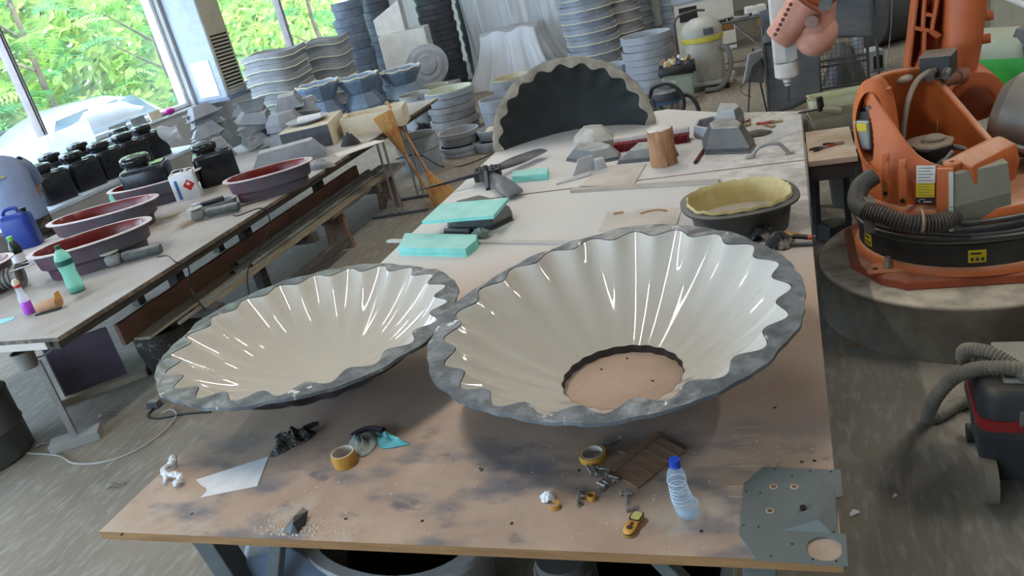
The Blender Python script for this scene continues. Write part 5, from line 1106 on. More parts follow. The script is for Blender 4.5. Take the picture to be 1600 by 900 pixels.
o = mk('crumbs', b, m_crumb, kind='stuff'); tag(o, 'fine debris scattered over the front of the table', 'crumbs')
# cardboard piece and the small wood strip under it
m_cb = mat('corrugated_card', srgb(150, 116, 92), 0.85, c2=srgb(134, 102, 80), ns=4, stretch=(1, 10, 1))
root = T('cardboard_piece', 'folded brown cardboard piece beside the pile of bolts', 'cardboard', (-0.618, 1.94, 0.751)); q0 = (-0.618, 1.94, 0.751)
pts = [(-0.615, 1.934, 0.753), (-0.512, 1.852, 0.753), (-0.393, 2.036, 0.753), (-0.501, 2.121, 0.753)]
b = B(); b.prism(local(pts, q0), 0.001, 0.006); mk('main_flap', b, m_cb, root, bevel=0.001)
b = B(); q1 = local([(-0.615, 1.934, 0.753), (-0.501, 2.121, 0.753), (-0.479, 2.11, 0.753), (-0.593, 1.925, 0.753)], q0); b.loft([[(x, y, 0.0065) for x, y in q1], [(q1[0][0], q1[0][1], 0.012), (q1[1][0], q1[1][1], 0.012), (q1[2][0], q1[2][1], 0.008), (q1[3][0], q1[3][1], 0.008)]]); mk('folded_edge', b, m_cb, root)
for k in range(5):
    t = 0.15+0.17*k; a0 = V(*pts[1])+(V(*pts[2])-V(*pts[1]))*t; a1 = V(*pts[0])+(V(*pts[3])-V(*pts[0]))*t
    b = B(); b.bar((a0.x-q0[0], a0.y-q0[1], 0.0062), (a1.x-q0[0], a1.y-q0[1], 0.0062), 0.0016, 0.0014); mk('crease', b, m_cb, root)
sheet('wood_chip', [(-0.603, 2.034, 0.75), (-0.558, 2.088, 0.75), (-0.54, 2.077, 0.75), (-0.561, 2.014, 0.75)], 0.005, m_cb, 'small brown fibreboard chip tucked behind the cardboard', cat='wood')
# bolts and nuts, each on its own
m_bolt = mat('zinc_bolt', srgb(172, 168, 160), 0.35, 0.45, c2=srgb(140, 136, 128), ns=30)
def bolt(label, p, q, name='bolt', r=0.0042):
    d = V(q[0]-p[0], q[1]-p[1], 0); root = T(name, label, 'bolt', (p[0], p[1], Z0+r*1.9), math.atan2(d.y, d.x)); L_ = max(0.03, d.length)
    b = B(); b.cyl((0, 0, 0), (0.0065, 0, 0), r*2.0, n=6); mk('hex_head', b, m_bolt, root)
    b = B(); b.cyl((0.0065, 0, 0), (L_, 0, 0), r, n=10); mk('shank', b, m_bolt, root, smooth=50)
    b = B()
    for k in range(8): b.cyl((L_-0.003-k*0.003, 0, 0), (L_-0.0015-k*0.003, 0, 0), r*1.14, n=10)
    mk('thread', b, m_bolt, root, kind='stuff')
def nut(label, p, stand=False):
    n = 6; b = B(); R_, r_ = 0.0085, 0.0048
    M_ = xf((p[0], p[1], Z0+(0.0075 if stand else 0)), (PI/2 if stand else 0, 0, 0.4))
    out_ = [(R_*math.cos(2*PI*(i//2*2+(0 if i % 2 == 0 else 1))/12), R_*math.sin(2*PI*(i//2*2+(0 if i % 2 == 0 else 1))/12)) for i in range(12)]
    z0_, z1_ = (-0.0035, 0.0035) if stand else (0, 0.007)
    b.loft([[(x, y, z1_) for x, y in out_], [(r_*math.cos(2*PI*i/12), r_*math.sin(2*PI*i/12), z1_) for i in range(12)], [(r_*math.cos(2*PI*i/12), r_*math.sin(2*PI*i/12), z0_) for i in range(12)], [(x, y, z0_) for x, y in out_]], True, False, False, None, True)
    o = mk('hex_nut', b, m_bolt, loc=(p[0], p[1], Z0+(0.0075 if stand else 0)), r=(PI/2 if stand else 0, 0, 0.4)); tag(o, label, 'nut')
bolt('bolt behind the amber tape pointing up to the right', (-0.603, 2.099, 0.755), (-0.632, 2.072, 0.755))
bolt('small bolt left of the one behind the amber tape', (-0.661, 2.072, 0.755), (-0.631, 2.068, 0.755))
bolt('leftmost bolt of the pile below the amber tape', (-0.66, 1.909, 0.755), (-0.687, 1.953, 0.755))
bolt('second bolt from the left in the pile below the amber tape', (-0.642, 1.903, 0.755), (-0.668, 1.95, 0.755))
bolt('bolt touching the left corner of the cardboard', (-0.652, 1.94, 0.755), (-0.613, 1.934, 0.755))
bolt('bolt lying across the middle of the pile', (-0.639, 1.916, 0.755), (-0.609, 1.928, 0.755))
bolt('bolt pointing right under the cardboard corner', (-0.617, 1.907, 0.755), (-0.574, 1.892, 0.755))
bolt('bolt in the lower pile pointing down to the right', (-0.627, 1.885, 0.755), (-0.597, 1.862, 0.755))
bolt('lowest bolt of the pile with its head on the right', (-0.607, 1.853, 0.755), (-0.637, 1.873, 0.755))
nut('hex nut just below the bolt pile', (-0.618, 1.845, 0.752))
nut('hex nut at the right end of the bolt pile', (-0.583, 1.878, 0.752), True)
bolt('bolt standing among nuts left of the amber ring', (-0.684, 1.811, 0.755), (-0.672, 1.766, 0.755))
nut('upper nut of the small group left of the amber ring', (-0.68, 1.832, 0.752))
nut('middle nut of the small group left of the amber ring', (-0.668, 1.806, 0.752), True)
nut('lowest nut of the small group left of the amber ring', (-0.67, 1.781, 0.752))
bolt('bolt lying level, upper one of the three above the yellow meter', (-0.56, 1.822, 0.755), (-0.522, 1.823, 0.755))
bolt('bolt pointing down between the other two above the meter', (-0.539, 1.826, 0.755), (-0.529, 1.776, 0.755))
bolt('bolt touching the top of the yellow meter', (-0.531, 1.754, 0.755), (-0.497, 1.769, 0.755))
nut('lone dark nut in the middle of the table front', (-1.039, 1.938, 0.752))
# amber ring remnants
def ringpiece(label, c, r, h, a0, a1, name='tape_remnant'):
    b = B(); b.loft([[(q*math.cos(a), q*math.sin(a), z) for q, z in ((r, 0), (r, h), (r-0.002, h), (r-0.002, 0))] for a in [a0+(a1-a0)*i/20 for i in range(21)]], True, True, True)
    o = mk(name, b, m_tape, smooth=50, loc=(c[0], c[1], Z0)); tag(o, label, 'tape'); return o
ringpiece('tiny amber tape ring beside the nuts', (-0.641, 1.804, 0.75), 0.013, 0.018, 0, 6.2)
ringpiece('open curl of amber tape stuck to the crumpled tissue', (-0.745, 1.767, 0.75), 0.017, 0.014, -2.4, 2.0)
crumple('tissue_scrap', 'small crumpled white tissue on the amber tape curl', 'tissue', (-0.772, 1.8, 0.75), 0.05, 0.04, 0.025, MATS['white_tissue'], 5, z=Z0)
# yellow handheld meter
mc = (-0.499, 1.693, 0.75); md_ = (-0.484, 1.748, 0.75)
root = T('handheld_meter', 'yellow and black handheld meter at the table front', 'meter', (mc[0], mc[1], Z0), math.atan2(md_[1]-mc[1], md_[0]-mc[0]))
m_my = mat('yellow_meter_plastic', srgb(214, 156, 62), 0.4)
def mout(k, n=36):
    out = []
    for i in range(n):
        a = 2*PI*i/n; x = 0.046*math.cos(a); w_ = 0.021+0.003*math.cos(2*a)-0.0035*math.exp(-((x-0.002)/0.012)**2)
        out.append((x*k, (abs(math.sin(a))**0.8)*(1 if math.sin(a) > 0 else -1)*w_*k))
    return out
b = B(); b.loft([[(x, y, z) for x, y in mout(k)] for k, z in ((0.94, 0), (1, 0.003), (1, 0.008))], True, True, True); mk('yellow_base', b, m_my, root, smooth=50)
b = B(); b.prism(mout(1.01), 0.008, 0.0125); mk('black_band', b, m_black, root)
b = B(); b.loft([[(x, y, z) for x, y in mout(k)] for k, z in ((1, 0.0125), (0.97, 0.017), (0.9, 0.0185))], True, True, True); mk('yellow_cover', b, m_my, root, smooth=50)
b = B(); b.prism([(0.023+x*1.02, y) for x, y in rrect(0.040, 0.036, 0.010)], 0.0186, 0.0205); mk('screen_bezel', b, mat('dark_brown_bezel', srgb(70, 50, 34), 0.4), root, bevel=0.001)
b = B(); b.prism([(0.024+x, y) for x, y in rrect(0.032, 0.027, 0.007)], 0.0206, 0.0212); mk('screen', b, mat('lcd_screen', srgb(196, 180, 130), 0.15, c2=srgb(176, 190, 90), ns=40), root)
for x, rr_ in ((-0.008, 0.006), (-0.023, 0.0095)):
    b = B(); b.cyl((x, 0, 0.0185), (x, 0, 0.0205), rr_, rr_*0.85, n=16); mk('button', b, mat('brown_button', srgb(72, 52, 40), 0.5), root, smooth=40)
# water bottle
m_pet = film_mat('blue_clear_plastic', (0.58, 0.78, 0.95), 0.30, 0.35)
m_petrib = film_mat('bottle_rib', (0.82, 0.9, 1.0), 0.7, 0.2)
root = T('water_bottle', 'small crumpled clear water bottle with a blue cap', 'bottle', (-0.355, 1.744, 0.751))
b = B(); bp_ = [(0.0, 0.004), (0.018, 0.002), (0.027, 0.004), (0.0305, 0.018), (0.0305, 0.045), (0.0285, 0.05), (0.0275, 0.056), (0.0285, 0.062), (0.026, 0.068), (0.027, 0.074), (0.0245, 0.08), (0.0255, 0.086), (0.0235, 0.092), (0.0245, 0.098), (0.023, 0.105), (0.0245, 0.112), (0.0255, 0.13), (0.024, 0.145), (0.018, 0.158), (0.0125, 0.165), (0.0125, 0.172)]
lean = lambda z: (-0.010*math.sin(min(1, z/0.17)*PI*0.9)-0.012*z/0.17, 0.004*math.sin(z*30))
b.loft([[(lean(z)[0]+max(r, 0.0005)*math.cos(2*PI*i/24)*(1+0.03*math.sin(i*3+z*80)), lean(z)[1]+max(r, 0.0005)*math.sin(2*PI*i/24), z) for i in range(24)] for r, z in bp_], True, True, True); mk('bottle_body', b, m_pet, root, smooth=80)
xl = lean(0.172)[0]
b = B(); b.cyl((xl, 0, 0.165), (xl, 0, 0.188), 0.0155, 0.0148, n=24); mk('cap', b, mat('blue_cap', srgb(30, 70, 190), 0.35), root, smooth=40)
for zz, rr_ in ((0.053, 0.0285), (0.065, 0.0285), (0.077, 0.0265), (0.089, 0.0255), (0.101, 0.0245), (0.122, 0.0258)):
    b = B(); b.tube([(lean(zz)[0]+rr_*math.cos(2*PI*i/24), lean(zz)[1]+rr_*math.sin(2*PI*i/24), zz) for i in range(24)], 0.0013, 5, True); mk('rib', b, m_petrib, root, smooth=60)
b = B(); b.lathe([(0.0305, 0.02), (0.031, 0.02), (0.031, 0.044), (0.0305, 0.044)], 24, loop=True); mk('base_ring', b, m_pet, root, smooth=50)
# grey metallic moulded plate, overhanging the right edge
m_plate = mat('metallic_grey_gelcoat', srgb(134, 142, 142), 0.3, 0.35, c2=srgb(126, 134, 134), ns=3, coat=0.3)
po = (-0.085, 1.755, 0.752)
root = T('moulded_plate', 'metallic grey moulded plate with holes at the right front corner', 'plate', (po[0], po[1], Z0))
hn = (-0.015, 1.63, 0.757); hn = (hn[0]-po[0], hn[1]-po[1])
outl = local([(-0.163, 1.953, 0.757), (0.042, 1.94, 0.757), (0.04, 1.829, 0.757), (0.022, 1.823, 0.757), (0.017, 1.686, 0.757), (0.038, 1.685, 0.757), (0.035, 1.577, 0.757), (-0.176, 1.586, 0.757), (-0.219, 1.668, 0.757), (-0.215, 1.878, 0.757)], po)
outr = resamp(outl, 160)
inr = []
for x, y in outr:
    a = math.atan2(y-hn[1], x-hn[0]); inr.append((hn[0]+0.042*math.cos(a), hn[1]+0.042*math.sin(a)))
def plate_hole(outer, inner, z0, z1):
    b = B(); bm = b.bm
    for lp in (outer, inner):
        vs = [bm.verts.new((x, y, z1)) for x, y in lp]
        for i in range(len(vs)): bm.edges.new((vs[i], vs[(i+1) % len(vs)]))
    bmesh.ops.triangle_fill(bm, use_beauty=True, use_dissolve=False, edges=bm.edges[:])
    g = bmesh.ops.extrude_face_region(bm, geom=bm.faces[:])
    for v in g['geom']:
        if isinstance(v, bmesh.types.BMVert): v.co.z = z0
    return b
mk('plate_body', plate_hole(outl, [(hn[0]+0.042*math.cos(2*PI*i/40), hn[1]+0.042*math.sin(2*PI*i/40)) for i in range(40)], 0.0, 0.006), m_plate, root)
wd = [(-0.114, 1.692, 0.757), (-0.005, 1.683, 0.757), (-0.016, 1.706, 0.79), (-0.012, 1.886, 0.757), (-0.076, 1.808, 0.757)]
wl = [(p[0]-po[0], p[1]-po[1], p[2]-TZ) for p in wd]
wl[2] = (wl[2][0]-0.008, wl[2][1], 0.03)
b = B(); bs_ = [(wl[0][0], wl[0][1], 0.0055), (wl[1][0]+0.012, wl[1][1], 0.0055), (wl[3][0]+0.04, wl[3][1], 0.0055), (wl[3][0], wl[3][1], 0.0055)]
b.add(bs_+[wl[2]], [(0, 1, 4), (1, 2, 4), (2, 3, 4), (3, 0, 4), (3, 2, 1, 0)]); mk('raised_wedge', b, m_plate, root)
m_ring = mat('pale_hole_rim', srgb(206, 190, 172), 0.6)
for hx in ((-0.135, 1.864, 0.757), (-0.081, 1.865, 0.757), (-0.144, 1.764, 0.757)):
    b = B(); c_ = (hx[0]-po[0], hx[1]-po[1]); b.cyl((c_[0], c_[1], 0.0056), (c_[0], c_[1], 0.0066), 0.0105, n=18); hr = mk('bolt_hole', b, m_ring, root)
    b = B(); b.cyl((c_[0], c_[1], 0.0060), (c_[0], c_[1], 0.0070), 0.0075, n=18); mk('hole_inside', b, mat('hole_brown', srgb(120, 90, 68), 0.8), hr)
c_ = (-0.061, 1.768, 0.775); b = B(); b.cyl((c_[0]-po[0], c_[1]-po[1], 0.006), (c_[0]-po[0]+0.001, c_[1]-po[1], 0.0185), 0.0085, n=16); mk('black_hole', b, m_hole, root)
for hx in ((-0.133, 1.941, 0.757), (-0.038, 1.933, 0.757), (0.017, 1.931, 0.757), (-0.086, 1.91, 0.757), (-0.207, 1.842, 0.757), (-0.17, 1.837, 0.757), (-0.209, 1.705, 0.757), (-0.172, 1.701, 0.757), (-0.09, 1.642, 0.757), (-0.14, 1.597, 0.757), (-0.043, 1.591, 0.757), (0.012, 1.846, 0.757), (0.01, 1.69, 0.757), (0.01, 1.588, 0.757)):
    b = B(); b.cyl((hx[0]-po[0], hx[1]-po[1], 0.0056), (hx[0]-po[0], hx[1]-po[1], 0.0068), 0.0028, n=8); mk('pin_hole', b, m_hole, root)

# ================================================================ orange industrial robot on a round concrete plinth
m_or = mat('robot_orange', srgb(200, 106, 52), 0.5, c2=srgb(186, 96, 48), ns=3, dust=srgb(214, 174, 146), dw=0.8)
m_ordk = mat('robot_orange_inside', srgb(186, 90, 42), 0.5, c2=srgb(166, 78, 38), ns=3)
m_conc = mat('plinth_concrete', srgb(104, 96, 82), 0.85, c2=srgb(80, 72, 60), ns=4, bump=0.3, bs=30, dust=srgb(214, 204, 186), dw=1.0)
m_ygl = mat('yellow_sticker', srgb(222, 196, 40), 0.5); m_wht = mat('white_sticker', srgb(224, 222, 216), 0.5); m_ink = mat('dark_print', srgb(60, 58, 50), 0.6)
pl = T('concrete_plinth', 'round dusty concrete plinth under the orange robot', 'plinth', (0.75, 4.42, 0))
b = B(); b.lathe([(0.70, 0), (0.70, 0.28), (0.69, 0.295), (0.68, 0.30)], 72, cap0=True, cap1=True); mk('plinth_block', b, m_conc, pl, smooth=40)
RX, RY = 0.78, 4.47
rb = T('industrial_robot', 'large orange industrial robot standing on the round plinth', 'robot', (RX, RY, 0.301))
def rl(p): return V(p[0]-RX, p[1]-RY, p[2]-0.301)
# foot casting
ft = [(-0.57, -0.20), (-0.44, -0.44), (-0.33, -0.52), (0.33, -0.52), (0.44, -0.44), (0.57, -0.20), (0.57, 0.25), (0.40, 0.5), (-0.40, 0.5), (-0.57, 0.25)]
b = B(); b.loft([[(x, y, 0) for x, y in ft], [(x, y, 0.045) for x, y in ft], [(x*.93, y*.93, 0.06) for x, y in ft]], True, True, True)
fo = mk('foot', b, mat('robot_orange_dark', srgb(168, 82, 50), 0.5, c2=srgb(150, 72, 44), dust=srgb(190, 150, 130), dw=0.4), rb, bevel=0.008)
b = B(); b.lathe([(0.53, 0.055), (0.52, 0.085), (0.50, 0.10)], 48, cap1=True); mk('foot_collar', b, m_or, rb, smooth=40)
for x, y in ((-0.40, -0.36), (0.36, -0.40)):
    b = B(); b.box(x-0.10, x+0.10, y-0.06, y+0.06, 0.055, 0.064, xf((0, 0, 0), (0, 0, 0))); pd = mk('bolt_pad', b, m_or, rb, bevel=0.003)
    b = B(); b.cyl((x, y, 0.064), (x, y, 0.082), 0.026, n=6); mk('bolt_nut', b, m_bolt, pd)
    b = B(); b.cyl((x, y, 0.082), (x, y, 0.12), 0.015, n=12); mk('anchor_bolt', b, m_bolt, pd, smooth=40)
    for dx in (-0.06, 0.06):
        b = B(); b.cyl((x+dx, y-0.01, 0.0635), (x+dx, y-0.01, 0.0655), 0.014, n=14); mk('bolt_hole', b, m_hole, pd)
# black turntable ring, cable loops
b = B(); b.lathe([(0.50, 0.07), (0.505, 0.08), (0.505, 0.21), (0.49, 0.22)], 64, cap1=True); bk = mk('turntable_ring', b, mat('black_ring', srgb(40, 41, 42), 0.45, c2=srgb(58, 60, 60), ns=5), rb, smooth=40)
for a0, nm in ((-1.62, 'a'), (-1.02, 'b'), (-2.78, 'c')):
    b = B(); b.loft([[(0.507*math.cos(a), 0.507*math.sin(a), z) for a in [a0-0.075+0.15*i/8 for i in range(9)]] for z in (0.12, 0.185)], False); lb = mk('warning_label', b, m_ygl, bk, solid=0.001)
    for j in range(3):
        b = B(); b.loft([[(0.5085*math.cos(a), 0.5085*math.sin(a), z) for a in [a0-0.055+0.043*j+0.026*i/3 for i in range(4)]] for z in (0.128, 0.146)], False); mk('label_symbol', b, m_ink, lb, solid=0.0008)
    b = B(); b.loft([[(0.5085*math.cos(a), 0.5085*math.sin(a), z) for a in [a0-0.055+0.09*i/6 for i in range(7)]] for z in (0.162, 0.172)], False); mk('label_print', b, m_ink, lb, solid=0.0008)
for k in range(6):
    b = B(); r = 0.515+0.012*math.sin(k*1.7); b.tube([((r+0.004*math.sin(5*a+k))*math.cos(a), (r+0.004*math.sin(5*a+k))*math.sin(a), 0.228+0.021*k+0.004*math.sin(3*a+k)) for a in [2*PI*i/72 for i in range(72)]], 0.0115, 8, True); mk('cable_loop', b, m_darksteel if k % 2 else mat('grey_cable', srgb(104, 102, 98), 0.5), rb, smooth=60)
b = B(); b.lathe([(0.40, 0.22), (0.495, 0.24), (0.495, 0.33), (0.47, 0.37), (0.40, 0.385)], 56, cap1=True); mk('carousel_base', b, m_or, rb, smooth=40)
# carousel housing: wall that follows the casting rim
rim = [(0.666, 4.08, 0.869), (0.603, 4.11, 0.887), (0.549, 4.15, 0.917), (0.512, 4.18, 0.958), (0.475, 4.21, 1.013), (0.436, 4.25, 1.082), (0.396, 4.29, 1.158), (0.357, 4.34, 1.232), (0.351, 4.42, 1.254), (0.399, 4.52, 1.258), (0.482, 4.6, 1.254), (0.579, 4.66, 1.239), (0.658, 4.69, 1.22), (0.711, 4.65, 1.153), (0.782, 4.55, 1.052), (0.85, 4.42, 0.95), (0.896, 4.3, 0.886)]
base = [(0.665, 4.08), (0.60, 4.10), (0.54, 4.13), (0.49, 4.16), (0.44, 4.19), (0.40, 4.23), (0.37, 4.28), (0.34, 4.34), (0.33, 4.42), (0.35, 4.52), (0.42, 4.62), (0.52, 4.68), (0.62, 4.70), (0.70, 4.66), (0.78, 4.56), (0.85, 4.44), (0.90, 4.32)]
sm_r = smooth_path(rim, 10); sm_b = smooth_path([(x, y, 0.67) for x, y in base], 10)
NST = len(sm_r)-1; NV = 40
def wall(u, v):
    i = min(NST, int(round(u*NST))); lo_, hi_ = sm_b[i], sm_r[i]; k = v
    p = lo_.lerp(hi_, k)
    bulge = 0.035*math.sin(PI*k)
    c = V(0.62, 4.40, p.z); d = (p-c); d.z = 0
    if d.length > 0: d.normalize()
    return tuple(rl(p+d*bulge))
h0, h1 = 60, 85
def hole(i, j):
    if not (h0 <= i < h1): return False
    c = (h0+h1)/2; w_ = (i+0.5-c)/((h1-h0)/2); top = 34*math.sqrt(max(0, 1-w_*w_*0.5)); return 12+6*w_*w_ <= j <= top
b = B(); b.grid(wall, NST, NV, hole); cw = mk('carousel_housing', b, m_or, rb, smooth=60, solid=0.03)
cw.modifiers['thickness'].offset = -0.6
ar = [rl(q) for q in ((0.42, 4.22, 0.877), (0.416, 4.25, 1.004), (0.403, 4.28, 1.137), (0.369, 4.31, 1.218), (0.327, 4.33, 1.22), (0.296, 4.34, 1.171), (0.278, 4.34, 1.088), (0.281, 4.32, 0.993), (0.304, 4.29, 0.904), (0.347, 4.25, 0.857), (0.391, 4.22, 0.854))]
arp = smooth_path(ar, 6, True); b = B(); cen = sum(arp, V(0, 0, 0))/len(arp)
b.loft([[p, p+(p-cen)*0.30+V(0.01, 0.02, 0), p+(p-cen)*0.22+V(0.05, 0.13, 0), p+(p-cen)*-0.02+V(0.05, 0.13, 0)] for p in arp], True, False, False, None, True); mk('arch_rim', b, m_or, rb, smooth=60)
# end bar between near and far walls, rounded casting top
e0, e1 = rl(sm_r[0]), rl(sm_r[-1])
b = B(); dd = (e1-e0); secs = []
for t in (0, 0.08, 0.5, 0.92, 1.0):
    c = e0.lerp(e1, t); n_ = V(-dd.y, dd.x, 0).normalized()*-1
    h = 0.05 if t in (0, 1.0) else 0.065
    secs.append([c+n_*(-0.02)+V(0, 0, -0.16), c+n_*(-0.03)+V(0, 0, h*.5), c+n_*0.03+V(0, 0, h*.85), c+n_*0.10+V(0, 0, h*.3), c+n_*0.12+V(0, 0, -0.06), c+n_*0.10+V(0, 0, -0.16)])
b.loft(secs, True, True, True); mk('end_bar', b, m_or, rb, smooth=50, bevel=0.006)
b = B(); c = e0+V(-0.0, -0.02, 0.02); b.lathe([(0.012, -0.03), (0.04, -0.03), (0.04, 0.012), (0.034, 0.018), (0.012, 0.018)], 20, Matrix.Translation(c), loop=True); mk('lifting_eye', b, m_or, rb, smooth=40)
b = B(); c = rl((0.418, 4.38, 1.191)); b.lathe([(0.012, -0.05), (0.034, -0.05), (0.034, 0.03), (0.028, 0.036), (0.012, 0.03)], 20, Matrix.Translation(c), loop=True); mk('lifting_eye', b, m_or, rb, smooth=40)
# riveted strips, rating plates and side bracket on the near wall
def onwall(px, out=0.0):
    return rl(px)+V(-0.5, -0.86, 0.05)*out
WN = V(-0.33, -0.94, 0.1).normalized(); WT = V(0.93, -0.33, 0).normalized(); WU = WN.cross(WT)*-1
def plate(name, c, w_, h, t, m, parent=rb, tilt=0.0):
    M_ = Matrix((WT, WU, WN)).transposed().to_4x4(); M_.translation = c
    b = B(); b.box(-w_/2, w_/2, -h/2, h/2, 0, t, M_); return mk(name, b, m, parent, bevel=min(0.004, t*0.4))
if WU.z < 0: WU = -WU
for q in ((0.4, 4.17, 0.842), (0.47, 4.12, 0.813)):
    c = rl(q)+WN*0.03; s_ = plate('riveted_strip', c, 0.035, 0.23, 0.014, m_or)
    M_ = Matrix((WT, WU, WN)).transposed().to_4x4(); M_.translation = c
    for v_ in (0.085, -0.085):
        b = B(); b.cyl(M_ @ V(0, v_, 0.012), M_ @ V(0, v_, 0.022), 0.011, n=12); mk('rivet', b, m_or if v_ > 0 else m_hole, s_, smooth=40)
c = rl((0.555, 4.06, 0.858)); lp = plate('rating_plate', c, 0.082, 0.085, 0.003, m_wht)
for k in range(5):
    M_ = Matrix((WT, WU, WN)).transposed().to_4x4(); M_.translation = c
    b = B(); b.box(-0.033, 0.033-0.012*(k % 2), 0.028-k*0.015, 0.031-k*0.015, 0.003, 0.0035, M_); mk('print_line', b, m_ink, lp)
c = rl((0.551, 4.06, 0.781)); lp = plate('yellow_notice', c, 0.082, 0.075, 0.003, m_ygl)
for k in range(5):
    M_ = Matrix((WT, WU, WN)).transposed().to_4x4(); M_.translation = c
    b = B(); b.box(-0.030, 0.033-0.010*(k % 2), 0.025-k*0.013, 0.0268-k*0.013, 0.003, 0.0035, M_); mk('print_line', b, m_ink, lp)
c = rl((0.549, 4.055, 0.725)); lp = plate('black_badge', c, 0.082, 0.03, 0.003, mat('badge_black', srgb(36, 40, 50), 0.4))
M_ = Matrix((WT, WU, WN)).transposed().to_4x4(); M_.translation = c
b = B(); b.tube([M_ @ V(-0.02, -0.008, 0.0035), M_ @ V(-0.032, 0.0, 0.0035), M_ @ V(-0.02, 0.008, 0.0035), M_ @ V(0.0, 0.009, 0.0035)], 0.0016, 5); mk('badge_swoosh', b, m_wht, lp)
b = B(); b.box(-0.008, 0.03, -0.006, -0.001, 0.003, 0.0036, M_); mk('badge_lettering', b, m_wht, lp)
c = rl((0.632, 4.02, 0.782)); plate('side_bracket', c, 0.07, 0.22, 0.03, m_or)
# grey cover box on the front end
m_gbox = mat('robot_grey_cover', srgb(136, 136, 124), 0.45, c2=srgb(128, 128, 116), dust=srgb(180, 178, 168), dw=0.4)
fb = [(0.662, 3.99, 0.87), (0.9, 4.08, 0.866), (0.905, 4.03, 0.735), (0.908, 4.03, 0.576), (0.653, 3.94, 0.616), (0.652, 3.93, 0.729)]
fr = [rl(p) for p in fb]; bk_ = [p+V(-0.02, 0.22, -0.0) for p in fr]
b = B(); b.add(fr+bk_, [(0, 1, 2, 5), (5, 2, 3, 4), (0, 5, 11, 6), (5, 4, 10, 11), (1, 7, 8, 2), (2, 8, 9, 3), (0, 6, 7, 1), (4, 3, 9, 10), (6, 11, 8, 7), (11, 10, 9, 8)]); mk('grey_cover', b, m_gbox, rb, bevel=0.006)
b = B(); b.bar(fr[0]+V(-0.012, 0.0, 0.01), fr[5]+V(-0.012, 0.0, 0), 0.02, 0.02); b2_ = mk('cover_edge', b, mat('pale_edge', srgb(186, 192, 188), 0.4), rb, bevel=0.003)
b = B(); b.bar(fr[5]+V(-0.012, 0, 0), fr[4]+V(-0.012, 0, -0.01), 0.02, 0.02); mk('cover_edge', b, MATS['pale_edge'], rb, bevel=0.003)
# motors in the arch and in the trough
m_mot = mat('motor_grey', srgb(112, 112, 108), 0.45, 0.3, c2=srgb(84, 84, 80), ns=8)
mc_ = rl((0.349, 4.4, 1.022))
b = B(); b.box(-0.045, 0.06, -0.05, 0.16, -0.11, 0.10, Matrix.Translation(mc_) @ rz(-0.5)); mo = mk('arch_motor', b, mat('dark_motor', srgb(62, 62, 60), 0.5), rb, bevel=0.012)
b = B(); b.box(-0.05, 0.035, -0.085, -0.045, -0.09, 0.065, Matrix.Translation(mc_) @ rz(-0.5)); mk('motor_end_cover', b, mat('pale_metal', srgb(166, 166, 160), 0.35, 0.5), mo, bevel=0.012)
b = B(); b.box(-0.03, 0.02, -0.088, -0.0852, 0.01, 0.05, Matrix.Translation(mc_) @ rz(-0.5)); mk('motor_label', b, m_ygl, mo)
for z, x in ((0.12, -0.01), (-0.06, 0.05)):
    b = B(); b.cyl(mc_+V(x, -0.08, z), mc_+V(x+0.07, 0.0, z+0.015), 0.018, n=12); mk('motor_connector', b, m_mot, mo, smooth=40)
tm = rl((0.608, 4.33, 0.931)); tm.z = 0.62
b = B(); b.prism(poly(10, 0.11, 0.2), -0.30, 0.0, Matrix.Translation(tm)); t_m = mk('trough_motor', b, m_black, rb, bevel=0.008)
b = B(); b.prism(poly(8, 0.115, 0.1), 0.0, 0.018, Matrix.Translation(tm)); mk('motor_lid', b, mat('dusty_lid', srgb(150, 136, 120), 0.7), t_m, bevel=0.006)
b = B(); b.ball(tm+V(0.02, -0.01, 0.03), 0.045, n=12, sz=(1.2, 0.9, 0.5)); mk('lid_knob', b, MATS['dusty_lid'], t_m, smooth=60)
b = B(); b.cyl(tm+V(0.0, -0.14, -0.10), tm+V(0.09, -0.05, -0.04), 0.02, n=12); mk('motor_plug', b, m_mot, t_m, smooth=40)
b = B(); b.tube(smooth_path([tm+V(0.10, -0.02, -0.02), tm+V(0.16, -0.04, -0.05), tm+V(0.15, -0.10, -0.16), tm+V(0.10, -0.14, -0.2)], 5), 0.013, 8); mk('motor_cable', b, MATS['grey_cable'], t_m, smooth=60)
# cable arching out of the trough to the junction box
b = B(); b.tube(smooth_path([rl((0.496, 4.4, 0.94)), rl((0.509, 4.42, 1.026)), rl((0.537, 4.46, 1.128)), rl((0.581, 4.52, 1.195)), rl((0.634, 4.56, 1.224)), rl((0.677, 4.58, 1.226))], 6), 0.014, 10); mk('arched_cable', b, mat('beige_cable', srgb(150, 138, 124), 0.6), rb, smooth=60)
# junction box on top
jb = rl((0.69, 4.66, 1.241))
b = B(); b.box(-0.06, 0.085, -0.075, 0.09, -0.055, 0.05, Matrix.Translation(jb) @ rz(-0.35)); jx = mk('junction_box', b, mat('junction_black', srgb(48, 46, 44), 0.5), rb, bevel=0.006)
b = B(); b.box(-0.062, 0.087, -0.077, 0.092, 0.05, 0.056, Matrix.Translation(jb) @ rz(-0.35)); mk('box_lid', b, mat('grey_lid', srgb(128, 122, 114), 0.5), jx, bevel=0.002)
for k in range(4):
    b = B(); b.box(-0.035+0.02*k, -0.022+0.02*k, 0.03, 0.042, 0.056, 0.0568, Matrix.Translation(jb) @ rz(-0.35)); mk('lid_lettering', b, m_ink, jx)
for x in (-0.03, 0.04):
    b = B(); b.cyl(jb+V(x, -0.09, -0.02), jb+V(x-0.02, -0.15, -0.035), 0.02, n=12); mk('cable_gland', b, m_mot, jx, smooth=40)
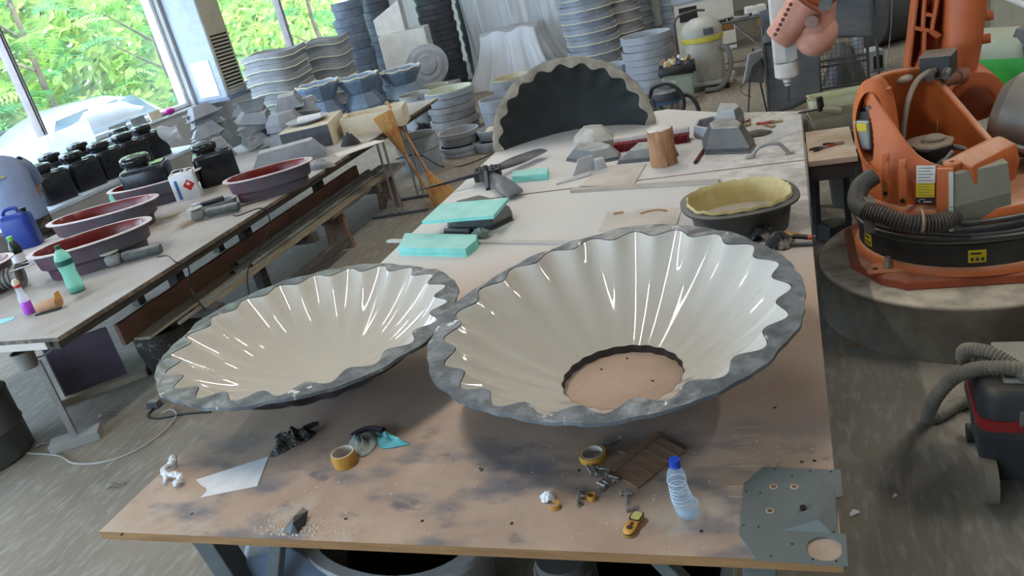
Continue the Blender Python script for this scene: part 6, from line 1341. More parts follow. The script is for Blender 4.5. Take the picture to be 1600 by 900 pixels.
b = B(); b.box(-0.16, 0.05, -0.02, 0.06, -0.075, -0.06, Matrix.Translation(jb) @ rz(-0.2)); mk('mount_plate', b, m_darksteel, rb, bevel=0.003)
b = B(); b.ball(jb+V(-0.17, -0.02, -0.045), 0.045, n=12, sz=(1.5, 0.9, 0.6)); mk('putty_lump', b, mat('putty', srgb(190, 180, 164), 0.8), rb, smooth=60)
b = B(); b.cyl(rl((0.685, 4.6, 0.808)), rl((0.687, 4.6, 0.96)), 0.002, n=6); mk('thin_probe', b, m_wht, rb)
# link arm: smooth beam with a ribbed open web on its left
AY = 4.93
def ap(px): return rl(px)
beam = []
for pL, pR in (((0.759, 4.93, 0.973), (0.946, 4.93, 0.972)), ((0.766, 4.93, 1.113), (0.93, 4.93, 1.107)), ((0.767, 4.93, 1.244), (0.95, 4.93, 1.233)), ((0.775, 4.93, 1.412), (0.969, 4.93, 1.392)), ((0.781, 4.93, 1.509), (0.98, 4.93, 1.49))):
    a_, c = ap(pL), ap(pR); w_ = c-a_
    beam.append([a_, a_+w_*0.12+V(0, -0.05, 0), a_+w_*0.5+V(0, -0.075, 0), a_+w_*0.88+V(0, -0.05, 0), c, c+V(0, 0.16, 0), a_+V(0, 0.16, 0)])
top = [p+V(0.06, 0.02, 0.62) for p in beam[-1]]
b = B(); b.loft(beam+[top], True, True, True); la = mk('link_arm', b, mat('arm_orange', srgb(184, 96, 52), 0.5, c2=srgb(168, 86, 46), ns=2), rb, smooth=50)
b = B(); wL0, wL1 = ap((0.587, 4.93, 1.171)), ap((0.642, 4.93, 1.549)); wR0, wR1 = ap((0.767, 4.93, 1.141)), ap((0.781, 4.93, 1.522))
b.add([wL0+V(0, .14, 0), wR0+V(0, .14, 0), wR1+V(0, .14, 0), wL1+V(0, .14, 0)], [(0, 1, 2, 3)]); mk('web_back', b, m_ordk, la, solid=0.012)
def rib(p, q, w_=0.02):
    b = B(); b.bar(ap(p)+V(0, .06, 0), ap(q)+V(0, .06, 0), w_, 0.15, (0, 1, 0)); mk('web_rib', b, MATS['arm_orange'], la, bevel=0.006)
rib((0.594, 4.93, 1.17), (0.645, 4.93, 1.555)); rib((0.67, 4.93, 1.377), (0.682, 4.93, 1.548)); rib((0.745, 4.93, 1.535), (0.713, 4.93, 1.363)); rib((0.713, 4.93, 1.363), (0.756, 4.93, 1.328))
rib((0.621, 4.93, 1.4), (0.676, 4.93, 1.373)); rib((0.673, 4.93, 1.377), (0.71, 4.93, 1.363)); rib((0.679, 4.93, 1.369), (0.674, 4.93, 1.254)); rib((0.674, 4.93, 1.254), (0.629, 4.93, 1.164)); rib((0.707, 4.93, 1.36), (0.743, 4.93, 1.324)); rib((0.686, 4.93, 1.455), (0.726, 4.93, 1.44))
b = B(); c = ap((0.909, 4.93, 1.02)); b.cyl(c+V(0, -0.12, -0.02), c+V(0, 0.2, -0.02), 0.13, n=36); mk('arm_joint', b, MATS['arm_orange'], rb, smooth=40)
b = B(); b.cyl(c+V(-0.02, -0.16, -0.04), c+V(-0.02, -0.12, -0.04), 0.085, n=28); mk('joint_cover', b, mat('dark_brown_cover', srgb(130, 66, 42), 0.5), rb, smooth=40)  # cover in a darker brown than the arm
for q in ((0.985, 4.95, 1.389), (0.974, 4.95, 1.272)):
    b = B(); p = ap(q); b.cyl(p+V(-0.03, 0, 0), p+V(0.02, -0.005, 0), 0.026, n=16); mk('arm_boss', b, MATS['arm_orange'], la, smooth=40)
b = B(); p0_, p1_ = ap((0.706, 4.7, 1.13)), ap((0.838, 4.84, 1.12)); b.cyl(p0_, p1_, 0.034, n=18); b.cyl(p1_-(p1_-p0_)*0.25, p1_+(p1_-p0_)*0.12, 0.045, n=18); mk('joint_motor', b, mat('dusty_brown', srgb(142, 100, 82), 0.6), rb, smooth=40)
# counterbalance cylinder
m_cbal = mat('counterbalance_grey', srgb(126, 120, 112), 0.4, c2=srgb(112, 106, 98), dust=srgb(160, 152, 142), dw=0.5)
q0, q1 = rl((1.03, 4.68, 0.93)), rl((1.75, 4.30, 0.74))
b = B(); ax = (q1-q0).normalized(); b.cyl(q0, q1, 0.205, n=40); b.cyl(q0-ax*0.05, q0, 0.15, 0.205, n=40); cc = mk('counterbalance', b, m_cbal, rb, smooth=40)
for t in (0.45, 0.85):
    m_ = q0.lerp(q1, t); b = B(); b.cyl(m_-ax*0.025, m_+ax*0.025, 0.212, n=40); mk('strap', b, m_darksteel, cc, smooth=40)
b = B(); b.cyl(q0+V(-0.07, -0.21, -0.1), q1+V(-0.07, -0.19, -0.13), 0.02, n=12); mk('guide_rod', b, m_steel, cc, smooth=40)
b = B(); b.bar(rl((1.0, 4.5, 0.62)), rl((1.5, 4.35, 0.62)), 0.14, 0.10); mk('lower_bracket', b, m_or, rb, bevel=0.01)
# corrugated hose round the front of the carousel with a clamp
hp_ = [(0.332, 4.12, 0.857), (0.269, 4.08, 0.823), (0.247, 4.02, 0.766), (0.276, 3.96, 0.745), (0.333, 3.92, 0.734), (0.415, 3.89, 0.701), (0.508, 3.88, 0.678), (0.591, 3.9, 0.671), (0.659, 3.96, 0.669)]
hpl = smooth_path([rl(p) for p in hp_], 8)
b = B(); b.tube(hpl[:26], 0.046, 16); mk('hose_sleeve', b, mat('smooth_hose', srgb(84, 82, 80), 0.5), rb, smooth=60)
seg = smooth_path([rl(p) for p in hp_], 26)[80:]
b = B(); b.tube(seg, [0.041+0.005*(1 if (i//2) % 2 else -1) for i in range(len(seg))], 14); mk('corrugated_hose', b, mat('ribbed_hose', srgb(96, 92, 88), 0.5, c2=srgb(76, 72, 70), dust=srgb(150, 138, 128), dw=0.4), rb, smooth=30)
c = rl((0.29, 3.97, 0.727)); b = B(); b.lathe([(0.046, -0.022), (0.062, -0.022), (0.062, 0.022), (0.046, 0.022)], 28, Matrix.Translation(c+V(0, 0.02, 0.01)) @ Matrix.Rotation(0.35, 4, 'Z') @ Matrix.Rotation(PI/2, 4, 'Y'), loop=True); mk('hose_clamp', b, mat('clamp_grey', srgb(118, 114, 110), 0.4), rb, smooth=40)
b = B(); b.box(c.x-0.02, c.x+0.025, c.y-0.03, c.y+0.06, c.z-0.10, c.z-0.03); mk('clamp_foot', b, MATS['clamp_grey'], rb, bevel=0.004)
c = rl((0.506, 3.84, 0.732)); b = B(); b.tube([c+V(0.0, 0.05*math.cos(a), 0.05*math.sin(a)-0.02) for a in [2*PI*i/20 for i in range(20)]], 0.006, 6, True); mk('cable_tie', b, mat('dusty_tie', srgb(176, 150, 130), 0.7), rb, smooth=50)
# forearm, wrist and milling spindle hanging over the rear floor
elb = rl((0.78, 4.95, 2.12)); wr = rl((0.20, 6.28, 1.50))
b = B(); b.cyl(elb, wr, 0.17, 0.12, n=32); b.ball(elb, 0.24, n=20); mk('forearm', b, MATS['arm_orange'], rb, smooth=50)
m_salm = mat('dusty_salmon', srgb(208, 154, 136), 0.55, c2=srgb(186, 126, 106), ns=5, dust=srgb(226, 206, 196), dw=0.6)
wc = rl((0.145, 6.3, 1.269))
b = B(); b.ball(wc+V(0.02, 0, -0.03), 0.155, n=24, sz=(1.0, 0.9, 1.05)); b.cyl(wr, wc, 0.13, 0.15, n=28); wb = mk('wrist', b, m_salm, rb, smooth=60)
b = B(); b.cyl(rl((0.13, 6.2, 1.473)), rl((-0.082, 6.25, 1.25)), 0.13, 0.10, n=28); mk('wrist_flange', b, m_salm, rb, smooth=40)
for k in range(7):
    t = k/6; p = rl((0.038, 6.1, 1.49)).lerp(rl((-0.078, 6.12, 1.306)), t); b = B(); b.ball(p+V(-0.02, -0.03, 0), 0.014, n=8); mk('flange_bolt', b, mat('rust_bolt', srgb(120, 74, 58), 0.6), wb, smooth=60)
b = B(); b.cyl(rl((0.144, 6.12, 1.348))+V(0, -0.01, 0), rl((0.144, 6.12, 1.348))+V(0, -0.04, 0), 0.045, n=18); mk('wrist_eye', b, mat('grey_salmon', srgb(150, 120, 108), 0.6), wb, smooth=40)
b = B(); b.cyl(rl((0.241, 6.12, 1.445)), rl((0.236, 6, 1.46)), 0.045, n=18); mk('motor_cap', b, m_mot, wb, smooth=40)
sp0 = rl((-0.045, 6.33, 1.433)); sp1 = rl((-0.044, 6.33, 1.064))
m_spn = mat('pale_spindle', srgb(206, 202, 196), 0.4, c2=srgb(190, 186, 180)); b = B()
b.box(-0.085, 0.075, -0.07, 0.07, sp1.z, sp0.z+0.12, Matrix.Translation((sp1.x, sp1.y, 0))); sn = mk('spindle_body', b, m_spn, rb, bevel=0.02)
b = B(); b.box(0.0, 0.085, -0.085, -0.07, sp1.z+0.02, sp1.z+0.24, Matrix.Translation((sp1.x, sp1.y, 0))); mk('spindle_panel', b, mat('spindle_grey', srgb(160, 158, 152), 0.4), sn, bevel=0.006)
b = B(); z1 = sp1.z; b.lathe([(0.085, z1), (0.085, z1-0.10), (0.07, z1-0.115), (0.03, z1-0.118), (0.03, z1-0.15), (0.022, z1-0.152), (0.022, z1-0.175), (0.011, z1-0.178), (0.009, z1-0.25), (0.001, z1-0.262)], 28, xf((sp1.x, sp1.y, 0)), cap0=True, cap1=True); mk('spindle_nose', b, m_spn, sn, smooth=35)
b = B(); b.cyl((sp1.x, sp1.y, z1-0.12), (sp1.x, sp1.y, z1-0.30), 0.013, 0.008, n=12); b.cyl((sp1.x, sp1.y, z1-0.118), (sp1.x, sp1.y, z1-0.16), 0.032, 0.024, n=16); mk('milling_cutter', b, m_darksteel, sn, smooth=40)
# hanging wire beside the arm
b = B(); b.tube(smooth_path([rl((0.536, 5, 1.568)), rl((0.519, 4.98, 1.383)), rl((0.464, 4.75, 1.221))], 6), 0.003, 5); mk('hanging_wire', b, m_darksteel, rb, smooth=50)

# ================================================================ right floor: vacuum, side table, bin
vp = (0.78, 2.98)
vc = T('shop_vacuum', 'dark shop vacuum with a red band and grey hose at the right picture edge', 'vacuum', (0.77, 2.94, 0), -0.05)
m_vdk = mat('vacuum_charcoal', srgb(44, 46, 50), 0.5, c2=srgb(54, 56, 60), dust=srgb(120, 112, 100), dw=0.5); m_vred = mat('vacuum_red', srgb(140, 32, 34), 0.4)
sec = lambda k, z, w_=0.46, d_=0.40: [(x*k, y*k, z) for x, y in rrect(w_, d_, 0.06)]
b = B(); b.loft([sec(.86, .07), sec(.9, .1), sec(.94, .26), sec(1, .27), sec(1, .30)], True, True, True); mk('tank', b, m_vdk, vc, smooth=40)
b = B(); b.loft([sec(.99, .301), sec(.99, .345)], True, True, True); mk('red_band', b, m_vred, vc, smooth=40)
b = B(); b.loft([sec(.97, .346), sec(.95, .42), sec(.85, .455), sec(.8, .46)], True, True, True); mk('motor_head', b, m_vdk, vc, smooth=40)
b = B(); b.box(-0.14, 0.2, -0.13, 0.16, 0.46, 0.475); mk('top_tray', b, mat('pale_tray', srgb(150, 150, 142), 0.5), vc, bevel=0.008)
b = B(); b.box(-0.10, -0.04, -0.205, -0.19, 0.33, 0.39); mk('latch', b, mat('grey_latch', srgb(110, 110, 108), 0.5), vc, bevel=0.004)
for x, y in ((-0.19, -0.2), (0.2, -0.2)):
    b = B(); b.cyl((x-0.022, y, 0.085), (x+0.022, y, 0.085), 0.085, n=28); wl = mk('wheel', b, mat('dusty_wheel', srgb(128, 120, 106), 0.7), vc, smooth=40)
for x, y in ((-0.2, 0.17), (0.2, 0.17)):
    b = B(); b.cyl((x-0.018, y, 0.04), (x+0.018, y, 0.04), 0.04, n=20); mk('castor', b, m_rubber, vc, smooth=40)
m_hose = mat('grey_vacuum_hose', srgb(128, 124, 114), 0.55, c2=srgb(112, 108, 98), dust=srgb(150, 142, 128), dw=0.4)
def wl(p): M_ = Matrix.Translation((0.77, 2.94, 0)) @ rz(-0.05); return M_.inverted() @ V(*p)
hp2 = [wl(p) for p in ((0.702, 2.85, 0.499), (0.614, 2.86, 0.507), (0.54, 2.9, 0.476), (0.486, 2.98, 0.39), (0.439, 3.06, 0.252), (0.434, 3.236, 0.03), (0.501, 3.276, 0.035), (0.603, 3.364, 0.03), (0.70, 3.25, 0.04))]
path = smooth_path(hp2, 22)
b = B(); b.tube(path, [0.027+0.0018*(1 if (i//2) % 2 else -1) for i in range(len(path))], 12); mk('hose', b, m_hose, vc, smooth=30)
hp3 = [wl(p) for p in ((0.702, 2.82, 0.485), (0.659, 2.88, 0.504), (0.597, 2.93, 0.529), (0.538, 2.98, 0.515), (0.532, 3.02, 0.467), (0.549, 3.04, 0.42))]
path = smooth_path(hp3, 26)
b = B(); b.tube(path, [0.027+0.0018*(1 if (i//2) % 2 else -1) for i in range(len(path))], 12); mk('hose_return', b, m_hose, vc, smooth=30)
for k in range(4):
    b = B(); b.tube(smooth_path([(0.03+0.012*k, -0.215, 0.40), (-0.045+0.02*k, -0.225-0.006*k, 0.30), (-0.03+0.02*k, -0.235, 0.20-0.01*k), (0.03+0.01*k, -0.23, 0.12), (0.09, -0.225, 0.09)], 6), 0.007, 6); mk('power_cord', b, m_rubber, vc, smooth=60)
b = B(); b.box(0.035, 0.075, -0.24, -0.22, 0.255, 0.285); b.cyl((0.045, -0.23, 0.255), (0.045, -0.23, 0.235), 0.004, n=8); b.cyl((0.065, -0.23, 0.255), (0.065, -0.23, 0.235), 0.004, n=8); mk('plug', b, mat('grey_plug', srgb(110, 108, 104), 0.5), vc, bevel=0.002)
# side table with scissors and black box
sd = T('side_table', 'small plywood side table touching the right edge of the work table', 'table', (0.045, 4.88, 0))
b = B(); b.box(0.0, 0.27, 0.0, 0.66, 0.70, 0.735); mk('plywood_top', b, mat('dusty_ply', srgb(176, 156, 134), 0.65, c2=srgb(196, 184, 168), ns=4), sd, bevel=0.003)
b = B(); b.box(0.02, 0.25, 0.02, 0.64, 0.60, 0.70); mk('apron', b, m_darksteel, sd, bevel=0.003)
for x in (0.04, 0.23):
    for y in (0.6,):
        b = B(); b.box(x-0.02, x+0.02, y-0.02, y+0.02, 0, 0.60); mk('leg', b, m_darksteel, sd)
b = B(); b.bar((0.04, 0.08, 0.60), (0.04, 0.58, 0.12), 0.03, 0.03); mk('diagonal_strut', b, m_darksteel, sd)
for k, (a, lab) in enumerate(((0.5, 'black handled pliers on the side table, left one'), (0.1, 'black and red handled pliers on the side table, right one'))):
    q = ((0.132, 5.108, 0.736), (0.211, 5.154, 0.736))[k]; rt = T('pliers', lab, 'pliers', (q[0], q[1], 0.7355), a)
    for s in (-1, 1):
        b = B(); b.tube(smooth_path([(-0.07, s*0.02, 0.008), (-0.04, s*0.024, 0.008), (0.0, s*0.004, 0.008)], 4), 0.007, 8); mk('grip', b, m_black if k == 0 or s > 0 else m_redh, rt, smooth=60)
    b = B(); b.prism([(0, -0.012), (0.05, -0.004), (0.05, 0.004), (0, 0.012)], 0.002, 0.014); mk('jaw', b, m_steel, rt, bevel=0.002)
# storage boxes on the rear right of the table
def tray(label, c, w_, d_, h, m, a, z, name='storage_tray'):
    rt = T(name, label, 'tray', (c[0], c[1], z), a); b = B()
    b.loft([[(x*k, y*k, zz) for x, y in rrect(w_, d_, 0.03)] for k, zz in ((.9, 0), (1, h), (1.03, h), (1.03, h-0.012), (1.0, h-0.012))][:3]+[[(x*.95, y*.95, h) for x, y in rrect(w_, d_, 0.03)], [(x*.86, y*.86, 0.012) for x, y in rrect(w_, d_, 0.03)]], True, True, True); mk('tray_body', b, m, rt, smooth=35); return rt
m_kh = mat('khaki_tray', srgb(196, 198, 164), 0.5, c2=srgb(182, 184, 150), dust=srgb(205, 204, 190), dw=0.3)
m_khd = mat('dull_khaki', srgb(146, 144, 126), 0.6, c2=srgb(128, 126, 108), dust=srgb(176, 172, 156), dw=0.4)
rk = T('rear_stand', 'low dark stand behind the side table carrying khaki trays', 'stand', (0.04, 5.60, 0))
b = B(); b.box(0.0, 0.55, 0.0, 0.55, 0.64, 0.68); mk('stand_top', b, m_darksteel, rk, bevel=0.003)
for x in (0.03, 0.52):
    for y in (0.03, 0.52):
        b = B(); b.box(x-0.02, x+0.02, y-0.02, y+0.02, 0, 0.64); mk('leg', b, m_darksteel, rk)
tray('dull khaki tray with tools in it at the rear table corner', (0.27, 5.78), 0.40, 0.24, 0.10, m_khd, 0.12, 0.681)
tray('pale khaki box behind the dull tray', (0.30, 6.02), 0.44, 0.2, 0.17, m_kh, 0.14, 0.681)
q = (0.18, 5.78); rt = T('heat_gun', 'black gun-shaped tool resting in the dull khaki tray', 'tool', (q[0], q[1], 0.70), 0.3)
b = B(); b.cyl((-0.02, 0, 0.11), (0.1, 0, 0.07), 0.028, n=14); mk('barrel', b, MATS['dull_khaki'], rt, smooth=40)
b = B(); b.bar((-0.02, 0, 0.10), (-0.03, 0.0, 0.20), 0.035, 0.04, (1, 0, 0)); mk('grip', b, m_black, rt, bevel=0.006)
b = B(); b.cyl((-0.04, 0, 0.115), (-0.18, -0.02, 0.125), 0.006, n=8); mk('rod', b, m_black, rt, smooth=40)
rt = T('waste_bin', 'grey waste bin lined with a black bag beside the side table', 'bin', (0.36, 6.12, 0))
b = B(); b.lathe([(0.15, 0), (0.16, 0.01), (0.19, 0.42), (0.2, 0.43), (0.19, 0.44), (0.17, 0.42), (0.15, 0.05)], 32, cap0=True, cap1=True); mk('bin_wall', b, mat('grey_bin', srgb(104, 104, 96), 0.5), rt, smooth=40)
b = B(); b.lathe([(0.196, 0.36), (0.203, 0.40), (0.206, 0.45), (0.19, 0.465), (0.17, 0.44), (0.14, 0.3)], 32); mk('black_bag', b, m_black, rt, smooth=50)
o = mk('black_case', B().box(-0.07, 0.07, -0.17, 0.17, 0, 0.69), m_black, bevel=0.01, loc=(0.415, 5.22, 0.0)); tag(o, 'tall black case standing between the side table and the robot', 'case')
rt = T('dark_block', 'dark metal block on the floor between table and plinth', 'block', (0.178, 5.491, 0), 0.6)
b = B(); b.box(-0.10, 0.10, -0.09, 0.09, 0, 0.10, None, 0.012); mk('block', b, m_darksteel, rt, bevel=0.006)
b = B(); b.tube(smooth_path([(0.10, 0, 0.06), (0.16, 0.02, 0.07), (0.2, 0.1, 0.04), (0.24, 0.12, 0.01)], 4), 0.008, 8); mk('lead', b, m_rubber, rt, smooth=60)
for k, (pp, lab) in enumerate((((0.177, 3.954, 0), 'brown leaf on the floor beside the plinth, larger one'), ((0.121, 3.853, 0), 'brown leaf on the floor beside the plinth, smaller one'))):
    s = (0.035, 0.022)[k]; b = B(); b.add([(-s, 0, 0.002), (0, -s*.5, 0.008), (s, 0, 0.003), (0, s*.5, 0.009)], [(0, 1, 2, 3)]); o = mk('dry_leaf', b, mat('dry_leaf_brown', srgb(150, 104, 64), 0.8), solid=0.001, loc=(pp[0], pp[1], 0)); tag(o, lab, 'leaf')
for k, (pp, lab) in enumerate((((0.094, 2.651, 0), 'white torn paper scrap on the floor beside the grey plate'), ((0.25, 2.757, 0), 'thin pale chip on the floor right of the table'))):
    s = (0.026, 0.013)[k]; b = B(); b.add([(-s, -s*.5, 0.002), (s*.7, -s*.3, 0.006), (s*.9, s*.1, 0.004), (s*.2, s*.6, 0.010), (-s*.5, s*.2, 0.006)], [(0, 1, 3, 4), (1, 2, 3)]); o = mk('floor_scrap', b, m_paper, solid=0.001, loc=(pp[0], pp[1], 0), r=(0, 0, 0.4)); tag(o, lab, 'scrap')
# ------------------------------------------------ stored tubs and moulds under the table
m_ltub = mat('light_grey_tub', srgb(172, 172, 170), 0.45, c2=srgb(158, 158, 156)); m_blk_in = mat('black_tub_inside', srgb(26, 24, 23), 0.5)
def under_tub(label, c, rx, ry, h, a):
    rt = T('storage_tub', label, 'tub', (c[0], c[1], 0), a)
    b = B(); b.loft([oval_(rx*.8, ry*.8, 0), oval_(rx*.9, ry*.9, h*.9), oval_(rx, ry, h*.92), oval_(rx, ry, h), oval_(rx*.86, ry*.86, h*1.0)], True, True, False); mk('outer_wall', b, m_ltub, rt, smooth=40)
    b = B(); b.loft([oval_(rx*.86, ry*.86, h), oval_(rx*.8, ry*.8, h*.5), oval_(rx*.7, ry*.7, h*.1)], True, False, True); mk('black_inside', b, m_blk_in, rt, smooth=40)
under_tub('light grey oval tub with a black inside under the table, left one', (-1.55, 2.12), 0.42, 0.30, 0.36, -0.25)
under_tub('light grey oval tub with a black inside under the table, right one', (-0.55, 1.98), 0.26, 0.3, 0.36, 0.1)
rt = T('blue_grey_mould', 'blue-grey angular mould under the front left of the table', 'mould', (-2.02, 2.02, 0), 0.5)
b = B(); b.loft([[(-.22, -.18, 0), (.22, -.18, 0), (.22, .18, 0), (-.22, .18, 0)], [(-.22, -.18, .2), (.22, -.18, .2), (.22, .18, .2), (-.22, .18, .2)], [(-.1, -.16, .42), (.06, -.16, .42), (.06, .14, .42), (-.1, .14, .42)]]); mk('shell', b, m_bluegrey, rt, bevel=0.008)
rt = T('cable_drum', 'small grey drum of coiled wire under the table', 'drum', (-0.80, 1.86, 0))
b = B(); b.lathe([(0.085, 0), (0.09, 0.02), (0.09, 0.46), (0.085, 0.48)], 28, cap0=True, cap1=True); mk('core', b, mat('drum_grey', srgb(92, 90, 86), 0.6), rt, smooth=40)
for k in range(9):
    b = B(); b.tube([(0.094*math.cos(a), 0.094*math.sin(a), 0.27+0.02*k+0.01*math.sin(2*a+k)) for a in [2*PI*i/28 for i in range(28)]], 0.007, 6, True); mk('wire_turn', b, mat('grey_wire', srgb(112, 108, 102), 0.5), rt, smooth=60)

# ================================================================ stacks and machines at the back of the hall
m_fray = mat('frayed_cream_edge', srgb(206, 206, 186), 0.85)
def ring_stack(x, y, ztop, h, r, m, name, where, cat='mould', e=2.0, wob=0.0, fray=True, n_show=12, grp=None, seed=1, flare=0.0):
    """rings of one kind, each its own object, stacked from the floor"""
    n = max(1, int(round(ztop/h))); h = ztop/n; rr = random.Random(seed); me = None; root0 = None
    for k in range(n):
        z = k*h+0.001
        lab = '%s, %s' % (where, ORD[n-1-k]) if n > 1 else where
        if root0 is None:
            root0 = T(name, lab, cat, (x, y, z), 0, grp or (where[:40]))
            b = B(); NN = 40
            def ov_(k_, zz): return [((p[0]), (p[1]), zz+wob*math.sin(3*2*PI*i/NN)*(1 if zz > 0 else 1)) for i, p in enumerate(oval_(r*k_, r*k_, 0, e, NN))]
            b.loft([ov_(.93-flare, 0.0), ov_(.96-flare*.5, h*.45), ov_(.96, h*.46), ov_(1.0, h*.5), ov_(1.0, h*.97), ov_(.94, h*.975), ov_(.88, h*.5), ov_(.86-flare, 0.02)], True, False, False, None, True)
            mk('ring_wall', b, m, root0, smooth=35)
            if fray:
                b = B(); b.tube([(p[0], p[1], h*.5+wob*math.sin(3*2*PI*i/NN)+0.004*math.sin(i*2.3)) for i, p in enumerate(oval_(r*1.0, r*1.0, 0, e, NN))], 0.010, 5, True); mk('frayed_edge', b, m_fray, root0, smooth=50)
            o = root0
        else:
            o = dup(root0, (x+rr.uniform(-.02, .02), y+rr.uniform(-.02, .02), z), rr.uniform(-.15, .15) if wob == 0 else 0.0, lab)
            o['group'] = root0['group']
    return root0
m_wv = mat('grey_wavy_ring', srgb(156, 158, 160), 0.55, c2=srgb(136, 138, 142), dust=srgb(196, 196, 194), dw=0.6, ns=3)
ring_stack(-7.75, 11.5, 1.580, 0.175, 0.47, m_wv, 'wavy_ring', 'wavy grey ring in the stack below the louvred heater', e=3.2, wob=0.02, seed=2)
ring_stack(-7.35, 12.5, 1.546, 0.19, 0.36, m_wv, 'wavy_ring', 'wavy grey ring in the second stack right of the heater', e=3.2, wob=0.02, seed=3)
m_bst = mat('dark_blue_grey_ring', srgb(126, 138, 158), 0.4, c2=srgb(98, 108, 126), ns=3, dust=srgb(190, 200, 210), dw=0.5); m_bst2 = mat('darker_blue_grey_ring', srgb(100, 108, 120), 0.45, c2=srgb(80, 88, 100), ns=3)  # rings of the second stack have a darker tone
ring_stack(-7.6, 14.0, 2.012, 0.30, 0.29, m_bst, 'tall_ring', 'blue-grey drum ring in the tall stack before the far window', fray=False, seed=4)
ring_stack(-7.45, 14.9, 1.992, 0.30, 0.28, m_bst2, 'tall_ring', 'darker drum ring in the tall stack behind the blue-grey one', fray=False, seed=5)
m_dst = mat('near_black_ring', srgb(88, 92, 100), 0.3, c2=srgb(66, 70, 78), ns=4)
ring_stack(-6.45, 15.3, 2.0, 0.20, 0.36, m_dst, 'dark_ring', 'near-black ring in the tall stack left of the plastic sheet', fray=False, seed=6)
ring_stack(-5.95, 16.0, 1.9, 0.21, 0.3, m_dst, 'dark_ring', 'near-black ring in the narrower stack against the plastic sheet', fray=False, seed=7)
m_rs = mat('silver_grey_ring', srgb(158, 168, 182), 0.4, c2=srgb(132, 140, 152), ns=3, dust=srgb(190, 196, 202), dw=0.4)
ring_stack(-3.0, 13.2, 1.55, 0.17, 0.43, m_rs, 'silver_ring', 'silver-grey ring with frayed edge in the stack above the half dish', seed=8)
ring_stack(-2.62, 13.9, 1.5, 0.17, 0.34, m_wv, 'silver_ring', 'darker grey ring in the stack beside the silver-grey one', seed=9)
ring_stack(-2.75, 16.6, 1.9, 0.24, 0.27, m_rs, 'slim_ring', 'slim grey ring in the far stack right of the silver ones', seed=10)
ring_stack(-2.1, 16.8, 1.9, 0.24, 0.27, m_rs, 'slim_ring', 'slim grey ring in the farthest stack behind the beige vacuum', seed=11)
ring_stack(-1.88, 11.6, 0.774, 0.215, 0.35, m_palegrey, 'wide_ring', 'wide pale ring in the stack left of the beige vacuum', fray=False, seed=12)
ring_stack(-2.45, 11.7, 0.42, 0.21, 0.28, m_palegrey, 'pale_pot', 'pale pot ring behind the right shoulder of the half dish', fray=False, seed=13)
# octagonal blue moulds
def oct_mesh(parent, up, r, h):
    b = B(); p0 = poly(8, r, PI/8); k = 0.62
    if up: b.loft([[(x, y, 0) for x, y in p0], [(x, y, h*.2) for x, y in p0], [(x*k, y*k, h) for x, y in p0], [(x*k*.9, y*k*.9, h) for x, y in p0]], True, True, True)
    else: b.loft([[(x*k, y*k, 0) for x, y in p0], [(x, y, h*.8) for x, y in p0], [(x, y, h) for x, y in p0], [(x*.9, y*.9, h) for x, y in p0], [(x*k*.9, y*k*.9, 0.02) for x, y in p0]], True, True, True)
    return mk('shell', b, m_bluegrey, parent, bevel=0.006)
OC = [(-6.75, 10.9, 'left'), (-6.25, 11.25, 'middle'), (-5.75, 11.75, 'right')]
for x, y, w_ in OC:
    zt = {'left': 1.025, 'middle': 0.978, 'right': 0.912}[w_]; h = zt/4
    for k in range(4):
        rt = T('octagon_mould', 'blue-grey octagonal mould in the %s column behind the bench, %s' % (w_, ORD[3-k]), 'mould', (x, y, k*h+0.001), 0.2, 'octagonal moulds behind the bench')
        oct_mesh(rt, k % 2 == 0, 0.33, h*.98)
        if k % 2 == 1:
            b = B(); b.tube([(p[0]*1.0, p[1]*1.0, h*.97+0.01*math.sin(i*1.7)) for i, p in enumerate(resamp(poly(8, 0.335, PI/8), 32))], 0.014, 5, True); mk('frayed_edge', b, m_fray, rt, smooth=50)
# white boxes and the leaning disc
rt = T('white_crate', 'large white box standing behind the octagonal moulds', 'box', (-6.45, 13.7, 0), 0.25); b = B(); b.box(-0.42, 0.42, -0.3, 0.3, 0, 1.320); mk('box_body', b, m_white, rt, bevel=0.006)
zt = 1.320
rt = T('white_crate', 'slant-topped white box sitting on the larger white box', 'box', (-6.7, 13.8, zt+0.001), 0.25); b = B(); b.loft([[(-.26, -.2, 0), (.26, -.2, 0), (.26, .2, 0), (-.26, .2, 0)], [(-.26, -.2, .28), (.26, -.2, .52), (.26, .2, .52), (-.26, .2, .28)]]); mk('box_body', b, m_white, rt, bevel=0.006)
rt = T('round_disc', 'large grey round disc leaning against the white box', 'disc', (-5.85, 13.0, 0.0), r=(math.radians(68), math.radians(0), 0.35))
dz = 0.735; rt.location = (-5.85, 13.0, dz)
b = B(); b.lathe([(0.0, 0.05), (0.16, 0.05), (0.18, 0.03), (0.26, 0.03), (0.28, 0.015), (0.36, 0.01), (0.37, 0.0), (0.36, -0.02), (0.0, -0.02)], 48); mk('disc_plate', b, m_greyfrp, rt, smooth=35)
o = mk('support_box', B().box(-0.4, 0.4, -0.3, 0.3, 0, max(0.1, dz-0.36)), m_wv, bevel=0.01, loc=(-5.85, 13.05, 0)); tag(o, 'grey box under the leaning round disc', 'box')
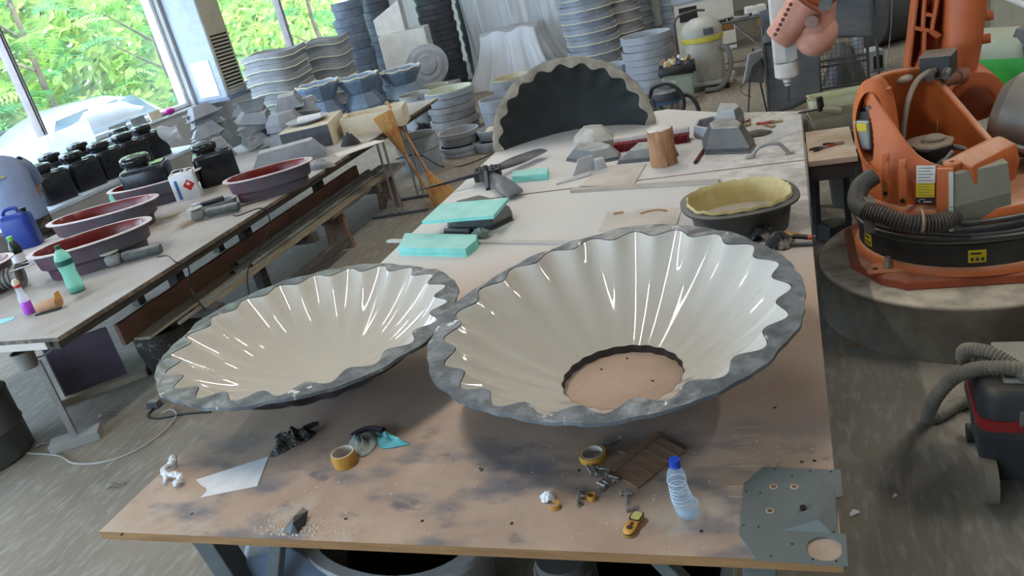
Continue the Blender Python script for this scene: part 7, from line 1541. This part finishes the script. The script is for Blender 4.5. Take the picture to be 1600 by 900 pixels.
# plastic dust sheets
m_pls = film_mat('dust_sheet', (0.86, 0.90, 0.96), 0.92, 0.3)
def fold(x, z): return 0.11*math.sin(x*9+z*1.3)+0.06*math.sin(x*21+z*2.1)+0.02*math.sin(x*43)
rt = T('plastic_curtain', 'tall translucent plastic dust sheet hanging at the back', 'plastic sheet', (-5.9, 15.2, 0))
b = B(); b.grid(lambda u, v: (u*2.75, fold(u*2.75, v*2.6)*(0.5+0.5*(1-v))+0.5*u*0.3, 0.02+v*2.6), 140, 16); mk('sheet', b, m_pls, rt, smooth=80)
rt = T('covered_machine', 'boxy thing under a white plastic dust sheet flaring to the floor', 'plastic sheet', (-4.65, 14.3, 0))
b = B(); NN = 120; secs = []
for t in range(9):
    v = t/8; z = 0.95*(1-v)**0.9; kx = 0.62+0.42*v**1.6; secs.append([(p[0]*(kx+0.11*v*math.sin(i*0.62)+0.04*math.sin(i*1.31)*v), p[1]*(kx+0.11*v*math.cos(i*0.53)+0.04*math.cos(i*1.17)*v), max(0.01, z+0.03*math.sin(i*.37)*(1-v))) for i, p in enumerate(resamp(rrect(1.7, 1.1, 0.06), NN))])
b.loft(secs, True, True, False); mk('sheet', b, m_pls, rt, smooth=80)
b = B(); b.box(-0.5, 0.5, -0.32, 0.32, 0.0, 0.9); mk('covered_body', b, m_palegrey, rt, bevel=0.02)
# buckets and ring moulds on the floor between bench and half dish
def pot(label, x, y, r, h, m, z=0.0, lin=None, name='round_mould', cat='mould', ex=1.0):
    rt = T(name, label, cat, (x, y, z+0.001)); b = B()
    b.lathe([(r*.9, 0), (r*.92, h*.05), (r*.95, h*.6), (r, h*.62), (r, h), (r*.92, h), (r*.86, h*.3), (r*.8, h*.12)], 40, cap0=True, cap1=lin is None, sx=ex); mk('wall', b, m, rt, smooth=35)
    if lin:
        b = B(); b.lathe([(r*.945, h*1.0), (r*.95, h*1.06), (r*.9, h*1.05), (r*.85, h*.35), (r*.6, h*.3)], 40, cap1=True, sx=ex); mk('lining', b, lin, rt, smooth=45)
    return rt
m_lin = mat('pale_green_lining', srgb(198, 204, 188), 0.6, c2=srgb(186, 194, 174))
pot('grey round mould in the stack left of the half dish, bottom one', -4.62, 10.75, 0.36, 0.22, m_wv)
pot('grey round mould in the stack left of the half dish, middle one', -4.62, 10.75, 0.35, 0.19, m_wv, 0.222)
pot('grey mould lined pale green on top of the stack left of the half dish', -4.62, 10.78, 0.36, 0.20, m_palegrey, 0.414, m_lin)
m_spl = mat('splashed_bucket', srgb(166, 172, 180), 0.5, c2=srgb(30, 30, 36), ns=3.0, lo=0.5, hi=0.58, det=3)
pot('white bucket splashed with black resin behind the bench end', -5.25, 10.95, 0.25, 0.58, m_spl, 0, mat('bucket_inside', srgb(170, 168, 160), 0.7), 'bucket', 'bucket')
pot('pale green-lined mould behind the splashed bucket', -5.45, 11.9, 0.36, 0.5, m_wv, 0, m_lin)
pot('pale oval mould behind the tan rim of the half dish', -4.05, 11.9, 0.3, 0.45, m_palegrey, 0, mat('cream_fill', srgb(200, 194, 166), 0.7))
pot('pale ring mould just left of the half dish rim', -3.85, 10.6, 0.28, 0.42, m_palegrey)
pot('low grey tub by the bench end behind the brooms', -4.42, 8.95, 0.25, 0.40, m_palegrey, 0, mat('tub_inside', srgb(150, 150, 146), 0.7), 'bucket', 'bucket', 1.1)
pot('wide grey ring mould on the floor right of the brooms, lower one', -4.05, 9.45, 0.30, 0.12, m_palegrey)
pot('wide grey ring mould on the floor right of the brooms, upper one', -4.08, 9.5, 0.27, 0.16, m_wv, 0.122)
pot('flat pale ring on the floor under the small bowl', -3.62, 9.45, 0.26, 0.12, m_palegrey)
rt = pot('small bowl with crumbled pieces left of the half dish', -3.60, 9.5, 0.22, 0.12, m_palegrey, 0.125, None, 'bowl', 'bowl')
for k in range(3):
    b = B(); b.ball((0.08*math.cos(k*2.2), 0.08*math.sin(k*2.2), 0.09), 0.06, n=8, sz=(1.2, .8, .6)); mk('crumbled_piece', b, m_cream, rt, smooth=50)
# black cable across the floor to the table
b = B(); b.tube(smooth_path([(-4.2, 7.9, 0.4), (-3.863, 7.8, 0.433), (-4.102, 8.794, 0.02), (-3.786, 8.744, 0.01), (-3.474, 9.192, 0.01)], 6), 0.007, 6); o = mk('floor_cable', b, m_black, smooth=60); tag(o, 'thin black cable running from the bench end to the table', 'cable')
# beige industrial vacuum
rt = T('beige_vacuum', 'large beige drum vacuum with a yellow band on a trolley', 'vacuum', (-1.08, 11.1, 0))
m_bv = mat('beige_drum', srgb(176, 176, 168), 0.5, c2=srgb(160, 160, 152), dust=srgb(214, 214, 210), dw=0.5)
b = B(); b.lathe([(0.24, 0.12), (0.25, 0.14), (0.255, 0.6), (0.25, 0.62)], 40, cap0=True, cap1=True); mk('drum', b, m_bv, rt, smooth=40)
b = B(); b.lathe([(0.265, 0.62), (0.27, 0.63), (0.27, 0.68), (0.26, 0.69)], 40, cap0=True, cap1=True); mk('yellow_band', b, mat('yellow_band', srgb(206, 196, 84), 0.5), rt, smooth=40)
b = B(); b.lathe([(0.262, 0.69), (0.265, 0.76), (0.22, 0.84), (0.12, 0.9), (0.02, 0.91)], 40, cap0=True, cap1=True); mk('motor_head', b, m_bv, rt, smooth=50)
b = B(); b.box(0.05, 0.17, -0.275, -0.23, 0.72, 0.80); mk('switch_box', b, m_darksteel, rt, bevel=0.01)
b = B(); b.tube(smooth_path([(0.24, -0.12, 0.52), (0.32, -0.18, 0.48), (0.33, -0.2, 0.25), (0.2, -0.32, 0.05), (0.0, -0.38, 0.04)], 8), 0.034, 12); mk('hose', b, mat('grey_flex', srgb(120, 122, 120), 0.5), rt, smooth=50)
b = B(); b.tube(smooth_path([(-0.34, 0.1, 0.1), (-0.34, 0.05, 0.5), (-0.32, 0.05, 0.92), (-0.1, 0.2, 0.98), (0.05, 0.25, 0.96)], 6), 0.016, 10); mk('push_handle', b, m_darksteel, rt, smooth=50)
b = B(); b.box(-0.3, 0.34, -0.26, 0.28, 0.07, 0.118); mk('trolley', b, m_bv, rt, bevel=0.01)
for x in (-0.24, 0.28):
    for y in (-0.22, 0.22):
        b = B(); b.cyl((x-0.02, y, 0.036), (x+0.02, y, 0.036), 0.035, n=14); mk('castor', b, m_rubber, rt, smooth=40)
text_m = mat('pale_lettering', srgb(206, 206, 200), 0.6)
for k, ch in enumerate('Lavor'):
    a = -PI/2+0.02+k*0.16; cu = text('lettering', ch, 0.10, text_m, rt, (0.257*math.cos(a), 0.257*math.sin(a), 0.40), (PI/2, 0, a+PI/2), 0.001)
# trash bin with rubbish
rt = T('trash_bin', 'pale green-grey bin overflowing with rubbish before the beige vacuum', 'bin', (-1.38, 10.55, 0), 0.1)
b = B(); b.loft([[(x*k, y*k, z) for x, y in rrect(0.42, 0.36, 0.05)] for k, z in ((.8, 0), (1, .40), (1.04, .41), (1.04, .44), (.97, .44), (.9, .3))], True, True, True); mk('bin_wall', b, mat('green_grey_bin', srgb(166, 178, 166), 0.5), rt, smooth=40)
b = B(); b.loft([[(x*k, y*k, z+0.012*math.sin(i*1.9)) for i, (x, y) in enumerate(rrect(0.44, 0.38, 0.06))] for k, z in ((1.04, .36), (1.06, .44), (.98, .47), (.85, .43))], True, False, True); mk('black_bag', b, m_black, rt, smooth=50)
rr = random.Random(8); cols = [srgb(206, 190, 150), srgb(214, 214, 210), srgb(60, 80, 120), srgb(196, 160, 90), srgb(150, 120, 90), srgb(226, 222, 210)]
for k in range(26):
    b = B(); x, y = rr.uniform(-.16, .16), rr.uniform(-.13, .13); s = rr.uniform(.025, .05); b.box(-s, s, -s*.7, s*.7, -s*.5, s*.5, xf((x, y, 0.46+rr.uniform(0, .07)), (rr.uniform(0, 3), rr.uniform(0, 3), rr.uniform(0, 3))), s*.2)
    mk('rubbish_piece', b, mat('rubbish_%d' % (k % 6), cols[k % 6], 0.7), rt, bevel=0.004)
# black and steel canister vacuum with coiled hose
rt = T('canister_vacuum', 'steel canister vacuum with a black hose right of the half dish', 'vacuum', (-1.34, 9.0, 0))
b = B(); b.lathe([(0.155, 0.04), (0.16, 0.05), (0.16, 0.36), (0.165, 0.37)], 36, cap0=True, cap1=True); mk('steel_drum', b, mat('shiny_steel', srgb(170, 174, 182), 0.2, 0.85), rt, smooth=40)
b = B(); b.lathe([(0.172, 0.37), (0.175, 0.40), (0.16, 0.46), (0.08, 0.50), (0.02, 0.505)], 36, cap0=True, cap1=True); mk('black_head', b, mat('dusty_black_head', srgb(60, 66, 76), 0.5, dust=DUST, dw=0.7), rt, smooth=45)
b = B(); b.lathe([(0.17, 0.34), (0.178, 0.345), (0.178, 0.37), (0.17, 0.372)], 36, loop=True); mk('blue_band', b, mat('steel_blue', srgb(60, 90, 130), 0.4), rt, smooth=40)
b = B(); b.tube(smooth_path([(-0.16, -0.05, 0.42), (-0.1, -0.12, 0.54), (0.08, -0.16, 0.56), (0.2, -0.18, 0.44), (0.2, -0.2, 0.28), (0.08, -0.22, 0.20), (-0.08, -0.2, 0.28), (-0.14, -0.12, 0.40)], 8), 0.022, 10); mk('coiled_hose', b, m_rubber, rt, smooth=50)
b = B(); b.tube(smooth_path([(0.12, 0.1, 0.36), (0.25, 0.05, 0.36), (0.33, 0.0, 0.24), (0.32, -0.02, 0.1), (0.2, -0.05, 0.03)], 8), 0.024, 10); mk('hose', b, m_rubber, rt, smooth=50)
for k in range(3):
    b = B(); b.tube([((0.11+.01*k)*math.cos(a), (0.09+.012*k)*math.sin(a), 0.505+.012*k+.01*math.sin(2*a)) for a in [2*PI*i/24 for i in range(24)]], 0.007, 6, True); mk('coiled_cord', b, mat('pale_cord', srgb(150, 156, 164), 0.5), rt, smooth=50)
for k in range(4):
    a = k*PI/2+.6; b = B(); b.cyl((0.15*math.cos(a)-.015, 0.15*math.sin(a), 0.03), (0.15*math.cos(a)+.015, 0.15*math.sin(a), 0.03), 0.03, n=12); mk('castor', b, m_rubber, rt, smooth=40)
# clutter table at the back
rt = T('clutter_table', 'narrow steel table with an orange-brown edge and tool clutter at the back', 'table', (-0.92, 11.75, 0), 0.12)
b = B(); b.box(-0.02, 0.78, -0.2, 0.3, 0.70, 0.72); mk('table_top', b, m_darksteel, rt, bevel=0.003)
b = B(); b.box(-0.02, 0.20, -0.215, -0.2, 0.62, 0.70); mk('wooden_apron', b, m_wood, rt, bevel=0.002)
b = B(); b.box(0.50, 0.78, -0.215, -0.2, 0.60, 0.70); mk('wooden_apron', b, m_wood, rt, bevel=0.002)
for x in (0.0, 0.76):
    for y in (-0.18, 0.28):
        b = B(); b.cyl((x, y, 0), (x, y, 0.70), 0.018, n=10); mk('leg', b, m_steel, rt, smooth=50)
for z in (0.10, 0.36):
    b = B(); b.cyl((0, -0.18, z), (0.76, -0.18, z), 0.012, n=8); mk('stretcher', b, m_steel, rt, smooth=50)
    b = B(); b.cyl((0, 0.28, z), (0.76, 0.28, z), 0.012, n=8); mk('stretcher', b, m_steel, rt, smooth=50)
b = B(); b.cyl((0.2, 0.28, 0.66), (0.7, -0.18, 0.12), 0.012, n=8); mk('diagonal', b, m_steel, rt, smooth=50)
CL = [('cordless tool', m_black), ('pale bracket', m_palegrey), ('steel clamp', m_steel), ('grey pipe offcut', m_wv), ('dark wrench', m_darksteel), ('white strip', m_white), ('grey fitting', m_greyfrp), ('steel rod', m_steel)]
for k, (nm, m) in enumerate(CL):
    x = 0.06+0.085*k; b = B(); L_ = rr.uniform(.07, .12)
    b.cyl((-L_, 0, 0.018), (L_, 0.02, 0.018), 0.015, n=8); b.box(L_*.4, L_, -0.03, 0.03, 0.0, 0.04, None, 0.006)
    p = Matrix.Translation((-0.92, 11.75, 0.721)) @ rz(0.12) @ V(x, -0.05+0.09*(k % 3)-0.04, 0.0)
    o = mk(nm.replace(' ', '_'), b, m, smooth=40, loc=p, r=(0, 0, 0.6+0.9*k)); tag(o, '%s lying in the clutter on the narrow back table' % nm, 'tool')
o = mk('white_block_box', B().box(-0.14, 0.14, -0.1, 0.1, 0, 0.10, None, 0.01), m_white, bevel=0.01, loc=(-0.42, 12.0, 0.721), r=(0, 0, 0.2)); tag(o, 'white block with a round hole on the narrow back table', 'box')
b = B(); b.cyl((0, 0, 0.1002), (0, 0, 0.102), 0.03, n=16); mk('round_hole', b, m_hole, o)
rt = T('open_cabinet', 'cream cabinet with a dark open front behind the beige vacuum', 'cabinet', (-1.35, 13.6, 0), 0.1)
b = B(); b.box(-0.35, 0.55, 0, 0.4, 0, 0.86); mk('carcass', b, m_wallpale, rt, bevel=0.006)
b = B(); b.box(-0.28, 0.0, -0.006, 0.0, 0.58, 0.80); mk('dark_opening', b, m_hole, rt)
b = B(); b.box(-0.38, 1.2, -0.02, 0.45, 0.862, 1.0); mk('top_slab', b, m_palegrey, rt, bevel=0.01)
# tilted panel on a stand
rt = T('tilted_panel', 'pale tilted control panel on a thin tripod left of the grey tarpaulin', 'panel', (-0.50, 9.0, 0))
b = B(); b.cyl((0, 0, 0), (0.07, 0.05, 0.50), 0.010, n=8); mk('leg', b, m_darksteel, rt, smooth=50)
b = B(); b.cyl((0.2, 0.2, 0), (0.12, 0.06, 0.75), 0.010, n=8); mk('leg', b, m_darksteel, rt, smooth=50)
b = B(); b.box(-0.012, 0.012, -0.10, 0.10, -0.17, 0.17, xf((0.10, 0.02, 0.56), (0, 0.35, -0.7))); mk('panel_front', b, m_palegrey, rt, bevel=0.006)
b = B(); b.add([(0.08, -0.06, 0.42), (0.2, 0.0, 0.38), (0.22, 0.1, 0.6), (0.13, 0.06, 0.72)], [(0, 1, 2, 3)]); mk('grey_flap', b, m_darkfrp, rt, solid=0.01)
b = B(); b.tube(smooth_path([(0.03, -0.03, 0.45), (-0.04, -0.05, 0.36), (0.0, -0.06, 0.30), (0.06, -0.05, 0.27)], 5), 0.004, 5); mk('cable', b, m_rubber, rt, smooth=50)
# grey tarpaulin panels behind the spindle
m_tarp = mat('grey_tarpaulin', srgb(96, 99, 104), 0.6, c2=srgb(82, 85, 90), ns=2, stretch=(1, 1, 4), bump=0.1, bs=5)
def quad(p00, p10, p11, p01, bow=0.03, n=16):
    a, b_, c, d = (V(*p) for p in (p00, p10, p11, p01))
    return lambda u, v: tuple((a*(1-u)+b_*u)*(1-v)+(d*(1-u)+c*u)*v+V(0, bow*math.sin(u*7+v*3)*math.sin(v*PI+.5), bow*.2*math.sin(u*11)))
tp = T('tarpaulin_screen', 'dark grey tarpaulin screen hanging behind the milling spindle', 'tarpaulin', (0, 9.1, 0))
def tl(p): return (p[0], p[1]-9.1, p[2])
b = B(); b.grid(quad(tl((-0.261, 9.1, -0.024)), tl((0.258, 9.1, 0.126)), tl((0.273, 9.1, 0.659)), tl((-0.262, 9.1, 0.78))), 24, 14); mk('hanging_sheet', b, m_tarp, tp, smooth=60, solid=0.006)
b = B(); b.grid(quad(tl((-0.268, 9.05, 0.776)), tl((0.79, 9.05, 0.665)), tl((0.783, 9.05, 1.1)), tl((-0.283, 9.05, 1.104)), 0.05), 24, 14); mk('upper_sheet', b, m_tarp, tp, smooth=60, solid=0.006)
b = B(); b.cyl(tl((-0.267, 9.12, 1.092)), tl((-0.271, 8.985, 0)), 0.015, n=8); mk('frame_post', b, m_darksteel, tp, smooth=50)
b = B(); b.cyl(tl((0.811, 9.12, 1.062)), tl((0.83, 9.12, 0.0)), 0.015, n=8); mk('frame_post', b, m_darksteel, tp, smooth=50)
# wire mesh trolley
mg = T('mesh_trolley', 'black wire mesh trolley frame behind the robot spindle', 'trolley', (0.28, 9.75, 0))
x1 = 0.50; zt = 0.62
for x in (0.0, x1):
    b = B(); b.box(x-0.015, x+0.015, -0.015, 0.015, 0, zt); mk('post', b, m_darksteel, mg)
for z in (0.05, 0.30, 0.36, zt):
    b = B(); b.box(0, x1, -0.012, 0.012, z-0.012, z+0.012); mk('rail', b, m_darksteel, mg)
for k in range(1, 11):
    b = B(); x = x1*k/11; b.box(x-0.0025, x+0.0025, -0.003, 0.003, 0.05, zt); mk('mesh_wire', b, m_darksteel, mg)
for k in range(1, 12):
    b = B(); z = 0.05+(zt-0.05)*k/12; b.box(0, x1, -0.006, -0.001, z-0.0025, z+0.0025); mk('mesh_wire', b, m_darksteel, mg)
crumple2('machine_scrap', 'dark tangle of scrap behind the wire mesh', 'scrap', (0.55, 10.15, 0.0), 0.5, 0.4, 0.35, m_darksteel, 14)
b = B(); b.cyl((0.72, 10.2, 0), (0.72, 10.2, 0.85), 0.06, n=18); o = mk('pale_post', b, m_palegrey, smooth=50); tag(o, 'pale round post behind the wire mesh trolley', 'post')
rt = T('computer_case', 'small white box with a dark opening on the floor behind the robot', 'box', (0.899, 10.481, 0), 0.2)
b = B(); b.box(-0.1, 0.12, 0, 0.3, 0, 0.24); mk('case', b, m_palegrey, rt, bevel=0.005)
b = B(); b.box(0.0, 0.10, -0.006, 0, 0.03, 0.18); mk('dark_front', b, m_hole, rt)
rt = T('dark_roller', 'large dark roller lying at the top right behind the robot arm', 'roller', (0.95, 12.0, 0)); b = B(); b.cyl((0.0, 0, 0.42), (0.7, 0.5, 0.42), 0.42, n=36); mk('drum', b, m_darksteel, rt, smooth=40)
for k in range(6):
    b = B(); a = (0.28+0.04*k); b.tube([(0.42+0.09*k-.0, 0.22+0.06*k, 0.42)+V(0, 0, 0) if False else V(0.40+0.05*k+.12*math.cos(q), 0.2+0.035*k-0.3, 0.6+.12*math.sin(q)) for q in [2*PI*i/18 for i in range(18)]], 0.018, 6, True); mk('corrugation', b, m_palegrey, rt, smooth=50)
# green floor scrubber and white cabinet at the right edge
gm = T('floor_scrubber', 'green and black floor cleaning machine at the right edge', 'machine', (1.72, 8.2, 0), -0.65)
m_grn = mat('scrubber_green', srgb(52, 168, 60), 0.4, c2=srgb(44, 150, 52)); m_gp = mat('grey_green_lid', srgb(166, 178, 156), 0.5, dust=srgb(190, 196, 180), dw=0.4)
b = B(); b.loft([[(x*k, y*k, z) for x, y in rrect(1.2, 0.6, 0.10)] for k, z in ((.95, .08), (1, .12), (1, .42), (.96, .5))], True, True, True); mk('body', b, m_grn, gm, smooth=40)
b = B(); b.loft([[(-0.12+x*k, y*k, z) for x, y in rrect(0.9, 0.56, 0.08)] for k, z in ((1, .5), (.98, .6), (.85, .66))], True, True, True); mk('lid', b, m_gp, gm, smooth=40)
b = B(); b.loft([[(0.36+x*k, y*k, z) for x, y in rrect(0.4, 0.5, 0.08)] for k, z in ((1, .44), (1, .58), (.8, .72))], True, True, True); mk('control_console', b, mat('console_grey', srgb(92, 96, 98), 0.5), gm, smooth=40)
b = B(); b.tube(smooth_path([(0.40, -0.27, 0.55), (0.42, -0.28, 0.82), (0.42, 0.28, 0.82), (0.40, 0.27, 0.55)], 6), 0.022, 10); mk('handle_bar', b, m_black, gm, smooth=50)
b = B(); b.box(0.5, 0.85, -0.2, 0.2, 0.45, 0.7, None, 0.02); mk('black_seat', b, m_black, gm, bevel=0.03)
for x in (-0.4, 0.4):
    for y in (-0.26, 0.26):
        b = B(); b.cyl((x, y-0.03, 0.09), (x, y+0.03, 0.09), 0.09, n=20); mk('wheel', b, m_rubber, gm, smooth=40)
wc_ = T('control_cabinet', 'tall pale control cabinet at the upper right edge', 'cabinet', (2.25, 10.7, 0), -0.1)
b = B(); b.box(-0.05, 0.9, 0, 0.5, 0.04, 1.9); mk('carcass', b, mat('cabinet_beige', srgb(190, 190, 172), 0.5), wc_, bevel=0.008)
b = B(); b.box(0.34, 0.88, -0.02, 0.0, 0.1, 1.85); cd_ = mk('door', b, MATS['cabinet_beige'], wc_, bevel=0.006)
b = B(); b.box(0.37, 0.40, -0.04, -0.02, 0.7, 0.82); mk('handle', b, m_black, cd_, bevel=0.004)
b = B(); b.box(-0.04, 0.92, 0.01, 0.49, 0.0, 0.04); mk('plinth', b, m_darksteel, wc_)
b = B(); b.cyl((1.62, 9.7, 1.02), (2.25, 9.1, 0.62), 0.03, n=12); o = mk('white_pole', b, m_white, smooth=50); tag(o, 'white pole slanting above the green machine', 'pole')
o = mk('pole_rest', B().box(-0.25, 0.25, -0.15, 0.15, 0, 0.62), m_cream, bevel=0.01, loc=(2.38, 8.98, 0)); tag(o, 'cream carton behind the green machine', 'carton')
o = mk('pole_rest', B().box(-0.12, 0.12, -0.1, 0.1, 0, 0.98), m_palegrey, bevel=0.01, loc=(1.55, 9.75, 0)); tag(o, 'pale grey pedestal that props the white pole', 'pedestal')

# ================================================================ worker at the window bench, seen from behind, head bent forward
def person():
    root = T('person', 'person in a grey-blue T-shirt and dark camouflage trousers bending over the window bench', 'person', (-6.72, 5.35, 0.0), math.radians(150))
    # local +x = the way the person faces (towards the window bench), +y = left
    m_skin = mat('skin', srgb(196, 140, 112), 0.55); m_tee = mat('grey_blue_shirt', srgb(124, 138, 168), 0.85, c2=srgb(112, 124, 152), ns=3)
    m_camo = mat('camouflage_cloth', srgb(66, 66, 60), 0.9, c2=srgb(44, 42, 40), ns=9, lo=0.45, hi=0.52, c3=srgb(104, 96, 78), ns3=11, lo3=0.57, hi3=0.6)
    def skin(name, verts, edges, radii, m, rootv=0, sub=2):
        me = bpy.data.meshes.new(name); me.from_pydata(verts, edges, []); me.materials.append(m)
        o = bpy.data.objects.new(name, me); COL.objects.link(o); o.parent = root
        sk = o.modifiers.new('skin', 'SKIN'); sk.use_smooth_shade = True
        lay = me.skin_vertices[0].data if me.skin_vertices else None
        if lay is None:
            bm_ = bmesh.new(); bm_.from_mesh(me); bm_.verts.layers.skin.verify(); bm_.to_mesh(me); bm_.free(); lay = me.skin_vertices[0].data
        for i, r in enumerate(radii): lay[i].radius = r if isinstance(r, tuple) else (r, r)
        for i in range(len(verts)): lay[i].use_root = (i == rootv)
        md = o.modifiers.new('round', 'SUBSURF'); md.levels = sub; md.render_levels = sub
        return o
    # body: pelvis, spine bent forward, neck, head, arms, legs as one continuous figure
    vb = [(0, 0, 0.98), (0.03, 0, 1.12), (0.10, 0, 1.28), (0.20, 0, 1.40), (0.32, 0, 1.44), (0.40, 0, 1.40),
          (0.20, 0.17, 1.40), (0.26, 0.22, 1.20), (0.42, 0.20, 1.02), (0.50, 0.19, 0.98),
          (0.20, -0.17, 1.40), (0.24, -0.23, 1.19), (0.40, -0.22, 1.02), (0.49, -0.20, 0.97),
          (0.0, 0.10, 0.90), (0.03, 0.12, 0.50), (0.0, 0.12, 0.10), (0.0, -0.10, 0.90), (0.03, -0.12, 0.50), (0.0, -0.12, 0.10)]
    eb = [(0, 1), (1, 2), (2, 3), (3, 4), (4, 5), (3, 6), (6, 7), (7, 8), (8, 9), (3, 10), (10, 11), (11, 12), (12, 13), (0, 14), (14, 15), (15, 16), (0, 17), (17, 18), (18, 19)]
    rb = [0.13, 0.125, 0.13, 0.12, 0.05, 0.055, 0.06, 0.042, 0.034, 0.03, 0.06, 0.042, 0.034, 0.03, 0.085, 0.055, 0.04, 0.085, 0.055, 0.04]
    skin('body', vb, eb, rb, m_skin)
    b = B(); b.ball((0.47, 0, 1.34), 0.095, n=18, sz=(1.0, 0.8, 1.15))
    b.ball((0.565, 0, 1.31), 0.018, n=8); b.ball((0.47, 0.078, 1.33), 0.022, n=8); b.ball((0.47, -0.078, 1.33), 0.022, n=8)
    mk('head', b, m_skin, root, smooth=70)
    b = B(); b.ball((0.455, 0, 1.365), 0.103, n=18, sz=(0.95, 0.83, 1.05)); mk('hair', b, mat('dark_hair', srgb(52, 42, 36), 0.8), root, smooth=70)
    # T-shirt
    secs = []
    for x, z, rx, ry, tilt in ((-0.01, 0.93, 0.155, 0.19, 0.0), (0.0, 1.0, 0.152, 0.19, 0.05), (0.03, 1.1, 0.15, 0.185, 0.2), (0.07, 1.2, 0.15, 0.19, 0.35), (0.12, 1.3, 0.15, 0.205, 0.5), (0.18, 1.39, 0.145, 0.215, 0.65), (0.24, 1.45, 0.12, 0.18, 0.8), (0.30, 1.475, 0.075, 0.09, 1.0)):
        secs.append([(x+rx*math.cos(a)*math.cos(tilt), ry*math.sin(a), z-rx*math.cos(a)*math.sin(tilt)) for a in [2*PI*i/24 for i in range(24)]])
    b = B(); b.loft(secs, True, False, False); mk('t_shirt', b, m_tee, root, smooth=80, sub=1, solid=0.006)
    for s in (-1, 1):
        b = B(); b.tube([(0.19, s*0.15, 1.40), (0.21, s*0.21, 1.36), (0.235, s*0.235, 1.27), (0.25, s*0.235, 1.20)], [0.095, 0.085, 0.072, 0.074], 16, caps=False); mk('sleeve', b, m_tee, root, smooth=80, sub=1)
    m_prt = mat('faded_yellow_print', srgb(170, 172, 128), 0.85)
    for k in range(6):
        b = B(); b.box(-0.009, 0.009, -0.012, 0.012, 0.0, 0.003, Matrix.Translation((-0.030+0.004*(k % 2), 0.03+k*0.024, 1.365+0.004*k)) @ Matrix.Rotation(-(PI/2-0.5), 4, 'Y')); mk('back_print', b, m_prt, root)
    # trousers
    b = B(); b.loft([[(0.0+rx*math.cos(a), ry*math.sin(a), z) for a in [2*PI*i/24 for i in range(24)]] for rx, ry, z in ((0.15, 0.19, 0.80), (0.155, 0.195, 0.9), (0.15, 0.185, 0.99))], True, False, False); mk('trouser_seat', b, m_camo, root, smooth=80)
    for s in (-1, 1):
        b = B(); b.tube([(0.0, s*0.10, 0.86), (0.01, s*0.105, 0.7), (0.03, s*0.12, 0.48), (0.0, s*0.12, 0.08)], [0.11, 0.105, 0.085, 0.075], 16); mk('trouser_leg', b, m_camo, root, smooth=80, sub=1)
        b = B(); b.loft([[(0.04+x*k, s*0.12+y*k, z) for x, y in rrect(0.28, 0.10, 0.045)] for k, z in ((1, 0.0), (1, 0.05), (0.75, 0.09))], True, True, True); mk('shoe', b, m_black, root, smooth=50)
        # hand: palm, four fingers, thumb resting on the bench work
        b = B(); hx, hy, hz = 0.49, s*0.195, 0.965
        b.ball((hx+0.03, hy, hz-0.01), 0.04, n=10, sz=(1.1, 1.0, 0.5))
        for k in range(4):
            yk = hy+(k-1.5)*0.019; ln = (0.065, 0.075, 0.07, 0.055)[k]
            b.tube([(hx+0.05, yk, hz-0.005), (hx+0.05+ln*.5, yk, hz-0.005), (hx+0.05+ln*.85, yk, hz-0.028), (hx+0.05+ln*.95, yk, hz-0.05)], [0.0095, 0.009, 0.008, 0.006], 8)
        b.tube([(hx+0.01, hy-s*0.03, hz-0.01), (hx+0.045, hy-s*0.055, hz-0.02), (hx+0.07, hy-s*0.05, hz-0.035)], [0.011, 0.010, 0.007], 8)
        mk('hand', b, m_skin, root, smooth=80)
    return root
person()
